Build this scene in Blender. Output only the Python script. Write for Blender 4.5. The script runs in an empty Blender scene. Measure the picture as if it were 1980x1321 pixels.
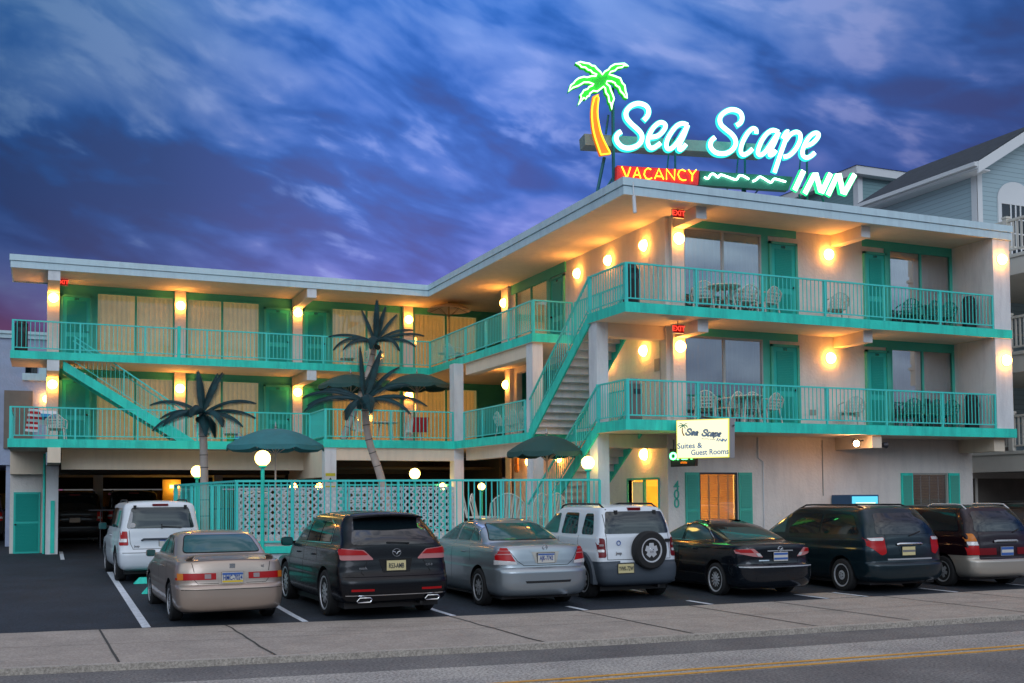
import bpy, bmesh, math, random
from mathutils import Vector, Matrix
from mathutils.bvhtree import BVHTree
random.seed(7)
sc = bpy.context.scene
COL = sc.collection
# ------------------------------------------------------------------ camera
F_PX, CY, YAW, PITCH, ROLL, HC = 2090.03, 864.70, 0.4092, 0.0452, -0.0068, 2.15
fw = Vector((math.sin(YAW)*math.cos(PITCH), math.cos(YAW)*math.cos(PITCH), math.sin(PITCH)))
r0 = Vector((math.cos(YAW), -math.sin(YAW), 0)); u0 = r0.cross(fw)
cr = r0*math.cos(ROLL)+u0*math.sin(ROLL); cu = -r0*math.sin(ROLL)+u0*math.cos(ROLL)
cd = bpy.data.cameras.new('camera'); cam = bpy.data.objects.new('camera', cd); COL.objects.link(cam)
cd.sensor_width = 36; cd.lens = F_PX/1980*36; cd.shift_y = (CY-660.5)/1980; cd.clip_end = 2000; cd.clip_start = 0.1
cam.matrix_world = Matrix(((cr.x, cu.x, -fw.x, 0), (cr.y, cu.y, -fw.y, 0), (cr.z, cu.z, -fw.z, HC), (0, 0, 0, 1)))
sc.camera = cam
def ray(px, py): return fw+cr*((px-990)/F_PX)+cu*((CY-py)/F_PX)
def at(px, py, Y=None, X=None, Z=None):
    """turn a measured photo pixel into a point on a real plane of the place"""
    d = ray(px, py)
    t = Y/d.y if Y is not None else (X/d.x if X is not None else (Z-HC)/d.z)
    return Vector((0, 0, HC))+d*t
# ------------------------------------------------------------------ render / exposure
sc.view_settings.view_transform = 'Standard'; sc.view_settings.look = 'None'
sc.view_settings.exposure = 0.22; sc.view_settings.gamma = 1.0
sc.cycles.use_denoising = True
sc.cycles.max_bounces = 6; sc.cycles.diffuse_bounces = 3; sc.cycles.glossy_bounces = 3; sc.cycles.transmission_bounces = 4
sc.cycles.transparent_max_bounces = 12; sc.cycles.sample_clamp_indirect = 4.0
sc.cycles.caustics_reflective = False; sc.cycles.caustics_refractive = False
# ------------------------------------------------------------------ node helpers
class NT:
    def __init__(s, tree): s.t = tree; s.n = tree.nodes; s.l = tree.links
    def add(s, typ, **kw):
        nd = s.n.new(typ)
        for k, v in kw.items():
            if k == 'inp':
                for kk, vv in v.items():
                    if hasattr(vv, 'is_linked') or isinstance(vv, bpy.types.NodeSocket): s.l.new(vv, nd.inputs[kk])
                    else: nd.inputs[kk].default_value = vv
            else: setattr(nd, k, v)
        return nd
    def math(s, op, a, b=0.0, c=None, clamp=False):
        nd = s.n.new('ShaderNodeMath'); nd.operation = op; nd.use_clamp = clamp
        for i, v in enumerate([a, b] if c is None else [a, b, c]):
            if isinstance(v, bpy.types.NodeSocket): s.l.new(v, nd.inputs[i])
            else: nd.inputs[i].default_value = v
        return nd.outputs[0]
    def ramp(s, fac, stops, interp='LINEAR'):
        nd = s.n.new('ShaderNodeValToRGB'); nd.color_ramp.interpolation = interp
        e = nd.color_ramp.elements
        while len(e) < len(stops): e.new(0.5)
        for i, (p, c) in enumerate(stops):
            e[i].position = p; e[i].color = (*c, 1) if len(c) == 3 else c
        s.l.new(fac, nd.inputs[0]); return nd.outputs[0]
    def mix(s, fac, a, b, mode='MIX'):
        nd = s.n.new('ShaderNodeMix'); nd.data_type = 'RGBA'; nd.blend_type = mode
        for i, v in ((0, fac), (6, a), (7, b)):
            if isinstance(v, bpy.types.NodeSocket): s.l.new(v, nd.inputs[i])
            else: nd.inputs[i].default_value = v if not isinstance(v, tuple) else ((*v, 1) if len(v) == 3 else v)
        return nd.outputs[2]
    def noise(s, vec, scale, detail=4, rough=0.5, dist=0.0):
        nd = s.n.new('ShaderNodeTexNoise'); nd.inputs['Scale'].default_value = scale
        nd.inputs['Detail'].default_value = detail; nd.inputs['Roughness'].default_value = rough
        nd.inputs['Distortion'].default_value = dist
        if vec is not None: s.l.new(vec, nd.inputs['Vector'])
        return nd.outputs[0]
# ------------------------------------------------------------------ world: dusk sky with streaky cloud
w = bpy.data.worlds.new("World"); sc.world = w; w.use_nodes = True
T = NT(w.node_tree); T.n.clear()
SKY1 = (0.35, 1.1, 2.0)
tc = T.add('ShaderNodeTexCoord'); dirv = tc.outputs['Generated']
sep = T.add('ShaderNodeSeparateXYZ', inp={0: dirv}); dx, dy, dz = sep.outputs
elev = T.math('ADD', T.math('MAXIMUM', dz, 0.0), 0.0)
right = T.math('SUBTRACT', T.math('MULTIPLY', dx, math.cos(YAW)), T.math('MULTIPLY', dy, math.sin(YAW)))
fwd = T.math('ADD', T.math('MULTIPLY', dx, math.sin(YAW)), T.math('MULTIPLY', dy, math.cos(YAW)))
th = math.radians(17)
along = T.math('SUBTRACT', T.math('MULTIPLY', right, math.cos(th)), T.math('MULTIPLY', dz, math.sin(th)))
across = T.math('ADD', T.math('MULTIPLY', right, math.sin(th)), T.math('MULTIPLY', dz, math.cos(th)))
def cvec(sa, sb, sf, loc=(0, 0, 0)):
    c = T.add('ShaderNodeCombineXYZ', inp={0: T.math('MULTIPLY_ADD', along, sa, loc[0]), 1: T.math('MULTIPLY_ADD', across, sb, loc[1]), 2: T.math('MULTIPLY_ADD', fwd, sf, loc[2])}); return c.outputs[0]
wr = T.math('MULTIPLY_ADD', T.noise(cvec(1.6, 1.6, 1.6, (9, 4, 1)), 1.0, 2, 0.5), 1.1, -0.55)
n1 = T.noise(cvec(3.2, 8.5, 3.2, SKY1), 1.0, 2.0, 0.5, 0.3)
vv = T.add('ShaderNodeVectorMath', operation='ADD', inp={0: cvec(7.5, 19.0, 7.5, (5, 2, 9)), 1: T.add('ShaderNodeCombineXYZ', inp={0: 0.0, 1: T.math('MULTIPLY', wr, 3.2), 2: 0.0}).outputs[0]})
n2 = T.noise(vv.outputs[0], 1.0, 3.5, 0.55, 0.35)
v4 = T.add('ShaderNodeVectorMath', operation='ADD', inp={0: cvec(20.0, 44.0, 20.0, (1, 2, 3)), 1: T.add('ShaderNodeCombineXYZ', inp={0: 0.0, 1: T.math('MULTIPLY', wr, 6.5), 2: 0.0}).outputs[0]})
n4 = T.noise(v4.outputs[0], 1.0, 4, 0.55, 0.3)
n3 = T.noise(cvec(1.8, 2.6, 1.8, (7.3, 1.2, 4.0)), 1.0, 2, 0.5)
base = T.ramp(elev, [(0.0, (0.30, 0.07, 0.17)), (0.05, (0.19, 0.075, 0.24)), (0.14, (0.13, 0.105, 0.38)), (0.26, (0.045, 0.125, 0.48)), (0.42, (0.02, 0.13, 0.52)), (0.60, (0.30, 0.40, 0.72)), (0.9, (0.8, 0.85, 1.0))])
cl = T.math('ADD', T.math('ADD', T.math('MULTIPLY', n1, 0.40), T.math('MULTIPLY', n2, 0.48)), T.math('MULTIPLY', n4, 0.12))
light_f = T.ramp(cl, [(0.46, (0, 0, 0)), (0.61, (1, 1, 1))], 'EASE')
dark_f = T.ramp(cl, [(0.41, (1, 1, 1)), (0.52, (0, 0, 0))], 'EASE')
wisp = T.ramp(T.math('MULTIPLY', n2, T.math('ADD', n4, 0.5)), [(0.56, (0, 0, 0)), (0.72, (1, 1, 1))], 'EASE')
lightcol = T.ramp(elev, [(0.0, (0.40, 0.14, 0.26)), (0.12, (0.22, 0.20, 0.60)), (0.28, (0.19, 0.25, 0.66)), (0.42, (0.19, 0.33, 0.74))])
darkcol = T.ramp(elev, [(0.0, (0.11, 0.04, 0.10)), (0.12, (0.105, 0.065, 0.19)), (0.25, (0.065, 0.065, 0.22)), (0.5, (0.012, 0.06, 0.20))])
c1 = T.mix(T.math('MULTIPLY', light_f, 0.78), base, lightcol)
c2 = T.mix(T.math('MULTIPLY', dark_f, 0.66), c1, darkcol)
c2 = T.mix(T.math('MULTIPLY', wisp, 0.28), c2, (0.36, 0.44, 0.85))
leftf = T.ramp(T.math('MULTIPLY_ADD', right, 1.0, 0.5), [(0.06, (0.20, 0.34, 0.34)), (0.20, (0.42, 0.54, 0.52)), (0.36, (0.95, 0.98, 0.98)), (0.5, (1.1, 1.1, 1.08)), (0.64, (0.90, 0.90, 0.88)), (0.92, (0.62, 0.52, 0.50))])
c3 = T.mix(1.0, c2, leftf, 'MULTIPLY')
blot = T.ramp(n3, [(0.35, (0.75, 0.8, 0.88)), (0.62, (1.2, 1.16, 1.1))])
c4 = T.mix(1.0, T.mix(1.0, c3, blot, 'MULTIPLY'), (1.20, 1.12, 1.06), 'MULTIPLY')
redm = T.math('MULTIPLY', T.ramp(right, [(0.0, (1, 1, 1)), (1.0, (0, 0, 0))]), T.ramp(elev, [(0.09, (1, 1, 1)), (0.21, (0, 0, 0))], 'EASE'))
redw = T.ramp(T.math('MULTIPLY_ADD', right, 1.0, 1.0), [(0.56, (1, 1, 1)), (0.74, (0, 0, 0))], 'EASE')
c4 = T.mix(T.math('MULTIPLY', T.math('MULTIPLY', redm, redw), 0.75), c4, (0.17, 0.035, 0.075))
# the part of the sky over and behind the street, where the evening is still bright
back = T.ramp(T.math('MULTIPLY_ADD', fwd, -0.5, 0.5), [(0.46, (0, 0, 0)), (0.72, (1, 1, 1))])
bright = T.ramp(elev, [(0.0, (0.05, 0.055, 0.065)), (0.04, (0.06, 0.07, 0.09)), (0.11, (0.27, 0.35, 0.47)), (0.22, (0.40, 0.54, 0.70)), (0.38, (0.74, 0.96, 1.18)), (0.6, (0.78, 0.88, 1.02)), (0.9, (0.86, 0.86, 0.90))])
bn = T.mix(1.0, bright, T.ramp(cl, [(0.38, (0.5, 0.52, 0.6)), (0.60, (1.4, 1.36, 1.25))]), 'MULTIPLY')
c5 = T.mix(back, c4, bn)
nish = T.add('ShaderNodeTexSky'); nish.sky_type = 'NISHITA'; nish.sun_disc = False
nish.sun_elevation = math.radians(1.0); nish.sun_rotation = math.radians(200)
bgN = T.add('ShaderNodeBackground', inp={0: nish.outputs[0], 1: 0.004})
bg = T.add('ShaderNodeBackground', inp={0: c5, 1: 1.0})
add = T.add('ShaderNodeAddShader', inp={0: bgN.outputs[0], 1: bg.outputs[0]})
out = T.add('ShaderNodeOutputWorld', inp={0: add.outputs[0]})
# ------------------------------------------------------------------ last glow from behind the camera
sl = bpy.data.lights.new('sun', 'SUN'); sl.energy = 0.35; sl.angle = math.radians(25); sl.color = (0.80, 0.86, 1.0)
sun = bpy.data.objects.new('sun', sl); COL.objects.link(sun); sun.location = (-20, -30, 30)
sun.rotation_euler = Vector((0.35, 1.0, -0.45)).to_track_quat('-Z', 'Y').to_euler()
# ------------------------------------------------------------------ materials
M = {}
def pbr(name, col, rough=0.6, metal=0.0, bump=0.0, bscale=40, var=0.0, vscale=3.0, emit=None, estr=0.0, coat=0.0, spec=0.5, stains=None, streak=0.0, grain=0.0):
    m = bpy.data.materials.new(name); m.use_nodes = True; t = NT(m.node_tree); t.n.clear()
    b = t.add('ShaderNodeBsdfPrincipled'); o = t.add('ShaderNodeOutputMaterial', inp={0: b.outputs[0]})
    c = (*col, 1) if len(col) == 3 else col
    b.inputs['Base Color'].default_value = c; b.inputs['Roughness'].default_value = rough; b.inputs['Metallic'].default_value = metal
    b.inputs['Coat Weight'].default_value = coat; b.inputs['Coat Roughness'].default_value = 0.05; b.inputs['Specular IOR Level'].default_value = spec
    tc = t.add('ShaderNodeTexCoord')
    if var > 0:
        n = t.noise(tc.outputs['Object'], vscale, 5, 0.6)
        lo = tuple(x*(1-var) for x in col[:3]); hi = tuple(min(1, x*(1+var)) for x in col[:3])
        cc = t.ramp(n, [(0.3, lo), (0.7, hi)])
        if stains:
            n2 = t.noise(tc.outputs['Object'], stains[1], 6, 0.65, 0.4)
            cc = t.mix(t.ramp(n2, [(stains[2], (0, 0, 0)), (stains[2]+0.12, (stains[3],)*3)]), cc, stains[0])
        if streak:
            mpn = t.add('ShaderNodeMapping', inp={0: tc.outputs['Object']}); mpn.inputs['Scale'].default_value = (5.0, 5.0, 0.9)
            cc = t.mix(1.0, cc, t.ramp(t.noise(mpn.outputs[0], 1.0, 5, 0.65), [(0.35, (1-streak, 1-streak, 1-streak*.9)), (0.55, (1, 1, 1))]), 'MULTIPLY')
        if grain:
            cc = t.mix(1.0, cc, t.ramp(t.noise(tc.outputs['Object'], 30, 3, 0.75), [(0.36, (1-grain,)*3), (0.64, (1+grain,)*3)]), 'MULTIPLY')
        t.l.new(cc, b.inputs['Base Color'])
    if bump > 0:
        n = t.noise(tc.outputs['Object'], bscale, 4, 0.6)
        bp = t.add('ShaderNodeBump', inp={'Strength': bump, 'Distance': 0.02, 'Height': n}); t.l.new(bp.outputs[0], b.inputs['Normal'])
    if emit: b.inputs['Emission Color'].default_value = (*emit, 1); b.inputs['Emission Strength'].default_value = estr
    M[name] = m; return m
def emi(name, col, s):
    m = bpy.data.materials.new(name); m.use_nodes = True; t = NT(m.node_tree); t.n.clear()
    e = t.add('ShaderNodeEmission', inp={0: (*col, 1), 1: s}); t.add('ShaderNodeOutputMaterial', inp={0: e.outputs[0]}); M[name] = m; return m
def glassy(name, tint, f0=0.05, f1=0.6, rough=0.02):
    m = bpy.data.materials.new(name); m.use_nodes = True; t = NT(m.node_tree); t.n.clear()
    tr = t.add('ShaderNodeBsdfTransparent', inp={0: (*tint, 1)}); gl = t.add('ShaderNodeBsdfGlossy', inp={0: (1, 1, 1, 1), 1: rough})
    lw = t.add('ShaderNodeLayerWeight', inp={0: 0.35}); f = t.math('MULTIPLY_ADD', lw.outputs[1], f1-f0, f0)
    mx = t.add('ShaderNodeMixShader', inp={0: f, 1: tr.outputs[0], 2: gl.outputs[0]}); t.add('ShaderNodeOutputMaterial', inp={0: mx.outputs[0]}); M[name] = m; return m
def banded(name, col, axis, scale, depth=0.5, rough=0.6, col2=None, contrast=0.5):
    """horizontal louvres / siding / pleats as a wave bump"""
    m = pbr(name, col, rough); t = NT(m.node_tree); b = [n for n in t.n if n.type == 'BSDF_PRINCIPLED'][0]
    tc = [n for n in t.n if n.type == 'TEX_COORD'][0]
    s = t.add('ShaderNodeSeparateXYZ', inp={0: tc.outputs['Object']})
    f = t.math('FRACT', t.math('MULTIPLY', s.outputs[axis], scale))
    bp = t.add('ShaderNodeBump', inp={'Strength': depth, 'Distance': 0.03, 'Height': f}); t.l.new(bp.outputs[0], b.inputs['Normal'])
    if col2:
        g = t.ramp(f, [(0.0, col2), (0.12, col)], 'LINEAR')
        t.l.new(g, b.inputs['Base Color'])
    return m
pbr('stucco', (0.82, 0.755, 0.70), 0.85, bump=0.7, bscale=14, var=0.05, vscale=1.2, streak=.08)
pbr('soffit', (0.86, 0.72, 0.56), 0.8, bump=0.12, bscale=30, var=0.06, vscale=0.8, streak=.06)
pbr('white_paint', (0.78, 0.80, 0.82), 0.6, var=0.05, vscale=1.0, bump=0.35, bscale=18, streak=.14)
pbr('fascia', (0.60, 0.78, 0.86), 0.5, var=0.06, vscale=0.7, bump=0.05, streak=.10)
pbr('mint', (0.03, 0.76, 0.60), 0.6, var=0.10, vscale=1.5, bump=0.3, bscale=20, streak=.22)
pbr('mint_dark', (0.02, 0.54, 0.45), 0.45, var=0.05)
pbr('rail', (0.07, 0.72, 0.66), 0.35)
pbr('green_wall', (0.07, 0.50, 0.38), 0.6, var=0.06)
banded('louver', (0.02, 0.46, 0.38), 2, 22, 0.6, 0.5, (0.012, 0.24, 0.20))
banded('louver_pale', (0.12, 0.60, 0.46), 2, 24, 0.6, 0.5, (0.06, 0.34, 0.27))
pbr('curtain', (0.84, 0.70, 0.48), 0.9, var=0.12, vscale=2.0, emit=(1.0, 0.70, 0.32), estr=0.15)  # cloth's own glow stands for room light coming through it
pbr('curtain_glow', (0.84, 0.62, 0.36), 0.9, var=0.12, vscale=2.0, emit=(1.0, 0.50, 0.13), estr=0.22)  # same cloth with a stronger orange glow put in for brighter rooms
pbr('curtain_grey', (0.55, 0.53, 0.52), 0.9, var=0.08)
glassy('glass', (0.86, 0.9, 0.9), 0.05, 0.55)
glassy('glass_sky', (0.75, 0.8, 0.84), 0.30, 0.8)
pbr('alu', (0.45, 0.45, 0.42), 0.4, 0.6)
pbr('alu_dark', (0.06, 0.06, 0.07), 0.4, 0.4)
pbr('black', (0.012, 0.012, 0.014), 0.45)
pbr('asphalt_lot', (0.015, 0.022, 0.034), 0.8, bump=0.4, bscale=40, var=0.35, vscale=0.9, stains=((0.010, 0.011, 0.014), 1.3, 0.60, 0.8), grain=.75)
pbr('line_paint', (0.62, 0.66, 0.72), 0.7, var=0.12, vscale=6, stains=((0.10, 0.11, 0.13), 9.0, 0.60, 0.8), grain=.15)
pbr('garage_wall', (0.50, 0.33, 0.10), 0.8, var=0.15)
pbr('garage_shade', (0.045, 0.04, 0.035), 0.9)  # near-black colour stands for the shade under the wing
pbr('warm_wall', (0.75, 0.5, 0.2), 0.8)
pbr('steel', (0.32, 0.34, 0.35), 0.35, 0.9)
emi('lamp_glow', (1.0, 0.38, 0.06), 46.0)
emi('globe_glow', (1.0, 0.66, 0.16), 8.0)
emi('flood_glow', (1.0, 0.5, 0.2), 130.0)
emi('exit_red', (1.0, 0.05, 0.03), 2.0)
emi('room_light', (1.0, 0.52, 0.10), 110.0)
emi('garage_light', (1.0, 0.50, 0.06), 14.0)
# ------------------------------------------------------------------ mesh builder
class MB:
    def __init__(s): s.v = []; s.f = []; s.m = []
    def add(s, verts, faces, m=0):
        o = len(s.v); s.v += [Vector(v) for v in verts]; s.f += [tuple(i+o for i in f) for f in faces]; s.m += [m]*len(faces); return s
    def box(s, x0, x1, y0, y1, z0, z1, m=0):
        x0, x1 = sorted((x0, x1)); y0, y1 = sorted((y0, y1)); z0, z1 = sorted((z0, z1))
        return s.add([(x0, y0, z0), (x1, y0, z0), (x1, y1, z0), (x0, y1, z0), (x0, y0, z1), (x1, y0, z1), (x1, y1, z1), (x0, y1, z1)],
                     [(0, 3, 2, 1), (4, 5, 6, 7), (0, 1, 5, 4), (1, 2, 6, 5), (2, 3, 7, 6), (3, 0, 4, 7)], m)
    def bar(s, p, q, wd, ht, m=0, up=(0, 0, 1)):
        p = Vector(p); q = Vector(q); d = (q-p).normalized(); up = Vector(up)
        sd = d.cross(up)
        if sd.length < 1e-4: sd = d.cross(Vector((0, 1, 0)))
        sd.normalize(); u = sd.cross(d).normalized(); a = sd*wd/2; b = u*ht/2
        vs = [p-a-b, p+a-b, p+a+b, p-a+b, q-a-b, q+a-b, q+a+b, q-a+b]
        return s.add(vs, [(0, 1, 2, 3), (4, 7, 6, 5), (0, 4, 5, 1), (1, 5, 6, 2), (2, 6, 7, 3), (3, 7, 4, 0)], m)
    def tube(s, pts, r, n=8, m=0, cap=True, closed=False):
        pts = [Vector(p) for p in pts]; k = len(pts); rs = r if isinstance(r, (list, tuple)) else [r]*k
        vs = []; prev = None
        for i, p in enumerate(pts):
            if closed: d = pts[(i+1) % k]-pts[(i-1) % k]
            else: d = pts[min(i+1, k-1)]-pts[max(i-1, 0)]
            d = d.normalized() if d.length > 1e-9 else Vector((0, 0, 1))
            if prev is None:
                a = d.cross(Vector((0, 0, 1)))
                if a.length < 0.05: a = d.cross(Vector((0, 1, 0)))
            else: a = prev-d*prev.dot(d)
            a.normalize(); prev = a; b = d.cross(a)
            for j in range(n):
                t = 2*math.pi*j/n; vs.append(p+(a*math.cos(t)+b*math.sin(t))*rs[i])
        fs = []
        for i in range(k if closed else k-1):
            i2 = (i+1) % k
            for j in range(n): fs.append((i*n+j, i*n+(j+1) % n, i2*n+(j+1) % n, i2*n+j))
        if cap and not closed: fs += [tuple(range(n))[::-1], tuple((k-1)*n+j for j in range(n))]
        return s.add(vs, fs, m)
    def prism(s, pts, off, m=0):
        """polygon (list of 3-d points) extruded by the vector off"""
        n = len(pts); pts = [Vector(p) for p in pts]; off = Vector(off)
        return s.add(pts+[p+off for p in pts], [tuple(range(n))[::-1], tuple(range(n, 2*n))]+[(i, (i+1) % n, n+(i+1) % n, n+i) for i in range(n)], m)
    def lathe(s, prof, c=(0, 0, 0), n=24, m=0, axis='Z', rot0=0.0):
        c = Vector(c); vs = []; k = len(prof)
        for (r, z) in prof:
            for j in range(n):
                t = 2*math.pi*j/n+rot0; a, b = r*math.cos(t), r*math.sin(t)
                vs.append(c+(Vector((a, b, z)) if axis == 'Z' else Vector((z, a, b)) if axis == 'X' else Vector((b, z, a))))
        fs = [(i*n+j, i*n+(j+1) % n, (i+1)*n+(j+1) % n, (i+1)*n+j) for i in range(k-1) for j in range(n)]
        fs += [tuple(range(n))[::-1], tuple((k-1)*n+j for j in range(n))]
        return s.add(vs, fs, m)
    def sphere(s, c, r, n=16, m=0, sz=1.0):
        k = max(6, n//2)
        return s.lathe([(max(1e-4, r*math.sin(math.pi*i/k)), -r*math.cos(math.pi*i/k)*sz) for i in range(k+1)], c, n, m)
    def wall(s, u0, u1, z0, z1, d0, d1, holes, axis='X', m=0):
        """wall along X (or Y) with rectangular holes [(a,b,za,zb)]"""
        us = sorted({u0, u1, *[min(max(x, u0), u1) for h in holes for x in h[:2]]}); zs = sorted({z0, z1, *[min(max(x, z0), z1) for h in holes for x in h[2:]]})
        for i in range(len(us)-1):
            run = None
            for j in range(len(zs)-1):
                cu_, cz = (us[i]+us[i+1])/2, (zs[j]+zs[j+1])/2
                if any(h[0] < cu_ < h[1] and h[2] < cz < h[3] for h in holes):
                    if run is not None: s._w(us[i], us[i+1], run, zs[j], d0, d1, axis, m); run = None
                elif run is None: run = zs[j]
            if run is not None: s._w(us[i], us[i+1], run, zs[-1], d0, d1, axis, m)
        return s
    def _w(s, a, b, z0, z1, d0, d1, axis, m):
        s.box(a, b, d0, d1, z0, z1, m) if axis == 'X' else s.box(d0, d1, a, b, z0, z1, m)
    def pieces(s):
        par = list(range(len(s.v)))
        def fd(a):
            while par[a] != a: par[a] = par[par[a]]; a = par[a]
            return a
        for f in s.f:
            r = fd(f[0])
            for i in f[1:]: par[fd(i)] = r
        comp = {}
        for f, m in zip(s.f, s.m): comp.setdefault(fd(f[0]), []).append((f, m))
        out_ = []
        for fs in comp.values():
            mb = MB(); idx = {}
            for f, m in fs:
                for i in f:
                    if i not in idx: idx[i] = len(mb.v); mb.v.append(s.v[i])
                mb.f.append(tuple(idx[i] for i in f)); mb.m.append(m)
            out_.append(mb)
        return out_
    def build(s, name, mats, parent=None, smooth=None, world=True, recalc=False):
        me = bpy.data.meshes.new(name)
        o = bpy.data.objects.new(name, me); COL.objects.link(o)
        off = Vector((0, 0, 0))
        if parent is not None:
            o.parent = parent
            if world:
                q = parent
                while q is not None: off += q.location; q = q.parent
        elif world and s.v:
            xs = [v.x for v in s.v]; ys = [v.y for v in s.v]; off = Vector(((min(xs)+max(xs))/2, (min(ys)+max(ys))/2, min(v.z for v in s.v))); o.location = off
        me.from_pydata([v-off for v in s.v], [], s.f)
        mats = mats if isinstance(mats, (list, tuple)) else [mats]
        for mt in mats: me.materials.append(M[mt] if isinstance(mt, str) else mt)
        me.polygons.foreach_set('material_index', s.m)
        if recalc:
            bm = bmesh.new(); bm.from_mesh(me); bmesh.ops.recalc_face_normals(bm, faces=bm.faces); bm.to_mesh(me); bm.free()
        if smooth:
            me.polygons.foreach_set('use_smooth', [True]*len(me.polygons)); me.set_sharp_from_angle(angle=math.radians(smooth))
        me.update(); return o
def tag(o, label=None, cat=None, group=None, kind=None):
    if label: o['label'] = label
    if cat: o['category'] = cat
    if group: o['group'] = group
    if kind: o['kind'] = kind
    return o
def empty(name, loc, label=None, cat=None, group=None, rz=0.0):
    o = bpy.data.objects.new(name, None); COL.objects.link(o); o.location = loc; o.rotation_euler = (0, 0, rz); o.empty_display_size = 0.2
    return tag(o, label, cat, group)
def copy_tree(o, parent=None):
    c = o.copy(); COL.objects.link(c)
    for k in ('label',):
        if parent is None and k in c: del c[k]
    c.parent = parent
    for ch in list(o.children): copy_tree(ch, c)
    return c
_fonts = {}
def text_mesh(txt, size=1.0, depth=0.0, shear=0.0, bold=0.0):
    cu_ = bpy.data.curves.new('t', 'FONT'); cu_.body = txt; cu_.size = size; cu_.extrude = depth; cu_.shear = shear; cu_.offset = bold; cu_.align_x = 'CENTER'; cu_.align_y = 'CENTER'; cu_.resolution_u = 3
    ob = bpy.data.objects.new('t', cu_); COL.objects.link(ob); bpy.context.view_layer.update()
    me = bpy.data.meshes.new_from_object(ob.evaluated_get(bpy.context.evaluated_depsgraph_get()))
    bpy.data.objects.remove(ob); vs = [v.co.copy() for v in me.vertices]; fs = [tuple(p.vertices) for p in me.polygons]; bpy.data.meshes.remove(me)
    return vs, fs
def text_into(mb, txt, size, org, ux, uy, depth=0.004, m=0, shear=0.0, bold=0.0, sx=1.0):
    vs, fs = text_mesh(txt, size, depth, shear, bold); ux = Vector(ux).normalized(); uy = Vector(uy).normalized(); un = ux.cross(uy); org = Vector(org)
    mb.add([org+ux*v.x*sx+uy*v.y+un*v.z for v in vs], fs, m)
def gz(y): return 0.0226*(y-19) if y > 19 else 0.0
# ================================================================== SETTING
def lerp_pts(pts, x):
    for (a, b), (c, d) in zip(pts, pts[1:]):
        if x <= c: return b+(d-b)*(x-a)/(c-a)
    return pts[-1][1]
BK = [(-60, 29), (-8, 20.6), (-0.6, 19.3), (1.8, 18.92), (4.2, 18.58), (8, 18.15), (12, 17.9), (18, 17.7), (40, 17.4), (120, 16.5)]
KB = [(-60, 25), (-8, 16.6), (-0.5, 15.2), (2.2, 14.8), (6.2, 14.35), (10, 14.1), (15.8, 13.9), (40, 13.6), (120, 12.6)]
XS = [-60, -30, -16, -8, -5, -2.5, -0.6, 0.6, 1.8, 3, 4.2, 6, 8, 10, 12, 15, 18, 24, 32, 40, 70, 120]
# ground under everything
mb = MB(); mb.add([(-400, -300, -0.16), (400, -300, -0.16), (400, 16, -0.16), (-400, 16, -0.16), (-400, 60, 0.7), (400, 60, 0.7), (-400, 700, 0.7), (400, 700, 0.7)],
                  [(0, 1, 2, 3), (3, 2, 5, 4), (4, 5, 7, 6)])
pbr('ground_mat', (0.05, 0.05, 0.052), 0.9, var=0.2)
tag(mb.build('ground', 'ground_mat'), kind='structure')
# parking lot: one sheet, slightly uphill from the pavement
mb = MB(); vs = []; fs = []; nr = 6
for x in XS:
    yb = lerp_pts(BK, x)
    for k in range(nr):
        y = [yb-0.05, max(yb+0.2, 19.0+(yb-19)*0.6), 24, 32, 44, 58][k]; vs.append((x, y, gz(y)+0.004))
for i in range(len(XS)-1):
    for k in range(nr-1): fs.append((i*nr+k, (i+1)*nr+k, (i+1)*nr+k+1, i*nr+k+1))
mb.add(vs, fs); tag(mb.build('car_park_ground', 'asphalt_lot'), kind='structure')
# pavement with joints and cracks, kerb
pbr('concrete_walk', (0.37, 0.315, 0.27), 0.85, bump=0.5, bscale=70, var=0.14, vscale=1.3, stains=((0.24, 0.225, 0.21), 7.0, 0.58, 0.6), grain=.24)
pbr('joint', (0.06, 0.055, 0.05), 0.95)
pbr('kerb_stone', (0.40, 0.35, 0.30), 0.8, bump=0.4, bscale=30, var=0.15, vscale=4, stains=((0.14, 0.13, 0.12), 4.0, 0.60, 0.7), grain=.35)
mb = MB()
for a, b in zip(XS, XS[1:]):
    mb.prism([(a, lerp_pts(BK, a), 0.008), (a, lerp_pts(KB, a)+0.16, 0.004), (b, lerp_pts(KB, b)+0.16, 0.004), (b, lerp_pts(BK, b), 0.008)][::-1], (0, 0, -0.12), 0)
def gline(pts, wd=0.02, z=0.0125):
    for (ax, ay), (bx, by) in zip(pts, pts[1:]):
        d = Vector((bx-ax, by-ay, 0)); n = Vector((-d.y, d.x, 0)).normalized()*wd/2; a = Vector((ax, ay, z)); b = Vector((bx, by, z))
        mb.add([a-n, b-n, b+n, a+n], [(0, 1, 2, 3)], 1)
mid = lambda x, f=0.52: lerp_pts(BK, x)*f+lerp_pts(KB, x)*(1-f)
gline([(x, mid(x)) for x in [-8, -4, -1, 1, 3, 5, 8, 11, 15, 20, 30]], 0.014)
rj = random.Random(3)
for px, py in ((193, 1220), (440, 1212), (880, 1196), (1130, 1184), (1330, 1172), (1500, 1165), (1700, 1153), (1870, 1147)):
    p = at(px, py, Z=0); x = p.x
    y0, y1 = lerp_pts(BK, x), lerp_pts(KB, x)+0.16; pts = []
    for k in range(9): f = k/8; pts.append((x+0.02*k*0.4+rj.uniform(-.02, .02)*(1 if px in (440, 880) else 0.15), y0+(y1-y0)*f))
    gline(pts, 0.034)
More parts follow.
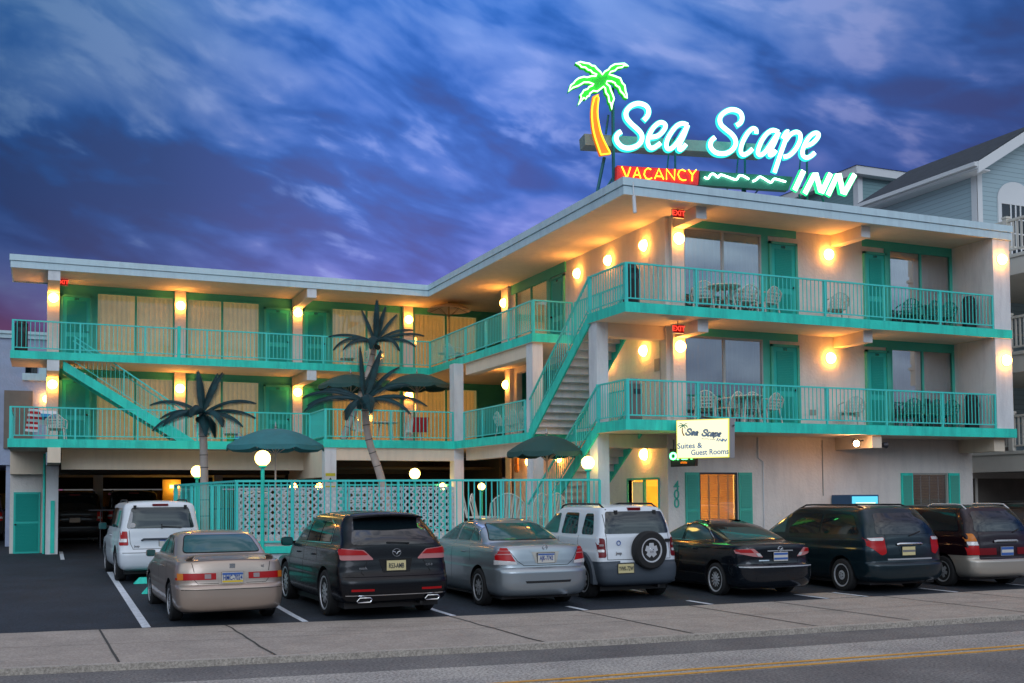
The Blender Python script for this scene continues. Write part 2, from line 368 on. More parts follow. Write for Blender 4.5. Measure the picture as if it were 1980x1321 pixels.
for s in [((2.6, 17.9), 14, -0.5), ((4.3, 17.6), 10, -0.25), ((5.2, 18.2), 12, -0.6), ((8.6, 17.4), 10, -0.3)]:
    (x, y), n, sl_ = s; pts = [(x, y)]
    for k in range(n): x += 0.16; y += sl_*0.16+rj.uniform(-.06, .06); pts.append((x, y))
    gline(pts, 0.012)
tag(mb.build('pavement', ['concrete_walk', 'joint']), kind='structure')
mb = MB()
for a, b in zip(XS, XS[1:]):
    ka, kb_ = lerp_pts(KB, a), lerp_pts(KB, b)
    mb.prism([(a, ka, 0.012), (b, kb_, 0.012), (b, kb_+0.15, 0.012), (a, ka+0.15, 0.012)][::-1], (0, 0, -0.2), 0)
tag(mb.build('kerb', 'kerb_stone'), kind='structure')
# road
def road_mat(name, lo, hi, sc_=55):
    m = bpy.data.materials.new(name); m.use_nodes = True; t = NT(m.node_tree); t.n.clear()
    b = t.add('ShaderNodeBsdfPrincipled'); t.add('ShaderNodeOutputMaterial', inp={0: b.outputs[0]}); b.inputs['Roughness'].default_value = 0.85
    tc = t.add('ShaderNodeTexCoord')
    n = t.noise(tc.outputs['Object'], sc_, 3, 0.7); n2 = t.noise(tc.outputs['Object'], 0.7, 5, 0.6)
    c = t.ramp(n, [(0.35, lo), (0.66, hi)]); c2 = t.mix(1.0, c, t.ramp(n2, [(0.3, (0.65, 0.65, 0.68)), (0.7, (1.2, 1.2, 1.18))]), 'MULTIPLY')
    t.l.new(c2, b.inputs['Base Color']); bp = t.add('ShaderNodeBump', inp={'Strength': 0.5, 'Distance': 0.01, 'Height': n}); t.l.new(bp.outputs[0], b.inputs['Normal']); M[name] = m
road_mat('road_light', (0.14, 0.13, 0.12), (0.62, 0.57, 0.52), 26)
road_mat('road_dark', (0.07, 0.066, 0.064), (0.26, 0.24, 0.23), 26)
pbr('yellow_paint', (0.62, 0.30, 0.035), 0.7, var=0.2, vscale=8)
def strip(mb, off0, off1, z, m=0, f0=None, f1=None, wob=0):
    for a, b in zip(XS, XS[1:]):
        k = [lerp_pts(KB, a), lerp_pts(KB, b)]
        mb.add([(a, k[0]+off1, z), (b, k[1]+off1, z), (b, k[1]+off0, z), (a, k[0]+off0, z)], [(0, 1, 2, 3)], m)
mb = MB(); strip(mb, 0.02, -1.15, -0.075, 1); strip(mb, -1.15, -2.2, -0.075, 0); strip(mb, -2.2, -9, -0.075, 0)
tag(mb.build('road', ['road_light', 'road_dark']), kind='structure')
mb = MB()
for a, b in zip(XS, XS[1:]):
    for o in (0.0, -0.26):
        f = lambda x: 12.02-0.044*(x-4.8)+o
        mb.add([(a, f(a)-0.11, -0.070), (b, f(b)-0.11, -0.070), (b, f(b), -0.070), (a, f(a), -0.070)], [(0, 1, 2, 3)])
tag(mb.build('road_centre_line', 'yellow_paint'), kind='structure')
mb = MB()
for a, b in zip(XS, XS[1:]):
    f = lambda x: 11.6-0.044*(x-4.8)
    mb.add([(a, f(a)-8, -0.071), (b, f(b)-8, -0.071), (b, f(b), -0.071), (a, f(a), -0.071)], [(0, 1, 2, 3)])
tag(mb.build('road_lane', 'road_dark'), kind='structure')
# bay lines
mb = MB()
def bay(x, y0, y1, wd=0.11):
    ys = [y0+(y1-y0)*k/6 for k in range(7)]
    for a, b in zip(ys, ys[1:]): mb.add([(x-wd/2, a, gz(a)+0.013), (x+wd/2, a, gz(a)+0.013), (x+wd/2, b, gz(b)+0.013), (x-wd/2, b, gz(b)+0.013)], [(0, 1, 2, 3)])
for x, y1 in ((1.60, 29.9), (4.17, 24.4), (6.78, 23.8), (9.33, 23.5), (12.0, 23.2), (14.75, 23.0), (15.75, 23.0), (18.15, 23.0), (20.8, 23.0)):
    bay(x, lerp_pts(BK, x)+0.02, y1, 0.14 if x < 2 else 0.11)
bay(0.55, 34.6, 38.2)
tag(mb.build('road_markings', 'line_paint'), kind='structure')
mb = MB(); mb.box(14.83, 15.62, 17.86, 23, 0.0, 0.016); tag(mb.build('pavement_strip', 'concrete_walk'), kind='structure')
# ================================================================== MOTEL
X0, XR, XL, Y0, Y1 = 12.41, 24.72, -0.97, 21.92, 35.9
YW, XW, YF = 38.3, 14.45, 23.45
Z2, Z2B, Z3, Z3B, ZS, ZT = 3.92, 3.67, 6.67, 6.43, 9.23, 9.60
motel = empty('motel', (12, 30, 0), 'L-shaped three storey white motel with mint green balconies, doors and outside stairs', 'motel')
SPLIT = ('lintel', 'window_surround', 'carport_beam', 'room_back', 'end_wall', 'office_room', 'car_park_wall', 'inner_wall', 'door_surround', 'drain_trim', 'car_park_dark_sheet')
def part(mb, name, mats, parent=None, smooth=None, label=None):
    if name in SPLIT:
        for q in mb.pieces(): o = q.build(name, mats, parent or motel, smooth)
        return o
    o = mb.build(name, mats, parent or motel, smooth); return tag(o, label)
def slab(poly, z0, z1, edge_m, mats, name, inset=0.0):
    """flat slab: top, underside and edge faces with their own materials"""
    mb = MB(); n = len(poly)
    top = [(x, y, z1) for x, y in poly]; bot = [(x, y, z0) for x, y in poly]
    mb.add(top, [tuple(range(n))], 0); mb.add(bot, [tuple(range(n))[::-1]], 1)
    for i in range(n): j = (i+1) % n; mb.add([bot[i], bot[j], top[j], top[i]], [(0, 1, 2, 3)], 2)
    return part(mb, name, mats)
YB = 46.0
pbr('walk_floor', (0.25, 0.36, 0.33), 0.7, var=0.1)
# top walkway slab with a stair well; lower slab with the bulging sun deck
SW0, SW1 = 23.85, 27.15
slab([(XL, Y1), (X0, Y1), (X0, SW1), (13.7, SW1), (13.7, SW0), (X0, SW0), (X0, Y0), (XR, Y0), (XR, YB), (0.1, YB), (0.1, YW), (XL, YW)], Z3B, Z3, 0, ['walk_floor', 'soffit', 'mint'], 'walkway_slab')
slab([(XL, 34.55), (8.0, 34.55), (7.82, 32.5), (12.08, 32.5), (12.38, 27.4), (13.7, 27.4), (13.7, 23.45), (X0, 23.45), (X0-0.02, Y0), (XR+0.08, Y0), (XR, YB), (0.1, YB), (0.1, 38.2), (XL, 38.2)], Z2B, Z2, 0, ['walk_floor', 'soffit', 'mint'], 'walkway_slab')
# roof
RP = [(XL, Y1), (X0, Y1), (X0, Y0), (XR+.03, Y0), (XR+.03, YB), (0.1, YB), (0.1, 38.36), (XL, 38.36)]
pbr('roof_top', (0.3, 0.3, 0.31), 0.9)
slab(RP, ZS, ZT-0.03, 0, ['roof_top', 'soffit', 'fascia'], 'roof')
mb = MB()
E_ = [((XL, Y1), (X0, Y1)), ((X0, Y1), (X0, Y0)), ((X0, Y0), (XR+.03, Y0)), ((XR+.03, Y0), (XR+.03, YB)), ((XL, 38.36), (XL, Y1))]
def off_pts(poly, d):
    n = len(poly); outp = []
    for i in range(n):
        p, q, r = Vector(poly[i-1]), Vector(poly[i]), Vector(poly[(i+1) % n])
        d1 = (q-p).normalized(); d2 = (r-q).normalized(); n1 = Vector((d1.y, -d1.x)); n2 = Vector((d2.y, -d2.x))
        outp.append(q+(n1+n2)*d/(1+n1.dot(n2)))
    return outp
for d, za, zb in ((0.02, ZS-0.03, ZS+0.165), (0.05, ZS+0.185, ZT)):
    o1 = off_pts(RP, d); o0 = off_pts(RP, -0.02)
    for i in range(len(RP)):
        j = (i+1) % len(RP); mb.add([(o0[i].x, o0[i].y, za), (o1[i].x, o1[i].y, za), (o1[j].x, o1[j].y, za), (o0[j].x, o0[j].y, za), (o0[i].x, o0[i].y, zb), (o1[i].x, o1[i].y, zb), (o1[j].x, o1[j].y, zb), (o0[j].x, o0[j].y, zb)],
                              [(0, 3, 2, 1), (4, 5, 6, 7), (1, 2, 6, 5), (0, 4, 7, 3)])
part(mb, 'fascia', 'fascia')
# ------------- openings
FL = [(Z2, Z3B), (Z3, ZS)]
def door(x0, x1, z, y, axis='X', sign=-1, num='', pale=False):
    """louvred door with frame; facing sign along the other axis"""
    P = (lambda a, b, c: (a, b, c)) if axis == 'X' else (lambda a, b, c: (b, a, c))
    def bx(mb, a0, a1, b0, b1, c0, c1, m=0):
        mb.box(a0, a1, b0, b1, c0, c1, m) if axis == 'X' else mb.box(b0, b1, a0, a1, c0, c1, m)
    mb = MB(); h = z+2.14
    bx(mb, x0, x1, y, y+sign*0.05, z+0.02, h); bx(mb, x0+0.12, x1-0.12, y+sign*0.052, y+sign*0.064, z+0.98, h-0.12, 1); bx(mb, x0+0.12, x1-0.12, y+sign*0.052, y+sign*0.064, z+0.15, z+0.82, 1)
    d = part(mb, 'door', ['mint_dark', 'louver'])
    mb = MB(); kx = x1-0.07; c = P(kx, y+sign*0.09, z+1.0); mb.sphere(c, 0.035, 10); part(mb, 'handle', 'black', d)
    mb = MB()
    for a, b in ((x0-0.07, x0-.001), (x1+.001, x1+0.07)): bx(mb, a, b, y-sign*.01, y+sign*0.085, z+.01, h+0.07)
    bx(mb, x0-0.07, x1+0.07, y-sign*.01, y+sign*0.085, h+0.003, h+0.07); part(mb, 'door_frame', 'green_wall', d)
    if num:
        mb = MB(); text_into(mb, num, 0.10, P((x0+x1)/2, y+sign*0.058, h-0.06), P(1, 0, 0) if axis == 'X' else P(-1, 0, 0), (0, 0, 1), 0.003); part(mb, 'room_number', 'black', d)
    return d
def slider(x0, x1, z, zt, y, axis='X', sign=-1, curtain='curtain', glass='glass', mull=0.5, open_=0.0, rc=None, frame_m='green_wall'):
    """two-leaf sliding window with pleated curtains behind it"""
    def bx(mb, a0, a1, b0, b1, c0, c1, m=0):
        mb.box(a0, a1, b0, b1, c0, c1, m) if axis == 'X' else mb.box(b0, b1, a0, a1, c0, c1, m)
    xm = x0+(x1-x0)*mull; f = 0.05
    mb = MB(); bx(mb, x0, x0+f, y, y+sign*0.06, z, zt); bx(mb, x1-f, x1, y, y+sign*0.06, z, zt); bx(mb, x0+f, x1-f, y, y+sign*0.06, zt-f, zt); bx(mb, x0+f, x1-f, y, y+sign*0.06, z, z+f)
    bx(mb, xm-0.035, xm+0.035, y+sign*0.002, y+sign*0.055, z+f, zt-f); w = part(mb, 'window', frame_m)
    mb = MB()
    for a, b in ((x0+f, xm-0.036), (xm+0.036, x1-f)): bx(mb, a, b, y+sign*0.02, y+sign*0.026, z+f, zt-f)
    part(mb, 'pane', glass, w)
    mb = MB(); rr = rc or random
    gaps = [(x0+f, xm-0.05-open_), (xm+0.05, x1-f)]
    for a, b in gaps:
        n = int((b-a)/0.022); ph = rr.uniform(0, 6); pts = []
        for k in range(n+1):
            x = a+(b-a)*k/n; q = 0.05*math.sin(x*2*math.pi/0.16+ph+0.7*math.sin(x*5))
            pts.append((x, q))
        vs = []
        for x, q in pts:
            for zz in (z+0.08, zt-0.06): yy = y-sign*(0.14+q); vs.append((x, yy, zz) if axis == 'X' else (yy, x, zz))
        mb.add(vs, [(2*i, 2*i+2, 2*i+3, 2*i+1) for i in range(len(pts)-1)])
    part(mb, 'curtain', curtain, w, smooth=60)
    return w
# ------------- left wing
mb = MB()
holes = [(a, b, z+0.04, zt-0.20) for (z, zt) in FL for a, b in ((1.55, 4.05), (4.44, 6.95), (9.5, 12.14), (12.62, 15.2))]
mb.wall(0.1, 17.0, Z2, Z3B, YW, YW+0.14, holes); mb.wall(0.1, 17.0, Z3, ZS, YW, YW+0.14, holes)
part(mb, 'wing_wall', 'green_wall')
mb = MB()      # room back behind the curtains, sharing their self-glowing colour
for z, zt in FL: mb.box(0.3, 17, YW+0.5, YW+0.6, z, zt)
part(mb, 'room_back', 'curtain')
mb = MB()      # end wall and back of the wing
mb.box(0.1, 0.3, YW+0.14, YB, Z2, Z3B); mb.box(0.1, 0.3, YW+0.14, YB, Z3, ZS); mb.box(0.3, XR, YB-0.2, YB, 3.0, Z2B)
part(mb, 'end_wall', 'stucco')
nums = iter(['201', '202', '203', '204', '301', '302', '303', '304'])
for z, zt in FL:
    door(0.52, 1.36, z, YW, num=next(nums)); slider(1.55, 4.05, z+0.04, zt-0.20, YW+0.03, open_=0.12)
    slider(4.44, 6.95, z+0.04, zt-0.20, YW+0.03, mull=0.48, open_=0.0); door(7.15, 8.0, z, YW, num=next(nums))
    door(8.52, 9.32, z, YW, num=next(nums)); slider(9.5, 12.14, z+0.04, zt-0.20, YW+0.03, curtain='curtain_glow' if z < 5 else 'curtain'); slider(12.62, 15.2, z+0.04, zt-0.20, YW+0.03, curtain='curtain_glow')
    mb = MB()
    for k, (a, b) in enumerate(((0.05, 0.42), (4.05, 4.41), (8.08, 8.42), (12.2, 12.56))):
        mb = MB(); mb.box(a, b, YW-0.16, YW-.002, z, zt); part(mb, 'pilaster', 'stucco')
        if k in (0, 2):
            mb = MB(); ye = Y1+0.03 if True else 0
            mb.prism([(a+.01, ye, zt-.002), (a+.01, ye, zt-0.34), (a+.01, YW-0.162, zt-0.34), (a+.01, YW-0.162, zt-.002)], (b-a-0.02, 0, 0)); mb.box(a+0.012, b-.012, ye-0.012, ye-.001, zt-0.34, zt-.004, 1)
            part(mb, 'soffit_beam', ['soffit', 'white_paint'])
# lower beam ends, slab 2
for xa in (0.1,):
    mb = MB(); mb.box(xa, xa+0.36, 34.5, 37.4, 3.22, Z2B-.002); part(mb, 'soffit_beam', 'soffit')
# ------------- walls of the right block, facing the court
mb = MB()
D0, D1 = 23.9, 25.45
mb.wall(YF, 33.9, 0, Z2B, XW, XW+0.2, [(D0, D1, 0.3, 2.55)], 'Y')
mb.wall(YF, 33.9, Z2, Z3B, XW, XW+0.2, [(29.45, 32.9, Z2, Z3B-0.20)], 'Y')
mb.wall(YF, 33.9, Z3, ZS, XW, XW+0.2, [(30.4, 32.9, Z3+.04, ZS-0.20), (29.2, 30.15, Z3, Z3+2.1)], 'Y')
part(mb, 'court_wall', 'stucco')
door(29.25, 30.1, Z3, XW+0.02, 'Y', num='305'); slider(30.4, 32.9, Z3+0.04, ZS-0.20, XW+0.03, 'Y')
mb = MB(); mb.box(XW+1.4, XW+1.5, 29, 34, Z2, Z3B); mb.box(XW+0.6, XW+.7, 29, 33.5, Z3, ZS); mb.box(XW+.2, XW+1.4, 33.9, 34.0, Z2, Z3B); part(mb, 'inner_wall', 'green_wall')
door(30.2, 31.1, Z2, XW+1.4, 'Y', num='205')
for z, zt in ((Z2, Z3B), (Z3, ZS)):
    mb = MB(); mb.box(XW-0.12, XW+0.25, 33.3 if z > 5 else 33.2, 33.9 if z > 5 else 33.6, z, zt); part(mb, 'pilaster', 'stucco')
mb = MB(); mb.box(XW-.05, XW-.002, 29.1, 33.2, ZS-0.31, ZS-.002); mb.box(XW-.05, XW-.002, 30.12, 30.4, Z3, ZS-.31); part(mb, 'door_surround', 'green_wall')
# ------------- street front of the right block
mb = MB()
h3 = [(14.97, 17.40, Z3+.04, ZS-0.2), (21.75, 24.08, Z3+.04, ZS-.2)]; h2 = [(14.97, 17.40, Z2+.04, Z3B-0.2), (21.75, 24.08, Z2+.04, Z3B-.2)]
g1 = [(15.38, 16.55, 0.95, 2.72), (22.45, 23.75, 0.95, 2.72)]
mb.wall(XW+.2, XR-.1, Z2, Z3B, YF, YF+.2, h2); mb.wall(XW+.2, XR-.1, Z3, ZS, YF, YF+.2, h3); mb.wall(XW+.2, XR-.1, 0, Z2B, YF, YF+.2, g1)
part(mb, 'street_wall', 'stucco')
for z, zt in FL:
    mb = MB()
    mb.box(14.96, 18.55, YF-0.03, YF-.001, zt-0.2, zt-.002); mb.box(20.82, 24.1, YF-0.03, YF-.001, zt-0.2, zt-.002)
    mb.box(17.40, 17.62, YF-.03, YF-.001, z, zt-.2); mb.box(24.0, 24.1, YF-.033, YF-.001, z, zt-.21); mb.box(21.6, 21.76, YF-.03, YF-.001, z, zt-.2)
    part(mb, 'window_surround', 'green_wall')
    slider(14.97, 17.40, z+0.04, zt-0.2, YF+0.03, curtain='curtain_grey', glass='glass_sky', frame_m='alu'); slider(21.75, 24.08, z+0.04, zt-0.2, YF+0.03, curtain='curtain_grey', glass='glass_sky')
    door(17.7, 18.48, z, YF, num='10'+('2' if z < 5 else '8')); door(20.9, 21.56, z, YF, num='10'+('4' if z < 5 else '9'))
    mb = MB(); mb.box(14.57, 14.93, YF-0.14, YF-.002, z, zt); part(mb, 'pilaster', 'stucco')
    for a in (14.62, 19.75):
        mb = MB(); b = a+0.3; mb.box(a, b, Y0+0.35, YF-.004, zt-0.3, zt-.002); mb.box(a+.002, b-.002, Y0+.33, Y0+.349, zt-0.3, zt-.004, 1); part(mb, 'soffit_beam', ['soffit', 'white_paint'])
    # end screen wall and pillar
    mb = MB(); mb.box(24.1, XR, Y0+0.03, Y0+0.5, z, zt); mb.box(24.1, 24.3, Y0+0.5, YF-.002, z, zt); part(mb, 'end_pillar', 'white_paint')
mb = MB()
for za, zb in ((Z2, Z3B), (Z3, ZS), (0.2, Z2B)): mb.box(XR-.1, XR, YF, YB, za, zb)
part(mb, 'end_wall', 'stucco')
mb = MB(); mb.box(14.8, XR-.2, YF+1.0, YF+1.1, Z2, Z3B); mb.box(14.8, XR-.2, YF+1.0, YF+1.1, Z3, ZS); part(mb, 'room_back', 'curtain_grey')
mb = MB(); a = 19.75; mb.box(a, a+.32, Y0+0.1, YF-.002, 3.34, Z2B-.002); part(mb, 'soffit_beam', 'soffit'); mb = MB(); mb.box(24.2, 24.6, Y0+.25, YF-.002, 3.3, Z2B-.002); part(mb, 'soffit_beam', 'soffit')
# office: lit rooms behind the ground floor openings
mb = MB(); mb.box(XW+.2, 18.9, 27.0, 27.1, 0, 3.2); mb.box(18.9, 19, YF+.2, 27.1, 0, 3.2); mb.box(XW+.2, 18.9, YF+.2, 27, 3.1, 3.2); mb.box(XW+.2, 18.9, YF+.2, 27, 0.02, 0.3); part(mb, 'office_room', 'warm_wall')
mb = MB(); mb.box(15.5, 16.4, 24.6, 25.2, 3.03, 3.09); part(mb, 'ceiling_light', 'room_light')
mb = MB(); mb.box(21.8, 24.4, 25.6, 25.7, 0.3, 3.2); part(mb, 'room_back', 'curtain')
# office doorway frame, half-open leaf, picture
mb = MB(); mb.box(XW-.03, XW+.1, D0-.05, D0, 0.3, 2.6); mb.box(XW-.03, XW+.1, D1, D1+.06, 0.3, 2.6); mb.box(XW-.03, XW+.1, D0, D1, 2.55, 2.6); mb.box(XW+.02, XW+.09, 24.66, 24.74, .3, 2.55)
o = part(mb, 'office_door_frame', 'green_wall')
mb = MB(); mb.box(XW+.1, XW+.14, 24.74, 25.4, .35, 2.5); part(mb, 'blind', 'curtain', o)
mb = MB(); p = at(1262, 942, Y=26.96); mb.box(p.x-.3, p.x+.3, 26.93, 26.995, 1.75, 2.4); part(mb, 'picture', 'garage_wall', o)
# ground floor windows with blinds and shutters
pbr('blind', (0.62, 0.45, 0.26), 0.7); pbr('blind_grey', (0.42, 0.36, 0.32), 0.7)
def gwin(x0, x1, mat, lab=None):
    mb = MB(); z0, z1 = 0.95, 2.72
    mb.box(x0, x0+.05, YF+.02, YF+.08, z0, z1); mb.box(x1-.05, x1, YF+.02, YF+.08, z0, z1); mb.box(x0+.05, x1-.05, YF+.02, YF+.08, z1-.05, z1); mb.box(x0-.05, x1+.05, YF-.05, YF+.08, z0-.06, z0+.02); mb.box(x0+.05, x1-.05, YF+.025, YF+.075, 1.35, 1.4)
    w = part(mb, 'window', 'alu_dark' if lab else 'alu')
    mb = MB(); mb.box(x0+.05, x1-.05, YF+.04, YF+.045, z0, z1-.05); part(mb, 'pane', 'glass', w)
    mb = MB(); n = int((z1-z0-.35)/0.045)
    for k in range(n):
        z = z1-0.1-k*0.045; mb.bar((x0+.06, YF+.12, z), (x1-.06, YF+.12, z), 0.024, 0.004, 0, up=(0, 0.9, 1))
    for f in (.3, .55, .8): mb.box(x0+(x1-x0)*f-.02, x0+(x1-x0)*f+.02, YF+.095, YF+.1, z1-.1-n*.045, z1-.06)
    part(mb, 'blind', mat, w)
    for a, b in ((x0-.43, x0-.02), (x1+.02, x1+.43)):
        mb = MB(); mb.box(a, b, YF-.045, YF-.002, z0-.05, z1); mb.box(a+.05, b-.05, YF-.055, YF-.046, z0+.05, z0+.78, 1); mb.box(a+.05, b-.05, YF-.055, YF-.046, z0+.86, z1-.07, 1); part(mb, 'shutter', ['green_wall' if lab else 'mint', 'louver_pale'])
gwin(15.38, 16.55, 'blind', True); gwin(22.45, 23.75, 'blind_grey')
# house number
mb = MB()
for k, ch in enumerate('400'): p = at(1303, 940+17*k, Y=YF-.012); text_into(mb, ch, 0.34, (14.69, YF-.012, p.z), (1, 0, 0), (0, 0, 1), 0.008, bold=.004)
part(mb, 'house_number', 'green_wall')
# conduits and vents
mb = MB(); c = at(1271, 706, X=XW); mb.box(XW-.02, XW-.002, c.y-.12, c.y+.12, c.z-.16, c.z+.16); part(mb, 'wall_vent', 'blind_grey')
mb = MB(); mb.tube([(XW-.03, 23.7, 6.1), (XW-.03, 23.7, Z2+.02)], .012, 6); part(mb, 'conduit', 'alu')
for x in (18.9, 20.4):
    mb = MB(); mb.box(x, x+.22, YF-.016, YF-.002, Z2+.35, Z2+.5); part(mb, 'wall_vent', 'blind_grey')
mb = MB(); mb.tube([(17.2, YF-.02, Z2B-.02), (17.2, YF-.02, 3.1), (17.35, YF-.02, 3.0), (17.35, YF-.02, .4)], .014, 6); part(mb, 'conduit', 'white_paint')
mb = MB(); mb.tube([(19.3, YF-.02, 3.6), (19.3, YF-.02, 2.1)], .012, 6); part(mb, 'conduit', 'alu')
# ------------- columns and lintels
def column(x, y, z0, z1, wx=0.32, wy=0.42, nm='column'):
    mb = MB(); mb.box(x, x+wx, y, y+wy, z0, z1); part(mb, nm, 'white_paint')
column(12.47, 23.47, 0, Z2B); column(12.47, 23.47, Z2, Z3B)
column(12.47, 27.28, 0, Z2B); column(12.47, 27.28, Z2, Z3B)
column(12.1, 32.55, 0, Z2B); column(12.1, 32.55, Z2, Z3B)
column(7.88, 32.55, 0, Z2B, 0.36, 0.36)
column(0.08, 37.1, 0.3, 3.2, 0.36, 0.3); column(1.75, 44, 0.3, 3.2, 0.34, 0.34); column(6.2, 44, 0.3, 3.2, .34, .34)
mb = MB()
for z in (Z2B, Z3B):
    mb.box(12.79, XW-.003, 23.5, 23.85, z-0.34, z-.003); mb.box(12.5, 12.8, 27.7, 32.55, z-.36, z-.003)
mb.box(8.24, 12.1, 32.58, 32.9, Z2B-.38, Z2B-.003); mb.box(7.9, 8.2, 32.91, 38, Z2B-.9, Z2B-.003); mb.box(8.24, 12.4, 33.2, 33.4, Z2B-.3, Z2B-.003)
mb.box(0.5, 7.9, 35.6, 35.9, Z2B-.62, Z2B-.003)
part(mb, 'lintel', 'soffit')
mb = MB(); mb.box(0.5, XW, 41, 41.3, 3.0, 3.5); mb.box(8.3, 12, 36, 36.3, 2.95, 3.4); mb.box(8.3, 14.4, 38.2, 38.4, 2.7, 3.3); mb.tube([(0.5, 37.9, 3.05), (XW, 37.9, 3.0)], .06, 8); mb.tube([(8.3, 34.5, 3.1), (XW, 34.6, 3.1)], .05, 8); part(mb, 'carport_beam', 'garage_shade')
# store room with the green door on the left
mb = MB(); mb.box(XL, 0.06, 37.9, 38.1, .3, 2.95); mb.box(XL, 0.06, 37.6, 38.1, 2.95, Z2B-.003, 1); mb.box(XL, XL+.12, 38.1, 46, .3, Z2B-.004); mb.box(-.02, .1, 38.4, 45.9, .3, 3.2); part(mb, 'store_room', ['stucco', 'soffit'])
mb = MB(); mb.box(-0.86, -.08, 37.85, 37.898, .43, 2.38); mb.box(-.80, -.14, 37.838, 37.849, 1.45, 2.32, 1); mb.box(-.8, -.14, 37.838, 37.849, .5, 1.38, 1); d = part(mb, 'door', ['mint_dark', 'louver'])
mb = MB(); mb.sphere((-.8, 37.82, 1.35), .03, 8); part(mb, 'handle', 'black', d)
mb = MB(); mb.box(.22, .34, 37.07, 37.098, .45, 2.1); mb.tube([(.03, 37.5, 3.6), (.03, 37.5, .4)], .04, 8); part(mb, 'drain_trim', 'mint')
# car park interior
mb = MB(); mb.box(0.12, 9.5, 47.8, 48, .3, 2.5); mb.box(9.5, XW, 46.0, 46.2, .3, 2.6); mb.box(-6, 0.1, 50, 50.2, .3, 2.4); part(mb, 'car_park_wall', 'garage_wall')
mb = MB(); mb.box(1.4, 6.5, 38.6, 38.75, 1.75, 1.79); mb.box(1.75, 1.78, 38.66, 38.69, .5, 1.8); mb.box(6.1, 6.13, 38.66, 38.69, .5, 1.8); part(mb, 'barrier_chain', 'alu_dark')
for x, y in ((4.6, 44.6), (11, 43.6), (-2, 48.7)):
    mb = MB(); mb.box(x-.2, x+.2, y-.06, y+.06, 3.46, 3.52); part(mb, 'ceiling_light', 'garage_light')
mb = MB(); mb.box(0.12, XW, 47.6, 47.75, 2.55, 3.67); mb.box(0.12, XW, 38.6, 47.7, 3.58, 3.66); mb.box(-6, .1, 49.8, 49.9, 2.4, 4.5); mb.box(9.4, XW, 45.7, 45.8, 2.62, 3.57); mb.box(XW-.1, XW, 34.2, 47, .2, 3.57); part(mb, 'car_park_dark_sheet', 'garage_shade')  # near-black sheets put in to darken the car park's ceiling and back
# lit vestibule seen past the white car
p = at(333, 960, Y=45.0)
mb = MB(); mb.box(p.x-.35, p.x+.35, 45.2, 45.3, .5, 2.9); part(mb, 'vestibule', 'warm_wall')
mb = MB(); mb.box(p.x-.1, p.x+.25, 44.9, 45.0, 2.55, 2.68); part(mb, 'ceiling_light', 'garage_light')
# ------------- stairs
def flight(x0, x1, ya, yb, za, zb, n):
    mb = MB(); dy = (yb-ya)/n; dzz = (zb-za)/n
    for k in range(n):
        y = ya+dy*k; z = za+dzz*k
        mb.box(x0, x1, y, y+dy+.02, z+dzz-0.05, z+dzz)              # tread slab
        mb.box(x0+.001, x1-.001, y-.001 if k else y, y+.035, z+dzz-.001, z-0.02 if k else z-.02)
    o = part(mb, 'stair_flight', 'white_paint', label=None)
    for x in (x0-.055, x1+.005):
        mb = MB(); mb.prism([(x, ya-.12, za+.02), (x, ya-.12, za-.28), (x, yb, zb-.2), (x, yb+.12, zb+.0), (x, yb+.12, zb+.08)], (.05, 0, 0)); part(mb, 'stringer', 'mint', o)
        mb = MB(); H = .92; x_ = x+.025
        mb.bar((x_, ya-.1, za+H), (x_, yb+.1, zb+H), .045, .045)
        mb.bar((x_, ya-.1, za+.16), (x_, yb+.1, zb+.16), .025, .025)
        k = 0; L = yb-ya
        while k*0.115 < L+.15:
            y = ya-.05+k*.115; z = za+(zb-za)*(y-ya)/(yb-ya); t = .03 if k % 10 == 0 else .014
            mb.box(x_-t/2, x_+t/2, y-t/2, y+t/2, z+(.0 if k % 10 == 0 else .16), z+H); k += 1
        part(mb, 'railing', 'rail', o)
    return o
flight(12.48, 13.62, 23.9, 27.35, Z3, Z2, 15)
flight(12.48, 13.62, 23.5, 27.5, Z2, 1.0, 16)
# left wing flight along the front: from the top walkway down to the right
def flight_x(xa, xb, y0, y1, za, zb, n):
    mb = MB(); dx_ = (xb-xa)/n; dzz = (zb-za)/n
    for k in range(n):
        x = xa+dx_*k; z = za+dzz*k
        mb.box(x, x+dx_+.02, y0, y1, z+dzz-.05, z+dzz); mb.box(x+.001, x+.03, y0+.001, y1-.001, z+dzz-.001, z-.02)
    o = part(mb, 'stair_flight', 'soffit')
    for y in (y0-.055, y1+.005):
        mb = MB(); mb.prism([(xa-.1, y, za+.0), (xa-.1, y, za-.30), (xb, y, zb-.2), (xb+.1, y, zb), (xb+.1, y, zb+.1)], (0, .05, 0)); part(mb, 'stringer', 'mint', o)
        mb = MB(); H = .9; y_ = y+.025
        mb.bar((xa+.2, y_, za+H-.12), (xb, y_, zb+H), .04, .04); mb.bar((xa+.2, y_, za+.0), (xb, y_, zb+.16), .02, .02)
        k = 0
        while xa+.25+k*.13 < xb:
            x = xa+.25+k*.13; z = za+(zb-za)*(x-xa)/(xb-xa); t = .035 if k % 11 == 0 else .013
            mb.box(x-t/2, x+t/2, y_-t/2, y_+t/2, z+.1, z+H); k += 1
        part(mb, 'railing', 'rail', o)
flight_x(0.62, 4.35, 36.1, 37.1, Z3B+.0, Z2, 14)
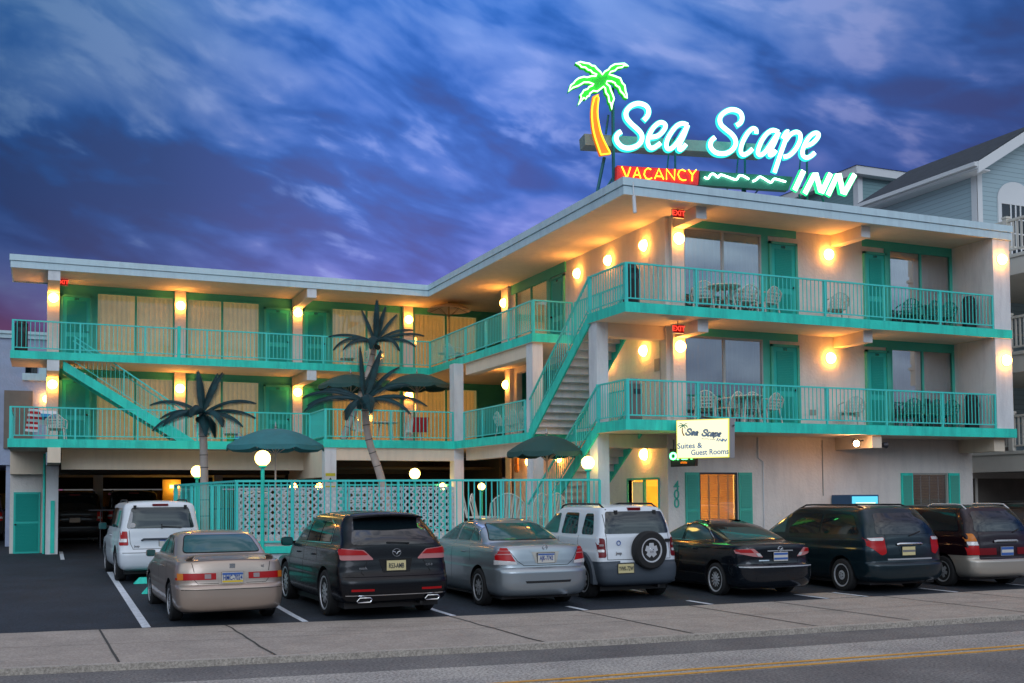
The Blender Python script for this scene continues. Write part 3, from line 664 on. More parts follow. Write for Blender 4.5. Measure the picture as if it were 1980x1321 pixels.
# ------------- railings
def railing(pts, z, h=.93, gap=.125, post=1.9, posts_at=None, top=.045):
    mb = MB()
    for (ax, ay), (bx, by) in zip(pts, pts[1:]):
        a = Vector((ax, ay, z)); b = Vector((bx, by, z)); L = (b-a).length; d = (b-a)/L
        mb.bar(a+Vector((0, 0, h)), b+Vector((0, 0, h)), top, .04); mb.bar(a+Vector((0, 0, .1)), b+Vector((0, 0, .1)), .025, .03)
        npost = max(1, round(L/post)); n = max(1, round(L/gap))
        for k in range(npost+1):
            p = a+d*(L*k/npost); p = p+d*(0.02 if k == 0 else -.02 if k == npost else 0); mb.box(p.x-.024, p.x+.024, p.y-.024, p.y+.024, z, z+h)
        for k in range(1, n):
            if any(abs(k/n-j/npost) < .3/n for j in range(npost+1)): continue
            p = a+d*(L*k/n); mb.box(p.x-.009, p.x+.009, p.y-.009, p.y+.009, z+.1, z+h)
    return part(mb, 'railing', 'rail')
i_ = .06
railing([(XL+i_, YW-.1), (XL+i_, Y1+i_), (X0+i_, Y1+i_), (X0+i_, SW1+i_), (13.7, SW1+i_)], Z3)
railing([(13.74, SW1), (13.74, SW0+.2)], Z3)
railing([(X0+i_, SW0-.02), (X0+i_, Y0+i_), (24.08, Y0+i_)], Z3)
railing([(XL+i_, 37.9), (XL+i_, 34.62), (7.9, 34.62), (7.9, 32.58), (12.08, 32.58)], Z2)
railing([(12.41, 32.5), (12.46, 27.75)], Z2)
railing([(X0+i_, 23.42), (X0+i_, Y0+i_), (24.08, Y0+i_)], Z2)
railing([(13.74, 27.3), (13.74, 23.6)], Z2)
mb = MB(); 
for x in (3.95, 5.5, 7.0): pass
p0 = (3.95, Y1+.45)
mb.box(3.9, 4.0, Y1+.02, Y1+.12, Z3, Z3+1.0); part(mb, 'gate_post', 'mint')
# ================================================================== LAMPS
pbr('lamp_base', (0.55, 0.5, 0.42), 0.5)
def wall_lamp(x, y, z, face, label, group='round wall lamps along the walkways', r=.15):
    t = empty('wall_lamp', (x, y, z), label, 'lamp', group)
    ax = 'Y' if face[1] else 'X'; sg = face[1] or face[0]
    mb = MB(); mb.lathe([(0.02, 0.0), (r*.98, 0.0), (r*.98, .025*sg), (r*.8, .03*sg)], (0, 0, 0), 20, 0, ax); mb.build('lamp_base', 'lamp_base', t, 40, world=False)
    mb = MB(); k = 8; mb.lathe([(max(1e-3, r*math.cos(math.pi/2*i/k)), sg*(.031+.15*math.sin(math.pi/2*i/k))) for i in range(k+1)], (0, 0, 0), 20, 0, ax); mb.build('globe', 'lamp_glow', t, 60, world=False)
    return t
names4 = ['left end pilaster', 'second pilaster from the left', 'pilaster between the two green doors', 'pilaster behind the palm tops']
for z, lv in ((8.72, 'top'), (5.88, 'middle')):
    for x, nm in zip((.235, 4.23, 8.25, 12.38), names4):
        wall_lamp(x, YW-.162, z, (0, -1), f'round wall lamp on the {nm}, {lv} walkway')
for y, nm in ((24.41, 'nearest the street corner'), (26.36, 'middle one of three in a row'), (28.26, 'furthest one of three in a row')):
    wall_lamp(XW-.002, y, 8.70, (-1, 0), f'wall lamp on the top court wall, {nm}')
for y, nm in ((24.48, 'nearest the street corner'), (26.42, 'just right of the white column')):
    wall_lamp(XW-.002, y, 5.93, (-1, 0), f'wall lamp on the middle court wall, {nm}')
wall_lamp(XW-.122, 33.55, 8.70, (-1, 0), 'wall lamp on the far pilaster in the inner corner, top walkway')
wall_lamp(XW-.122, 33.4, 5.9, (-1, 0), 'wall lamp on the far pilaster in the inner corner, middle walkway')
for y, z, nm in ((24.52, 3.21, 'above the lit office doorway'), (29.6, 3.3, 'behind the right court umbrella, right one'), (31.8, 3.25, 'behind the right court umbrella, left one')):
    wall_lamp(XW-.002, y, z, (-1, 0), f'ground floor wall lamp {nm}')
wall_lamp(14.75, YF-.142, 8.66, (0, -1), 'bright round wall lamp below the top exit sign'); wall_lamp(14.75, YF-.142, 5.90, (0, -1), 'bright round wall lamp below the lower exit sign')
p = at(1600, 493, Y=YF); wall_lamp(p.x, YF-.002, p.z, (0, -1), 'round wall lamp in the middle of the white street wall, top floor')
p = at(1604, 693, Y=YF); wall_lamp(p.x, YF-.002, p.z, (0, -1), 'round wall lamp in the middle of the white street wall, middle floor')
p = at(1936, 502, Y=Y0); wall_lamp(p.x, Y0+.028, p.z, (0, -1), 'round wall lamp at the top of the white end pillar'); p = at(1945, 697, Y=Y0); wall_lamp(p.x, Y0+.028, p.z, (0, -1), 'round wall lamp lower down on the white end pillar')
# flood light under the walkway
p = at(1656, 858, Y=22.0); t = empty('flood_light', p, 'small bright flood lamp under the middle walkway edge', 'lamp')
mb = MB(); mb.sphere((0, 0, 0), .075, 12); mb.build('bulb', 'flood_glow', t, 60, world=False); mb = MB(); mb.lathe([(.02, 0), (.06, .0), (.09, -.12)], (.1, .06, .05), 12, 0, 'X'); mb.tube([(.12, .05, .05), (.35, .15, .1)], .02, 6); mb.lathe([(.02, 0), (.06, .0), (.09, .12)], (.95, .1, -.02), 12, 0, 'X'); mb.build('housing', 'alu_dark', t, 40, world=False)
# exit signs 
def exit_sign(loc, label, axis='X'):
    t = empty('exit_sign', loc, label, 'sign', 'red exit signs')
    mb = MB(); mb.box(-.17, .17, 0, .06, -.11, .11); mb.box(-.012, .012, .02, .04, .11, .2); mb.build('housing', 'lamp_base', t, world=False)
    mb = MB(); mb.box(-.155, .155, -.006, -.001, -.095, .095); mb.build('sign_face', 'exit_red_dim', t, world=False)
    mb = MB(); text_into(mb, 'EXIT', .18, (0, -.012, 0), (1, 0, 0), (0, 0, 1), .003, bold=.002); mb.build('lettering', 'exit_red', t, world=False)
emi('exit_red_dim', (0.30, 0.010, 0.006), 0.6)
exit_sign(at(1312, 413, Y=22.6), 'red exit sign hanging under the roof beam'); exit_sign(at(1312, 636, Y=22.6), 'red exit sign hanging under the lower soffit beam')
exit_sign(at(121, 546, Y=37.4), 'small red exit sign by the left end of the top walkway')
# ================================================================== ROOF SIGN
ds = Vector((math.cos(math.radians(11.2)), -math.sin(math.radians(11.2)), 0)); ns = Vector((ds.y, -ds.x, 0)); up = Vector((0, 0, 1))
SP = at(1195, 350, Y=24.6)
def pl(px, py, P, n, off=0.0):
    d = ray(px, py); o = Vector((0, 0, HC)); q = P+n*off; return o+d*((q-o).dot(n)/d.dot(n))
def S(px, py, off=0.0):
    p = pl(px, py, SP, ns); return p+ns*off
sign = empty('roof_sign', (16, 24, ZT), 'neon roof sign with green palm, white script name and red vacancy box', 'neon sign')
emi('neon_white', (0.80, 1.0, 0.98), 2.6); emi('neon_cyan', (0.04, 0.85, 0.75), 1.15); emi('neon_green_w', (0.72, 1.0, 0.80), 3.2); emi('neon_rim_green', (0.03, 0.9, 0.30), 1.3)
emi('neon_green', (0.35, 1.0, 0.30), 4.5); emi('neon_yellow', (1.0, 0.50, 0.02), 4.5); emi('neon_amber', (1.0, 0.52, 0.03), 2.4); emi('neon_pale', (0.55, 1.0, 0.88), 5.0)
pbr('plate_green', (0.02, 0.62, 0.03), 0.4, emit=(0.0, 0.75, 0.03), estr=0.10); pbr('plate_orange', (0.95, 0.25, 0.01), 0.4, emit=(1.0, 0.20, 0.0), estr=0.35)  # plates given a faint glow of their own for the tubes' light
pbr('plate_red', (0.75, 0.02, 0.02), 0.35, emit=(0.9, 0.02, 0.01), estr=0.12); pbr('plate_dark_green', (0.005, 0.16, 0.10), 0.4); pbr('sign_steel', (0.02, 0.14, 0.18), 0.5, 0.3); pbr('sign_beam', (0.30, 0.38, 0.36), 0.6, var=.15)  # red plate also carries tube light as its own glow
def smooth_path(pts, k=4):
    out_ = []
    n = len(pts)
    for i in range(n-1):
        p0, p1, p2, p3 = pts[max(i-1, 0)], pts[i], pts[i+1], pts[min(i+2, n-1)]
        for j in range(k):
            t = j/k; out_.append(tuple(0.5*((2*b)+(-a+c)*t+(2*a-5*b+4*c-d)*t*t+(-a+3*b-3*c+d)*t**3) for a, b, c, d in zip(p0, p1, p2, p3)))
    out_.append(pts[-1]); return out_
def ribbon(mb, path3, wd, dep, n, m=0, taper=None):
    """flat raised stroke: width wd along path3 (3-d points in the sign plane), depth dep towards n"""
    k = len(path3); L = []; R = []
    for i, p in enumerate(path3):
        d = (path3[min(i+1, k-1)]-path3[max(i-1, 0)]).normalized(); s = n.cross(d).normalized(); h = wd/2*(taper(i/(k-1)) if taper else 1); L.append(p+s*h); R.append(p-s*h)
    # rounded ends
    def capf(c, a, b):
        v = []
        ax = (a-b)/2; r = ax.length; t = n.cross(ax).normalized()*r
        return [c+ax*math.cos(q)+t*math.sin(q) for q in (math.pi*.25, math.pi*.5, math.pi*.75)]
    for i in range(k-1):
        a, b, c, d = L[i], L[i+1], R[i+1], R[i]; o = n*dep
        mb.add([a, b, c, d, a+o, b+o, c+o, d+o], [(0, 3, 2, 1), (4, 5, 6, 7), (0, 1, 5, 4), (2, 3, 7, 6)], m)
    for c, a, b in ((path3[0], R[0], L[0]), (path3[-1], L[-1], R[-1])):
        pts = [a]+[c+(a-c)*math.cos(q)+n.cross(a-c)*(-1)*math.sin(q)*(-1) for q in (math.pi*.25, math.pi*.5, math.pi*.75)]+[b]
        mb.prism(pts, n*dep, m)
A_ = lambda L: [(1100+x/7.338, 180+y/7.338) for x, y in L]
B_ = lambda L: [(1340+x/7.338, 190+y/7.338) for x, y in L]
C_ = lambda L: [(1400+x/6.6, 290+y/6.6) for x, y in L]
D_ = lambda L: [(1180+x/8.25, 300+y/8.25) for x, y in L]
E_2 = lambda L: [(1080+x/6.006, 100+y/6.006) for x, y in L]
strokes = {
 'S1': [A_([(1045, 405), (1095, 345), (1112, 270), (1070, 200), (965, 170), (860, 205), (795, 285), (800, 370), (865, 455), (950, 530), (1008, 600), (1015, 680), (965, 755), (860, 798), (760, 792), (688, 740), (652, 665), (675, 600), (725, 568)])],
 'e1': [A_([(1135, 648), (1240, 628), (1320, 555), (1350, 480), (1305, 440), (1240, 455), (1165, 530), (1112, 640), (1100, 730), (1135, 795), (1195, 790), (1280, 730)])],
 'a1': [A_([(1665, 475), (1590, 452), (1505, 490), (1425, 590), (1370, 700), (1365, 785), (1400, 815), (1460, 785), (1535, 695), (1600, 590), (1665, 475)]), A_([(1665, 475), (1610, 620), (1555, 740), (1545, 820), (1590, 805), (1640, 745)])],
 'S2': [B_([(595, 405), (650, 365), (672, 300), (650, 230), (585, 190), (495, 188), (405, 235), (358, 305), (370, 390), (440, 460), (520, 525), (572, 595), (580, 675), (530, 755), (440, 802), (330, 800), (258, 758), (222, 690), (240, 620), (290, 575)])],
 'c2': [B_([(872, 520), (868, 465), (820, 452), (758, 505), (700, 600), (660, 700), (655, 785), (695, 820), (760, 792), (820, 738)])],
 'a2': [B_([(1190, 500), (1110, 474), (1030, 515), (960, 605), (910, 715), (895, 795), (930, 825), (990, 790), (1060, 695), (1125, 600), (1190, 500)]), B_([(1190, 500), (1135, 640), (1075, 760), (1065, 825), (1110, 810), (1150, 760)])],
 'p2': [B_([(1245, 590), (1300, 500), (1330, 500)]), B_([(1310, 510), (1275, 640), (1215, 810), (1130, 1070)]), B_([(1290, 620), (1350, 540), (1430, 500), (1490, 525), (1490, 620), (1430, 740), (1340, 830), (1260, 852)])],
 'e2': [B_([(1560, 695), (1650, 668), (1725, 600), (1755, 535), (1720, 512), (1660, 535), (1590, 615), (1532, 740), (1530, 825), (1580, 862), (1645, 840), (1700, 790)])]}
def P3(path, off=0.0): return [S(x, y, off) for x, y in path]
for nm, ss in strokes.items():
    body = MB(); tubes = MB(); W_ = .155 if nm[0] != 'S' else .165
    for s in ss:
        sp = smooth_path(s, 4)
        ribbon(body, P3(sp), W_, .10, ns); tp = P3(sp, .105)
        ribbon(tubes, tp, W_*.68, .02, ns)
    o = body.build('letter', 'neon_cyan', sign); tag(o, 'upper case script letter' if nm[0] == 'S' else None); tubes.build('tube_light', 'neon_white', o)
for s in (C_([(985, 285), (872, 530)]), C_([(1000, 572), (1125, 330), (1140, 320), (1200, 545), (1215, 560), (1330, 320)]), C_([(1295, 592), (1415, 340), (1435, 325), (1485, 565), (1500, 575), (1635, 330)])):
    o = MB(); ribbon(o, P3(s, .02), .19, .1, ns); b = o.build('letter', 'neon_rim_green', sign, recalc=True); o = MB(); ribbon(o, P3(s, .13), .13, .02, ns); o.build('tube_light', 'neon_green_w', b)
# vacancy box
def box_on_sign(corners, dep, off): return [S(x, y, off) for x, y in corners], ns*-dep
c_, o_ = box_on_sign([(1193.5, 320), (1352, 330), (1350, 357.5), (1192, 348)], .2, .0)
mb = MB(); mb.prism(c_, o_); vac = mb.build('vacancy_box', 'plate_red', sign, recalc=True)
for L in ([(175, 190), (245, 350)], [(312, 205), (265, 350)], [(360, 362), (420, 208), (475, 378)], [(375, 322), (455, 328)], [(640, 240), (590, 217), (545, 255), (530, 320), (560, 378), (610, 392), (655, 375)], [(700, 387), (765, 225), (840, 397)], [(722, 345), (812, 352)], [(887, 397), (885, 230), (1015, 402), (1018, 235)], [(1190, 270), (1140, 240), (1090, 262), (1070, 320), (1100, 387), (1150, 412), (1198, 405)], [(1235, 240), (1300, 322)], [(1362, 240), (1300, 322), (1295, 422)]):
    if 'vt' not in globals(): vt = MB()
    vt.tube([S(x, y, .05) for x, y in D_(L)], .016, 6)
vt.build('lettering', 'neon_yellow', vac, 60)
c_, o_ = box_on_sign([(1354, 330.2), (1533, 342), (1524, 368.5), (1352, 357.6)], .2, .0)
mb = MB(); mb.prism(c_, o_); gb = mb.build('wave_box', 'plate_dark_green', sign, recalc=True)
mb = MB()
for L in ([(150, 1130), (200, 1150), (240, 1092), (285, 1087), (345, 1132), (380, 1095), (490, 1130), (600, 1165), (640, 1112), (700, 1112), (780, 1158)], [(835, 1188), (880, 1168), (920, 1130), (960, 1130), (1060, 1192), (1100, 1200), (1130, 1160), (1170, 1157), (1300, 1195)]):
    mb.tube([S(x, y, .06) for x, y in smooth_path(B_(L), 3)], .028, 8)
mb.build('wave_light', 'neon_pale', gb, 60)
# palm
PO = [(445, 468), (520, 410), (538, 430), (545, 480), (575, 520), (585, 590), (600, 600), (613, 675), (622, 600), (640, 555), (622, 500), (600, 450), (590, 410), (550, 375), (560, 347), (610, 350), (650, 370), (660, 395), (700, 420), (715, 465), (755, 505), (765, 530), (790, 545), (785, 500), (772, 465), (765, 400), (735, 370), (712, 315), (640, 288), (582, 270), (600, 240), (650, 225), (680, 195), (735, 185), (755, 165), (803, 172), (760, 145), (720, 148), (650, 152), (600, 180), (575, 215), (535, 235), (505, 275), (480, 240), (440, 205), (415, 172), (385, 170), (350, 145), (300, 138), (250, 125), (200, 140), (245, 160), (260, 182), (310, 190), (335, 215), (370, 225), (390, 250), (440, 272), (430, 290), (380, 290), (330, 305), (290, 298), (230, 315), (190, 345), (175, 370), (140, 395), (115, 468), (160, 425), (230, 400), (290, 362), (350, 362), (405, 385), (390, 400), (350, 415), (335, 440), (290, 455), (270, 490), (250, 510), (262, 535), (225, 620), (290, 540), (310, 555), (330, 525), (350, 520), (360, 490), (400, 460), (445, 468)]
def offset_poly(pts, d):
    out_ = []; n = len(pts)
    for i in range(n):
        a, b, c = Vector(pts[i-1]), Vector(pts[i]), Vector(pts[(i+1) % n]); e1 = (b-a); e2 = (c-b)
        if e1.length < 1e-6 or e2.length < 1e-6: out_.append(tuple(b)); continue
        n1 = Vector((e1.y, -e1.x)).normalized(); n2 = Vector((e2.y, -e2.x)).normalized(); m = n1+n2
        m = m.normalized() if m.length > .2 else n1; out_.append((b.x+m.x*d, b.y+m.y*d))
    return out_
def area(p): return sum(p[i-1][0]*p[i][1]-p[i][0]*p[i-1][1] for i in range(len(p)))
PO_ = PO[:-1]; outer = offset_poly(PO_, 9 if area(PO_) > 0 else -9)
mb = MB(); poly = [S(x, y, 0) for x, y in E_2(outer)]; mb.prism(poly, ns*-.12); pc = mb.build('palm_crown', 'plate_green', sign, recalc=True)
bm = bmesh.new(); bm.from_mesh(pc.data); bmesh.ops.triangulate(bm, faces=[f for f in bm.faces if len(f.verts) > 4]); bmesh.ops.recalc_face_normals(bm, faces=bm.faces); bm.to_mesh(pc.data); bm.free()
mb = MB(); mb.tube([S(x, y, .04) for x, y in E_2(PO_)], .020, 6, closed=True); mb.build('tube_light', 'neon_green', pc, 60)
TL = smooth_path([(405, 520), (385, 700), (395, 870), (420, 990), (455, 1100), (490, 1200)], 3); TR = smooth_path([(470, 490), (448, 700), (470, 870), (500, 980), (550, 1090), (600, 1185)], 3)
tp_ = offset_poly(TL+TR[::-1], 7 if area(TL+TR[::-1]) > 0 else -7)
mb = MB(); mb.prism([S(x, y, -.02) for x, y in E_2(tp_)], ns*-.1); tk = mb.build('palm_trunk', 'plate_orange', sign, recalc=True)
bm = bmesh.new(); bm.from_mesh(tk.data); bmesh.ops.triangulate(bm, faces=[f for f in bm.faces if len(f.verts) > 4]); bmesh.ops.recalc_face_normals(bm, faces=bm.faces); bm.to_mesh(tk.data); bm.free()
mb = MB(); mb.tube([S(x, y, .03) for x, y in E_2([(415, 540)]+TL[2:]+TR[::-1][:-1]+[(450, 510)])], .022, 6, closed=True); mb.build('tube_light', 'neon_amber', tk, 60)
# beam and posts behind
mb = MB()
mb.prism([S(1137, 250, -.35), S(1340, 262, -.35), S(1490, 271, -.35), S(1490, 292, -.35), S(1340, 283, -.35), S(1139, 272, -.35)][::-1], ns*-.5); mb.build('sign_beam', 'sign_beam', sign, recalc=True)
mb = MB()
def post(a, b, r=.035, off=-.3): mb.tube([S(*a, off), S(*b, off)], r, 6)
post((1189, 165), (1191, 356), .05, -.2); post((1183, 215), (1178, 252), .03); post((1175, 298), (1160, 372), .045); post((1195, 332), (1168, 375), .03)
for x, y0 in ((1304, 298), (1440, 300), (1561, 308)):
    post((x, y0-40), (x-8, y0+40), .02); post((x+9, y0-40), (x+10, y0+75), .032)
post((1416, 355), (1412, 375), .02); post((1445, 360), (1447, 380), .035); post((1475, 362), (1455, 385), .02); post((1555, 370), (1562, 395), .03); post((1600, 375), (1606, 398), .03); post((1447, 368), (1462, 383), .02)
[q.build('support_post', 'sign_steel', sign, 40) for q in mb.pieces()]
# hanging white tube at the roof corner
p = at(1224, 352, Y=Y0-.06); q = at(1227.5, 412, Y=Y0-.12)
mb = MB(); mb.tube([p, p.lerp(q, .45)], .016, 8, 0); mb.tube([p.lerp(q, .45), q], .045, 8, 0); tag(mb.build('hanging_tube', 'white_paint', None, 50), 'thin white tube hanging from the roof corner under the vacancy box', 'pipe')
# ================================================================== LIGHT BOX SIGN
dl = Vector((.42, -.907, 0)).normalized(); nl = Vector((dl.y, -dl.x, 0)); LP = at(1307, 850, Y=21.75)
def Lb(px, py, off=0.0): return pl(px, py, LP, nl)+nl*off
lb = empty('light_box_sign', LP, 'pale yellow lit box sign with blue lettering hung over the office', 'sign')
emi('box_face', (1.0, 0.96, 0.62), 1.1); emi('box_edge', (1.0, 0.92, 0.12), 1.0); pbr('ink_blue', (0.06, 0.26, 0.62), 0.6); pbr('ink_green', (0.06, 0.30, 0.18), .6); pbr('ink_brown', (0.45, 0.20, 0.06), .6); pbr('ink_grey', (.28, .36, .46), .6); pbr('box_grey', (.35, .36, .38), .5)
cs = [Lb(1307.5, 812.5), Lb(1411, 808.5), Lb(1411, 885), Lb(1308.5, 887.5)]
mb = MB(); mb.prism(cs[::-1], nl*-.22); mb.build('cabinet', 'box_grey', lb, recalc=True)
ctr = sum(cs, Vector())/4
mb = MB(); mb.prism([(ctr+(c-ctr)*.985)+nl*.004 for c in cs][::-1], nl*.006); mb.build('face_rim', 'box_edge', lb, recalc=True)
mb = MB(); mb.prism([(ctr+(c-ctr)*.95)+nl*.012 for c in cs][::-1], nl*.006); face = mb.build('sign_face', 'box_face', lb, recalc=True)
mp_ = lambda x, y: (1311.5+(x-1100)*.174, 818+(y-119)*.138)
def Lm(x, y, off): a, b = mp_(x, y); return Lb(a, b, off)
mb = MB()
for ss in strokes.values():
    for s in ss: ribbon(mb, [Lm(x, y, .02) for x, y in smooth_path(s, 2)], .042, .002, nl)
mb.build('lettering', 'ink_grey', face)
mb = MB()
for s in (C_([(985, 285), (872, 530)]), C_([(1000, 572), (1125, 330), (1200, 545), (1215, 560), (1330, 320)]), C_([(1295, 592), (1415, 340), (1485, 565), (1500, 575), (1635, 330)])): ribbon(mb, [Lm(x, y, .022) for x, y in s], .027, .002, nl)
hx = (Lb(1400, 860)-Lb(1320, 860)); sc_x = hx.length/80
text_into(mb, 'Suites &', .18, Lb(1334, 862.5, .02), dl, up, .001, sx=1.15, bold=.003); text_into(mb, 'Guest Rooms', .18, Lb(1373, 874.5, .02), dl, up, .001, sx=1.0, bold=.003)
mb.build('lettering', 'ink_blue', face)
mb = MB()
for L in ([(150, 1130), (240, 1092), (345, 1132), (490, 1130), (640, 1112), (780, 1158)], [(835, 1188), (940, 1130), (1100, 1200), (1170, 1157), (1300, 1195)]): ribbon(mb, [Lm(x, y, .02) for x, y in B_(L)], .012, .002, nl)
mb.build('wave_mark', 'ink_grey', face)
mb = MB(); mb.prism([Lm(x, y, .02) for x, y in E_2(PO_)], nl*.003); o = mb.build('palm_mark', 'ink_green', face)
mb = MB(); mb.prism([Lm(x, y, .02) for x, y in E_2(TL+TR[::-1])], nl*.003); mb.build('trunk_mark', 'ink_brown', face)
mb = MB(); mb.tube([Lb(1415, 822, -.1), Lb(1420, 822, -.1)+Vector((0.3, .9, -.1))], .02, 6); mb.tube([Lb(1385, 810, -.1), Lb(1385, 810, -.1)+Vector((.0, .7, .1))], .02, 6); mb.build('bracket', 'alu_dark', lb)
# OPEN sign
OP = at(1296, 885, Y=22.75)
def Ob(px, py, off=0.0): return pl(px, py, OP, nl)+nl*off
ob = empty('open_sign', OP, 'small dark sign with green neon open lettering behind the yellow box', 'sign')
cs = [Ob(1295, 868), Ob(1345, 866.5), Ob(1344, 901), Ob(1297, 903)]
mb = MB(); mb.prism(cs[::-1], nl*-.12); mb.build('cabinet', 'black', ob, recalc=True)
emi('neon_open', (0.10, 1.0, 0.22), 9.0); emi('led_orange', (1.0, .25, .02), .7)
mb = MB(); text_into(mb, 'OPEN', .25, Ob(1318, 882.5, .03), dl, up, .01, bold=.006); mb.build('lettering', 'neon_open', ob)
mb = MB(); 
for k in range(5): c = Ob(1318+k*2.2, 895-(k % 2), .006); mb.box(c.x-.03, c.x+.03, c.y-.02, c.y+.0, c.z-.02, c.z+.02)
mb.build('dots', 'led_orange', ob)
mb = MB(); mb.tube([Ob(1300, 868, -.06), Ob(1300, 850, -.06)], .02, 6); mb.build('bracket', 'alu_dark', ob)
# ================================================================== POOL DECK
FA, FB, FC = Vector((4.05, 25.1, 0)), Vector((12.42, 23.3, 0)), Vector((3.55, 33.2, 0))
DZ = 1.02
pbr('pool_wall', (0.62, 0.64, 0.68), .7, var=.08, bump=.2); pbr('lattice', (0.66, 0.66, 0.68), .5); pbr('deck_floor', (.35, .36, .36), .8, var=.15)
mb = MB(); mb.prism([(FA.x, FA.y, .0), (FB.x, FB.y, .0), (12.42, 33.4, .0), (FC.x, FC.y, .0)], (0, 0, DZ-.002)); dk = mb.build('pool_deck', ['pool_wall'], recalc=True); tag(dk, 'raised white pool deck behind the parked cars', 'deck')
mb = MB()
def along(a, b, d0, d1, z0, z1, m=0):
    d = (b-a).normalized(); n = Vector((d.y, -d.x, 0)); mb.prism([a+n*d0+up*z0, b+n*d0+up*z0, b+n*d1+up*z0, a+n*d1+up*z0], (0, 0, z1-z0), m)
fence = empty('pool_fence', FA, 'mint green pool fence with white lattice behind its lower bars', 'fence')
along(FA, FB, .01, .05, DZ-.14, DZ+.02); along(FC, FA, .01, .05, DZ-.14, DZ+.02); mb.build('kick_board', 'mint', fence, recalc=True)
HT = 2.53
def fence_run(a, b, gap=.14, post=1.25, pw=.05, name='railing', bw=.012):
    mb = MB(); d = (b-a); L = d.length; d.normalize(); mb.bar(a+up*HT, b+up*HT, .06, .05); mb.bar(a+up*(DZ+.12), b+up*(DZ+.12), .03, .04)
    n = round(L/gap); np_ = max(1, round(L/post))
    for k in range(n+1):
        p = a+d*(L*k/n); mb.box(p.x-bw, p.x+bw, p.y-bw, p.y+bw, DZ+.1, HT)
    for k in range(np_+1):
        p = a+d*(L*k/np_); mb.bar(p+up*DZ, p+up*HT, pw, pw)
    return mb.build(name, 'rail', fence)
fence_run(FA, FB); fence_run(FC, FA+(FC-FA).normalized()*.07, gap=.19, bw=.007, post=2.7); fence_run(Vector((3.6, 33.1, 0)), Vector((12.2, 33.1, 0)), gap=.13)
def lattice(a, b, z0, z1, name='lattice_panel'):
    """two crossing layers of diagonal slats clipped to the panel"""
    mb = MB(); d = (b-a); L = d.length; d.normalize(); n = Vector((d.y, -d.x, 0)); H = z1-z0; st = .155; wv = .042
    for layer, sg in ((0, 1), (1, -1)):
        k = -H
        while k < L+H:
            u0, v0, u1, v1 = (k, 0, k+H, H) if sg > 0 else (k+H, 0, k, H)
            pts = []
            # clip in u to [0,L]
            def cut(u0, v0, u1, v1):
                t0, t1 = 0, 1; du = u1-u0
                for lo, hi in ((0, L),):
                    ta, tb = (lo-u0)/du, (hi-u0)/du
                    if ta > tb: ta, tb = tb, ta
                    t0, t1 = max(t0, ta), min(t1, tb)
                return (u0+du*t0, v0+(v1-v0)*t0, u0+du*t1, v0+(v1-v0)*t1) if t1 > t0+1e-3 else None
            c = cut(u0, v0, u1, v1)
            if c:
                p = a+d*c[0]+up*(z0+c[1])+n*(-.05-.008*layer); q = a+d*c[2]+up*(z0+c[3])+n*(-.05-.008*layer)
                mb.bar(p, q, .007, wv, 0, up=(sg*-d.x, sg*-d.y, 1))
            k += st*1.0
    mb.bar(a+up*z1-n*.054, b+up*z1-n*.054, .02, .04); mb.bar(a+up*z0-n*.054, b+up*z0-n*.054, .02, .04); mb.bar(a+up*(z0+H*.5)-n*.065, b+up*(z0+H*.5)-n*.065, .012, .02)
    for f in (0, .25, .5, .75, 1): p = a+(b-a)*f; mb.bar(p+up*z0-n*.054, p+up*z1-n*.054, .02, .04)
    return mb.build(name, 'lattice', fence)
dFB = (FB-FA).normalized()
pr = at(875, 960, Y=24.15); LR = FA+dFB*(pr.x-FA.x)/dFB.x
lattice(FA+dFB*.03, LR, DZ+.08, 2.36)
# globe lamps on posts
def globe_lamp(p, zc, r, label, z0=.0):
    t = empty('globe_lamp', (p.x, p.y, z0), label, 'lamp', 'yellow globe lamps around the pool')
    mb = MB(); mb.sphere((0, 0, zc-z0), r, 24); mb.build('globe', 'globe_glow', t, 80, world=False)
    mb = MB(); mb.tube([(0, 0, 0), (0, 0, zc-z0-r*.93)], .043, 10); mb.lathe([(.06, zc-z0-r-.05), (.085, zc-z0-r-.03), (.085, zc-z0-r*.9), (.06, zc-z0-r*.88)], n=12); mb.build('post', 'mint', t, 40, world=False)
g = at(508, 886, Y=24.93); globe_lamp(g, g.z, .178, 'largest glowing globe lamp, on a mint post in front of the lattice', DZ-.2)
g = at(1137, 895, Y=23.5); globe_lamp(g, g.z, .165, 'glowing globe lamp right of the dark umbrella, by the white column', DZ-.0)
g = at(802, 916, Y=33.3); globe_lamp(g, g.z, .175, 'glowing globe lamp right of the leaning palm trunk', DZ)
g = at(381, 912, Y=33.3); globe_lamp(g, g.z, .175, 'glowing globe lamp half hidden behind the left palm trunk', DZ)
for px, py in ((856, 941), (931, 941)):
    g = at(px, py, Y=33.0); globe_lamp(g, g.z, .12, 'small lamp glowing behind the '+('lattice end, next to the globe lamp' if px < 900 else 'plain railing, right of the lattice'), DZ)
for px, py in ((567, 941), (617, 941)):
    g = at(px, py, Y=40.0); wall_lamp(g.x, g.y, g.z, (0, -1), 'small car park lamp behind the fence, '+('left' if px < 600 else 'right')+' of the pair near the caution sign', 'small car park lamps', .13)
c = at(90, 771, Y=41.4); wall_lamp(c.x, 41.49, c.z, (0, -1), 'small warm lamp on the blue-grey neighbouring block, left of the pilaster', None, .13)
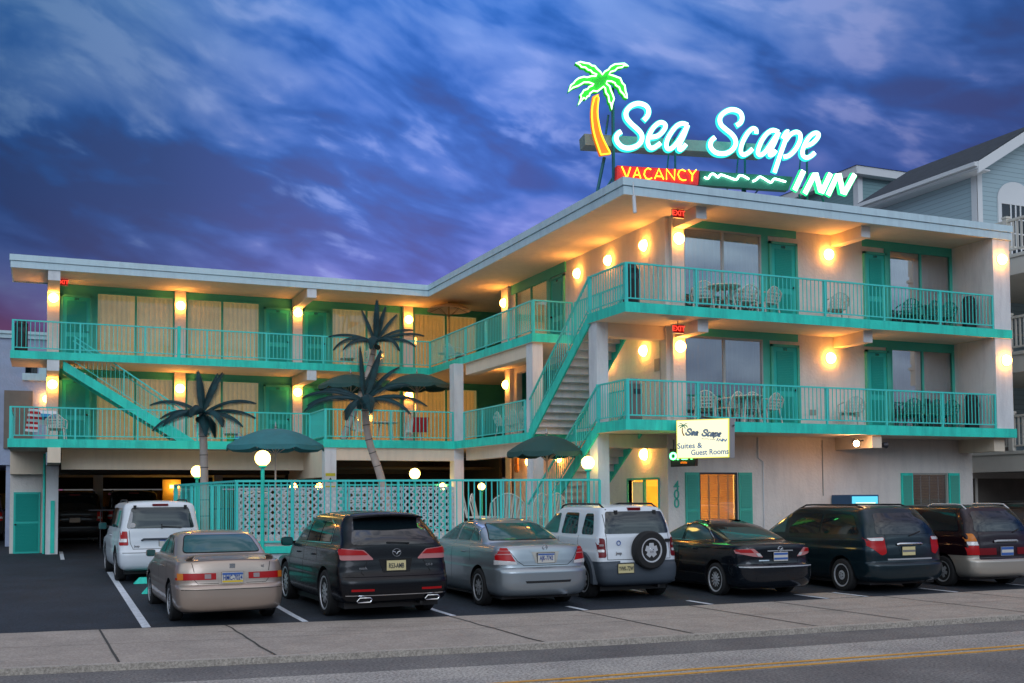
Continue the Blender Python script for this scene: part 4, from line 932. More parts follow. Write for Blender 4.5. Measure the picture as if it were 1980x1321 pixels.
# ================================================================== UMBRELLAS
pbr('canvas_green', (0.03, 0.17, 0.19), .75, var=.12, bump=.1); pbr('canvas_dark', (0.02, 0.075, 0.07), .8, var=.1); pbr('canvas_cream', (0.78, 0.62, 0.45), .8, var=.06); pbr('pole_wood', (.32, .2, .12), .5); pbr('pole_white', (.62, .5, .42), .4)
def umbrella(c, zt, R_, h, z0, label, mat, under, pole='pole_white', n=8, val=.13, scallop=True, rot=.2):
    t = empty('patio_umbrella', (c[0], c[1], z0), label, 'umbrella', 'patio umbrellas')
    mb = MB(); rings = 8; segs = 6; vs = []; N = n*segs
    for i in range(rings+1):
        f = i/rings; 
        for j in range(N):
            a = 2*math.pi*j/N+rot; k = (j % segs)/segs; sag = math.sin(math.pi*k)
            r = R_*f*(1-.045*sag*f); z = zt-z0-h*(1-math.cos(f*1.25))/(1-math.cos(1.25))-.05*sag*f*f*h
            vs.append((r*math.cos(a), r*math.sin(a), z))
    fs = [(i*N+j, (i+1)*N+j, (i+1)*N+(j+1) % N, i*N+(j+1) % N) for i in range(rings) for j in range(N)]
    mb.add(vs, fs, 0); mb.build('canopy', [mat], t, 30, world=False)
    if val > 0:
        mb = MB(); vs = []
        for j in range(N):
            b = Vector(mbv(rings, j, N, R_, segs, rot, zt-z0, h)); k = (j % segs)/segs; notch = .62+.38*min(1, min(k, 1-k)*9) if scallop else 1
            vs += [b, b+Vector((b.x*.015, b.y*.015, -val*notch))]
        mb.add(vs, [(2*j, 2*j+1, 2*((j+1) % N)+1, 2*((j+1) % N)) for j in range(N)]); mb.build('valance', mat, t, 40, world=False)
    mb = MB()
    for j in range(n):
        a = 2*math.pi*j/n+rot; e = Vector(mbv(rings, j*segs, N, R_, segs, rot, zt-z0, h)); mb.tube([(0, 0, zt-z0-.06), e*.5+Vector((0, 0, .5*(zt-z0-.06)+h*.12-.02)), e-Vector((0, 0, .015))], .009, 5)
        mb.tube([(0, 0, zt-z0-h-.25), (e.x*.55, e.y*.55, zt-z0-h*.52)], .008, 5)
    mb.build('rib', 'pole_white' if pole != 'pole_wood' else pole, t, world=False)
    mb = MB(); mb.tube([(0, 0, 0), (0, 0, zt-z0+.02)], .024, 10); mb.build('pole', pole, t, 40, world=False)
    mb = MB(); mb.sphere((0, 0, zt-z0+.05), .035, 10); mb.lathe([(.02, zt-z0+.08), (.012, zt-z0+.16), (.002, zt-z0+.19)], n=8); mb.build('finial', 'steel', t, 40, world=False)
    return t
def mbv(i, j, N, R_, segs, rot, z, h):
    a = 2*math.pi*j/N+rot; sag = math.sin(math.pi*((j % segs)/segs)); return (R_*(1-.045*sag)*math.cos(a), R_*(1-.045*sag)*math.sin(a), z-h-.05*sag*h)
c = at(533, 829, Y=29.4); umbrella((c.x, c.y), c.z, 1.34, .46, DZ, 'open blue-green umbrella left of the leaning palm on the pool deck', 'canvas_green', 'canvas_dark')
c = at(1057, 842, Y=25.0); umbrella((c.x, c.y), c.z, 1.02, .42, DZ, 'open dark umbrella in front of the white staircase', 'canvas_dark', 'canvas_dark', rot=.5)
c = at(806, 723, Y=34.2); umbrella((c.x, c.y), c.z, 1.12, .38, Z2, 'dark umbrella on the middle terrace beside the white column', 'canvas_dark', 'canvas_dark')
c = at(678, 724, Y=34.6); umbrella((c.x, c.y), c.z, 1.05, .38, Z2, 'dark umbrella on the middle terrace behind the palm fronds', 'canvas_dark', 'canvas_dark', rot=.6)
c = at(868, 587, Y=36.9); umbrella((c.x, c.y), c.z, .83, .26, Z3, 'cream umbrella on the top walkway in the inner corner', 'canvas_cream', 'canvas_cream', 'pole_wood', val=0, n=6)
# ================================================================== METAL PALMS
pbr('frond', (0.004, 0.034, 0.040), .6, var=.5, vscale=4, bump=.1, spec=.25); pbr('frond_back', (0.008, 0.035, 0.035), .5); pbr('palm_trunk', (0.42, 0.35, 0.31), .6, var=.15, vscale=3, bump=.15); pbr('palm_ring', (.10, .09, .09), .7)
def palm(path, r0_, r1_, fronds, label, seed):
    rp = random.Random(seed); base = Vector(path[0]); top = Vector(path[-1])
    t = empty('metal_palm', base, label, 'palm tree', 'painted metal palms')
    sp = [Vector(p) for p in smooth_path([tuple(p) for p in path], 6)]; k = len(sp)
    mb = MB(); mb.tube(sp, [r0_+(r1_-r0_)*i/(k-1) for i in range(k)], 14, 0)
    L = 0
    for i in range(1, k):
        L += (sp[i]-sp[i-1]).length
        if L > .34:
            L = 0; d = (sp[i]-sp[i-1]).normalized(); r = r0_+(r1_-r0_)*i/(k-1)+.006; mb.tube([sp[i]-d*.012, sp[i]+d*.012], r, 14, 1)
    mb.build('trunk', ['palm_trunk', 'palm_ring'], t, 50)
    for (az, el, ln, wd, droop) in fronds:
        # sheet-metal frond: curved midrib, cupped blade with a toothed edge
        mb = MB(); n = 46; ln = ln*1.24; pts = []; dirh = Vector((math.cos(az), math.sin(az), 0)); side = Vector((-math.sin(az), math.cos(az), 0))
        e = el; p = top.copy(); mid_ = [p.copy()]; es = [e]
        for i in range(n): e -= droop/n*(0.6+.8*i/n); p = p+(dirh*math.cos(e)+up*math.sin(e))*ln/n; mid_.append(p.copy()); es.append(e)
        seg = ln/n; F = []
        for i, (q, e) in enumerate(zip(mid_, es)):
            f = i/n; prof = max(0.03, math.sin(math.pi*min(1, f*.90+.07))**.75*(1-f*.15)) if f < .985 else .03
            F.append((q, dirh*math.cos(e)+up*math.sin(e), -dirh*math.sin(e)+up*math.cos(e), wd*1.5*prof*min(1, .3+f*4)))
        vs = []
        for q, fd_, nrm, h in F: vs += [q+side*h*.5-nrm*h*.26, q+side*h*.22-nrm*h*.08, q, q-side*h*.22-nrm*h*.08, q-side*h*.5-nrm*h*.26]
        off = len(vs); vs2 = vs+[v-F[i//5][2]*.008 for i, v in enumerate(vs)]; fs = []
        for i in range(n):
            for j in range(4): a = i*5+j; fs.append((a, a+5, a+6, a+1)); fs.append((off+a, off+a+1, off+a+6, off+a+5))
            fs.append((i*5, off+i*5, off+i*5+5, i*5+5)); fs.append((i*5+4, i*5+9, off+i*5+9, off+i*5+4))
        mb.add(vs2, fs)
        for i in range(2, n-1):      # cut leaflets along both edges
            q, fd_, nrm, h = F[i]; q2, fd2, nrm2, h2 = F[i+1]
            for sg in (1, -1):
                c0 = q+side*sg*h*.49-nrm*h*.255; c1 = q2+side*sg*h2*.49-nrm2*h2*.255; c1 = c0.lerp(c1, .62); L_ = h*(.62+.12*rp.random()); tip = c0+side*sg*L_*.62-nrm*L_*.75+fd_*(.05+L_*.45)
                mb.add([c0, c1, tip, c0-nrm*.006, c1-nrm*.006, tip-nrm*.003], [(0, 1, 2), (3, 5, 4), (0, 2, 5, 3), (1, 4, 5, 2)])
        mb.tube(mid_, .014, 5)
        mb.build('frond', 'frond', t, 35)
    mb = MB()
    for k_ in range(3): a = k_*2.1+.5; mb.sphere(top+Vector((.12*math.cos(a), .12*math.sin(a), -.16)), .085, 10)
    mb.build('coconut', 'frond_back', t, 60)
    return t
R_2 = lambda *a: [(math.radians(x), math.radians(e), l, w_, math.radians(d)) for x, e, l, w_, d in a]
right_dir = math.degrees(math.atan2(-math.sin(YAW), math.cos(YAW)))   # azimuth that reads as "right" in the picture
def az(v): return right_dir+v
b = at(397, 985, Y=30.5); m1 = at(394, 880, Y=30.5); tp1 = at(392, 800, Y=30.5)
palm([(b.x, b.y, DZ), m1, tp1], .115, .10, R_2((az(5), 38, 1.25, .13, 62), (az(175), 38, 1.3, .13, 65), (az(60), 72, 1.15, .15, 30), (az(118), 75, 1.15, .15, 28), (az(-20), 10, 1.15, .17, 62), (az(200), 8, 1.2, .17, 66), (az(-50), 20, 1.2, .20, 90), (az(230), 20, 1.15, .2, 88), (az(20), 20, 1.2, .13, 55), (az(160), 20, 1.2, .13, 55), (az(-95), 45, .9, .2, 130), (az(75), 68, 1.15, .12, 25), (az(90), 5, 1.2, .15, 70), (az(-70), -5, 1.1, .18, 60)), 'metal palm standing upright at the left end of the pool deck', 3)
P2 = [at(757, 1010, Y=28.3), at(738, 930, Y=28.3), at(713, 850, Y=28.3), at(704, 775, Y=28.3)]; P2[0].z = DZ
palm(P2, .12, .085, R_2((az(5), 22, 1.45, .14, 62), (az(178), 30, 1.45, .15, 62), (az(62), 70, 1.35, .19, 18), (az(-35), 12, 1.45, .17, 62), (az(212), 18, 1.5, .17, 68), (az(150), 35, 1.2, .14, 45), (az(30), 45, 1.25, .15, 60), (az(-75), 25, 1.35, .24, 98), (az(112), 80, 1.3, .09, 15), (az(195), 20, 1.3, .13, 60), (az(80), 60, 1.2, .16, 30), (az(-105), 10, 1.2, .2, 85), (az(45), 55, 1.3, .15, 35)), 'metal palm with a leaning trunk in front of the middle terrace', 5)
P3_ = [at(663, 850, Y=34.0), at(685, 795, Y=34.0), at(712, 720, Y=34.0), at(726, 662, Y=34.0)]
palm(P3_, .12, .08, R_2((az(8), 30, 1.35, .12, 50), (az(170), 28, 1.35, .13, 45), (az(88), 82, 1.2, .14, 8), (az(128), 60, 1.2, .1, 15), (az(50), 58, 1.15, .13, 25), (az(70), 68, 1.2, .13, 15), (az(-25), 18, 1.3, .13, 62), (az(205), 25, 1.3, .15, 88), (az(-45), 25, 1.2, .17, 100), (az(228), 15, 1.2, .15, 70), (az(-90), 30, 1.1, .22, 112), (az(30), 42, 1.2, .12, 50)), 'tallest metal palm rising from the middle terrace past the top railing', 9)
# ================================================================== FURNITURE
pbr('plastic_white', (.68, .64, .58), .5, var=.04); pbr('plastic_green', (.02, .20, .16), .5); pbr('bin_black', (.012, .014, .018), .35); pbr('bin_grey', (.22, .19, .18), .5)
def chair_proto(mat, name='plastic_chair'):
    t = empty(name, (0, 0, 0), 'x', 'chair')
    mb = MB(); mb.box(-.24, .24, -.23, .24, .40, .43); mb.box(-.24, .24, -.235, -.215, .34, .40); mb.build('seat', mat, t, world=False)
    mb = MB(); segs = 7; 
    arch = [(-.25+.5*k/segs, .16+.26*math.sin(math.pi*(k+.9)/(segs+1.8))) for k in range(segs+1)]
    for (x, h) in arch: mb.bar((x*.85, .24, .43), (x, .33, .43+h*.9), .034, .012)
    mb.tube([(-.26, .25, .46)]+[(x*1.02, .335, .43+h*.93) for x, h in arch]+[(.26, .25, .46)], .016, 6)
    for zz in (.50, .58, .66): mb.bar((-.25, .26+(zz-.5)*.3, zz), (.25, .26+(zz-.5)*.3, zz), .01, .03)
    mb.build('backrest', mat, t, 50, world=False)
    for s in (-1, 1):
        mb = MB(); mb.tube([(s*.27, -.2, .40), (s*.29, -.2, .62), (s*.29, .05, .655), (s*.28, .28, .66)], .018, 6); mb.build('armrest', mat, t, 50, world=False)
        for y, y2 in ((-.2, -.25), (.2, .28)): mb = MB(); mb.tube([(s*.23, y, .41), (s*.27, y2, 0)], [.024, .018], 6); mb.build('leg', mat, t, 50, world=False)
    return t
def table_proto():
    t = empty('side_table', (0, 0, 0), 'x', 'table'); mb = MB(); mb.lathe([(.02, .67), (.42, .67), (.44, .69), (.42, .71), (.02, .71)], n=20); mb.build('tabletop', 'plastic_white', t, 40, world=False)
    for k in range(4): a = k*math.pi/2+.7; mb = MB(); mb.tube([(.2*math.cos(a), .2*math.sin(a), .67), (.36*math.cos(a), .36*math.sin(a), 0)], .022, 6); mb.build('leg', 'plastic_white', t, 50, world=False)
    return t
cw = chair_proto('plastic_white'); cg = chair_proto('plastic_green'); tb = table_proto(); used = {}
def place(proto, x, y, z, rz, label, group):
    o = proto if proto.name not in used else copy_tree(proto); used[proto.name] = 1
    o.location = (x, y, z); o.rotation_euler = (0, 0, rz); tag(o, label, None, group); return o
ordn = ['leftmost', 'second from the left', 'third from the left', 'fourth from the left', 'fifth from the left', 'sixth from the left']
for z, lv in ((Z3, 'top'), (Z2, 'middle')):
    for k, (x, rz) in enumerate(((15.25, 2.6), (15.95, 3.4), (16.5, 3.0), (17.15, 3.3))):
        place(cg if k == 0 and 0 else cw, x, 22.95, z, rz, f'{ordn[k]} white plastic chair by the big window, {lv} walkway', 'white plastic chairs on the street balconies')
    place(cw, 19.45 if z > 5 else 19.9, 22.95, z, 2.8, f'lone white plastic chair against the white wall, {lv} walkway', 'white plastic chairs on the street balconies')
    for k, (x, rz) in enumerate(((21.95, 2.7), (22.55, 3.3), (23.2, 3.0))):
        place(cg, x, 22.95, z, rz, f'{ordn[k]} dark green chair at the right end of the {lv} walkway', 'dark green chairs at the balcony end')
place(tb, 15.6, 22.6, Z3, 0, 'round white table among the top walkway chairs', 'round balcony tables'); place(tb, 16.3, 22.6, Z2, 0, 'round white table among the middle walkway chairs', 'round balcony tables')
c = at(870, 700, Y=36.9); place(tb, c.x, 36.9, Z3, 0, 'white table under the cream umbrella', 'round balcony tables')
for k, (x, y, z, rz) in enumerate(((9.9, 37.4, Z3, 3.2), (10.8, 37.4, Z3, 3.0), (13.2, 35.4, Z3, 1.9))): place(cw, x, y, z, rz, 'white chair behind the top railing, '+['left of the palm top', 'right of the palm top', 'by the inner corner'][k], 'white chairs in the inner court')
for k, (x, y) in enumerate(((13.1, 28.6), (13.2, 29.6), (13.1, 30.6))): place(cw, x, y, Z2, 1.6, f'white chair behind the middle court railing, {ordn[2-k]}', 'white chairs in the inner court')
for k, (x, y, rz) in enumerate(((9.4, 34.2, .3), (11.2, 34.0, -.4))): place(cw, x, y, Z2, rz, f'white chair on the middle terrace, {"left" if k == 0 else "right, by the red towel"}', 'white chairs in the inner court')
place(tb, 10.4, 34.6, Z2, 0, 'round table on the middle terrace under the dark umbrellas', 'round balcony tables')
for k, (x, y) in enumerate(((0.35, 36.0), (4.9, 37.2), (5.8, 37.2))): place(cw, x, y, Z2, 3.0, ['plastic chair with a towel, left end of the middle walkway', 'white chair behind the left palm, left one', 'white chair behind the left palm, right one'][k], 'white chairs in the inner court')
# towels and beach things
def cloth(pts, mats, name, label, cat, bands=None):
    mb = MB(); n = len(pts); vs = []
    for p in pts: vs += [p[0], p[1]]
    k = len(mats); mb.v = []; 
    for i in range(n-1): mb.add([pts[i][0], pts[i][1], pts[i+1][1], pts[i+1][0]], [(0, 1, 2, 3)], i % k)
    o = mb.build(name, mats); sm = o.modifiers.new('thick', 'SOLIDIFY'); sm.thickness = .012; return tag(o, label, cat)
pbr('towel_red', (.55, .02, .03), .9); pbr('towel_white', (.75, .72, .74), .9); pbr('towel_blue', (.05, .25, .5), .9); pbr('toy_orange', (.7, .2, .02), .6); pbr('toy_green', (.06, .4, .1), .6)
a = at(66, 805, Y=34.75); pts = []
for k in range(11): z = Z2+.98-k*.075; pts.append((Vector((a.x-.14-.01*k, 34.85+.03*math.sin(k), z)), Vector((a.x+.12+.02*k*(k < 6), 34.85+.04*math.cos(k), z-.02))))
cloth(pts, ['towel_red', 'towel_white'], 'beach_towel', 'red and white striped towel hanging at the left end of the middle railing', 'towel')
a = at(90, 805, Y=35.9)
cloth([(Vector((a.x-.25+k*.005, 35.75+.05*k, Z2+.74+(.1*k if k < 3 else .2-.14*(k-3)))), Vector((a.x+.28, 35.75+.05*k, Z2+.72+(.1*k if k < 3 else .2-.14*(k-3))))) for k in range(7)], ['towel_blue', 'towel_white'], 'beach_towel', 'blue and white towel laid over the chair at the left end', 'towel')
a = at(815, 818, Y=33.6)
cloth([(Vector((a.x-.3, 33.5+.04*k, Z2+.82-.12*k)), Vector((a.x+.22, 33.5+.04*k, Z2+.82-.12*k))) for k in range(5)], ['towel_red'], 'beach_towel', 'red towel over a chair on the middle terrace', 'towel')
rr = random.Random(5)
for k, (px, mat, nm) in enumerate(((446, 'toy_green', 'green'), (462, 'towel_blue', 'blue'), (478, 'toy_orange', 'orange'), (492, 'towel_red', 'red'))):
    c = at(px, 822, Y=36.6); mb = MB(); r = .12+.03*(k % 2); mb.lathe([(.02, 0), (r*.8, 0), (r, .04), (r*1.05, .24), (r*.95, .27), (.02, .25)], (c.x, c.y, Z2+.001), 14); mb.tube([(c.x-r, c.y, Z2+.26), (c.x, c.y, Z2+.42), (c.x+r, c.y, Z2+.26)], .01, 5)
    tag(mb.build('beach_bucket', mat, None, 40), f'{nm} beach bucket behind the middle railing, right of the left palm', 'bucket', None)
# domed waste bins
def bin_(x, y, z, mat, label, h=1.0, w_=.2):
    t = empty('waste_bin', (x, y, z), label, 'bin', 'octagonal waste bins'); mb = MB(); mb.lathe([(w_*.95, 0), (w_, .03), (w_, h*.8), (w_*.98, h*.82)], n=8, rot0=math.pi/8); mb.build('body', mat, t, world=False)
    mb = MB(); mb.lathe([(w_*1.04, h*.821), (w_*1.04, h*.86), (w_*.6, h), (.01, h+.003)], n=8, rot0=math.pi/8); mb.build('lid', mat, t, world=False); mb = MB(); mb.box(-w_*.5, w_*.5, -w_*.98, -w_*.9, h*.62, h*.74); mb.build('flap', 'alu_dark', t, world=False)
c = at(41, 668, Y=36.4); bin_(c.x, 36.35, Z3, 'bin_black', 'black octagonal bin at the left end of the top walkway'); bin_(12.82, 22.35, Z3, 'bin_black', 'black octagonal bin at the top walkway street corner'); bin_(12.85, 22.35, Z2, 'bin_grey', 'grey octagonal bin at the middle walkway street corner')
bin_(23.85, 22.6, Z3, 'bin_black', 'black octagonal bin at the right end of the top walkway'); bin_(23.85, 22.6, Z2, 'bin_black', 'black octagonal bin at the right end of the middle walkway')
# loungers and stacked white chairs on the pool deck
def lounger(x, y, rz, label, hb=.95):
    t = empty('deck_lounger', (x, y, DZ), label, 'lounger', 'white loungers on the pool deck', rz); mb = MB()
    for k in range(9): a = k/8; mb.bar((-.3, .28+.2*a, .38+hb*a*.95), (.3, .28+.2*a, .38+hb*a*.95), .06, .015, up=(0, -.2, 1))
    for s in (-.31, .31): mb.tube([(s, .26, .35), (s, .48, .38+hb)], .022, 6)
    mb.tube([(-.31, .48, .38+hb), (0, .5, .42+hb), (.31, .48, .38+hb)], .022, 6); mb.build('backrest', 'plastic_white', t, 40, world=False)
    mb = MB(); 
    for k in range(8): mb.box(-.3, .3, .24-k*.15, .24-k*.15+.11, .33, .35)
    for s in (-.31, .31): mb.tube([(s, .28, .34), (s, -.95, .34)], .022, 6)
    mb.build('seat', 'plastic_white', t, 40, world=False)
    for s in (-.28, .28):
        for yy in (.2, -.9): mb = MB(); mb.tube([(s, yy, .34), (s, yy, 0)], .02, 6); mb.build('leg', 'plastic_white', t, 40, world=False)
for px, Y, lab in ((484, 26.1, 'behind the first globe lamp post'), (560, 26.0, 'second from the left behind the lattice'), (683, 26.2, 'with a rounded back, behind the black car')):
    c = at(px, 990, Y=Y); lounger(c.x, Y, math.pi+.1, f'white slatted lounger {lab}', .85 if px < 600 else .9)
def tall_chair(x, y, rz, label, fan=False):
    t = empty('resin_chair', (x, y, DZ), label, 'chair', 'white resin chairs stacked on the pool deck', rz); n = 7 if not fan else 11; wd = .3 if not fan else .42
    mb = MB()
    for k in range(n): a = k/(n-1)*2-1; h = .72*math.sqrt(max(0.02, 1-.55*a*a)); mb.bar((a*wd*.75, .2, .4), (a*wd, .36, .45+h), wd*1.3/n, .015, up=(0, 1, .2))
    mb.tube([(-wd*1.03, .28, .6)]+[(q*wd*1.03, .37, .47+.72*math.sqrt(max(.02, 1-.55*q*q))) for q in [k/8*2-1 for k in range(9)]]+[(wd*1.03, .28, .6)], .018, 6); mb.build('backrest', 'plastic_white', t, 40, world=False)
    mb = MB(); mb.box(-wd, wd, -.28, .22, .38, .41); mb.build('seat', 'plastic_white', t, world=False)
    for s in (-1, 1):
        mb = MB(); mb.tube([(s*(wd+.02), -.28, 0), (s*(wd+.04), -.27, .6), (s*(wd+.03), .3, .62)], .022, 6); mb.build('armrest', 'plastic_white', t, 40, world=False)
        mb = MB(); mb.tube([(s*wd, .22, .4), (s*wd, .34, 0)], .022, 6); mb.build('leg', 'plastic_white', t, 40, world=False)
for px, Y, rz, fan, lab in ((925, 24.6, 1.2, False, 'turned sideways, left of the fan-backed one'), (971, 24.5, 3.1, True, 'wide with a fan of thin slats'), (1028, 24.3, 3.5, False, 'left of the tall pair behind the spare-wheel car'), (1056, 24.2, 3.5, False, 'right of the tall pair behind the spare-wheel car'), (941, 25.2, 1.0, False, 'half hidden beside the fan-backed one')):
    c = at(px, 985, Y=Y); tall_chair(c.x, Y, rz, f'white resin chair {lab}', fan)
# caution sign on the white column
mb = MB(); c = at(632, 915, Y=32.53); pbr('caution_yellow', (.55, .5, .02), .5); pbr('sign_white', (.6, .62, .6), .5)
t = empty('caution_sign', (8.06, 32.53, 2.2), 'yellow and white caution notice on the white column left of the leaning palm', 'sign')
zt_ = at(632, 915, Y=32.53).z; zb_ = at(632, 945, Y=32.53).z
mb.box(7.9, 8.2, 32.53, 32.546, zb_, zt_); mb.build('board', 'sign_white', t); mb = MB(); mb.box(7.9, 8.2, 32.523, 32.529, zt_-.09, zt_); mb.box(7.9, 8.2, 32.523, 32.529, zb_, zb_+.08); mb.build('yellow_band', 'caution_yellow', t)
mb = MB(); mb.prism([(8.05, 32.523, zt_-.13), (7.96, 32.523, zt_-.28), (8.14, 32.523, zt_-.28)], (0, .006, 0)); mb.build('symbol', 'black', t)
# utility boxes on the white pillar right of the dark opening
c = at(1000, 892, X=XW-.13)
mb = MB(); mb.box(XW-.16, XW-.121, 33.1, 33.5, 0, Z2B); tag(mb.build('pilaster', 'stucco', motel))
for py, lab in ((892, 'small orange-brown box on the court pilaster, upper one'), (906, 'small round meter on the court pilaster')):
    c = at(1000, py, X=XW-.17); mb = MB()
    if py == 892: mb.box(XW-.22, XW-.161, c.y-.12, c.y+.12, c.z-.1, c.z+.1)
    else: mb.lathe([(.02, -.22), (.13, -.22), (.14, -.161)], (XW, c.y, c.z), 14, 0, 'X')
    tag(mb.build('meter_box', 'ink_brown'), lab, 'meter')
# mint wheel stops
for k, (px, py) in enumerate(((262, 1124), (268, 1146))):
    y = (26.6, 24.35)[k]; mb = MB(); x0_, x1_ = 1.95, 3.75
    mb.prism([(x0_, y-.10, gz(y)+.006), (x0_, y+.10, gz(y)+.006), (x0_+.12, y+.06, gz(y)+.15), (x0_+.12, y-.06, gz(y)+.15)], (0, 0, 0)) if 0 else None
    z = gz(y)+.006; mb.add([(x0_, y-.1, z), (x1_, y-.1, z), (x1_, y+.1, z), (x0_, y+.1, z), (x0_+.12, y-.06, z+.14), (x1_-.12, y-.06, z+.14), (x1_-.12, y+.06, z+.14), (x0_+.12, y+.06, z+.14)], [(0, 3, 2, 1), (4, 5, 6, 7), (0, 1, 5, 4), (1, 2, 6, 5), (2, 3, 7, 6), (3, 0, 4, 7)])
    tag(mb.build('wheel_stop', 'mint'), 'mint wheel stop '+('under the back of the white estate car' if k == 0 else 'beside the beige saloon'), 'wheel stop', 'mint wheel stops')
for k, x in enumerate((5.5, 8.0, 10.7, 13.4)):
    y = 23.9-.1*k-.6*(k > 2); z = gz(y)+.006; mb = MB(); mb.add([(x-.9, y-.1, z), (x+.9, y-.1, z), (x+.9, y+.1, z), (x-.9, y+.1, z), (x-.78, y-.06, z+.14), (x+.78, y-.06, z+.14), (x+.78, y+.06, z+.14), (x-.78, y+.06, z+.14)], [(0, 3, 2, 1), (4, 5, 6, 7), (0, 1, 5, 4), (1, 2, 6, 5), (2, 3, 7, 6), (3, 0, 4, 7)])
    if 0: mb.build('x', 'mint')
# drinks machine
vt_ = empty('drinks_machine', (20.5, 23.0, 0), 'blue drinks machine with a lit cyan front, behind the dark green van', 'vending machine')
zt_ = at(1660, 957, Y=22.9).z; xa, xb = at(1645, 960, Y=22.65).x, at(1697, 960, Y=22.65).x
emi('drinks_front', (.12, .62, .80), 1.1); emi('drinks_logo', (.75, .95, .75), 1.3); pbr('drinks_blue', (.01, .09, .22), .4)
mb = MB(); mb.box(xa-.0, xb+.03, 22.65, 23.4, .02, zt_); mb.build('cabinet', 'drinks_blue', vt_)
mb = MB(); mb.box(xa+.04, xb-.01, 22.635, 22.649, .9, zt_-.04); mb.build('lit_front', 'drinks_front', vt_)
mb = MB(); mb.box(xa+.15, xb-.1, 22.626, 22.634, zt_-.42, zt_-.2); mb.build('logo_panel', 'drinks_logo', vt_)
# ================================================================== CARS
def paint(name, col, metal=.5, rough=.28, coat=.6): pbr(name, col, rough, metal, coat=coat, bump=0, spec=.3)
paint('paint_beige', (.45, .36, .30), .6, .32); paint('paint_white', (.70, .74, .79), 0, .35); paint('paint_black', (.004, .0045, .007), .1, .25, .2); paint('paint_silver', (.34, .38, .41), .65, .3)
paint('paint_navy', (.006, .009, .014), .2, .2); paint('paint_green', (.008, .022, .030), .4, .28); paint('paint_maroon', (.014, .004, .008), .3, .28); paint('paint_gold', (.42, .38, .33), .5, .35); paint('paint_dark', (.01, .01, .012), .2, .4)
pbr('car_glass', (.006, .012, .016), .04, 0, spec=.9); pbr('car_glass_teal', (.012, .085, .085), .05, 0, spec=.5); pbr('car_glass_clear', (.05, .10, .10), .06, 0, spec=.8)
pbr('lens_red', (.40, .004, .006), .3, spec=.3); pbr('lens_dark_red', (.16, .004, .008), .3, spec=.3); pbr('lens_pink', (.50, .20, .20), .25, spec=.4); pbr('lens_clear', (.60, .58, .58), .12, coat=1); pbr('lens_amber', (.60, .18, .02), .3, spec=.3); pbr('lens_grey', (.28, .2, .2), .2, coat=1)
pbr('tyre', (.014, .014, .015), .85, bump=.15); pbr('rim_metal', (.62, .63, .66), .35, .35); pbr('rim_dull', (.42, .43, .45), .4, .35); pbr('chrome', (.75, .77, .8), .12, 1.0); pbr('cladding', (.05, .065, .085), .6); pbr('rubber', (.012, .012, .014), .7)
pbr('plate_pale', (.62, .60, .55), .5); pbr('plate_cream', (.68, .58, .30), .5); pbr('plate_blue', (.04, .12, .40), .5); pbr('plate_yellow', (.75, .52, .04), .5); pbr('text_dark', (.02, .03, .05), .6); pbr('text_blue', (.03, .08, .30), .6); pbr('badge', (.6, .62, .65), .2, .9); pbr('gap', (.004, .004, .004), .8); pbr('text_grey', (.25, .25, .27), .4, .5)
def pchip(xs, ys):
    n = len(xs); h = [xs[i+1]-xs[i] for i in range(n-1)]; d = [(ys[i+1]-ys[i])/h[i] for i in range(n-1)]; m = [d[0]]
    for i in range(1, n-1): m.append(0 if d[i-1]*d[i] <= 0 else (3*(h[i-1]+h[i]))/((2*h[i]+h[i-1])/d[i-1]+(h[i]+2*h[i-1])/d[i]))
    m.append(d[-1])
    def f(x):
        i = min(max(0, next((k for k in range(n-1) if x <= xs[k+1]), n-2)), n-2); t = (x-xs[i])/h[i]
        return ys[i]*(1+2*t)*(1-t)**2+m[i]*h[i]*t*(1-t)**2+ys[i+1]*t*t*(3-2*t)+m[i+1]*h[i]*t*t*(t-1)
    return f
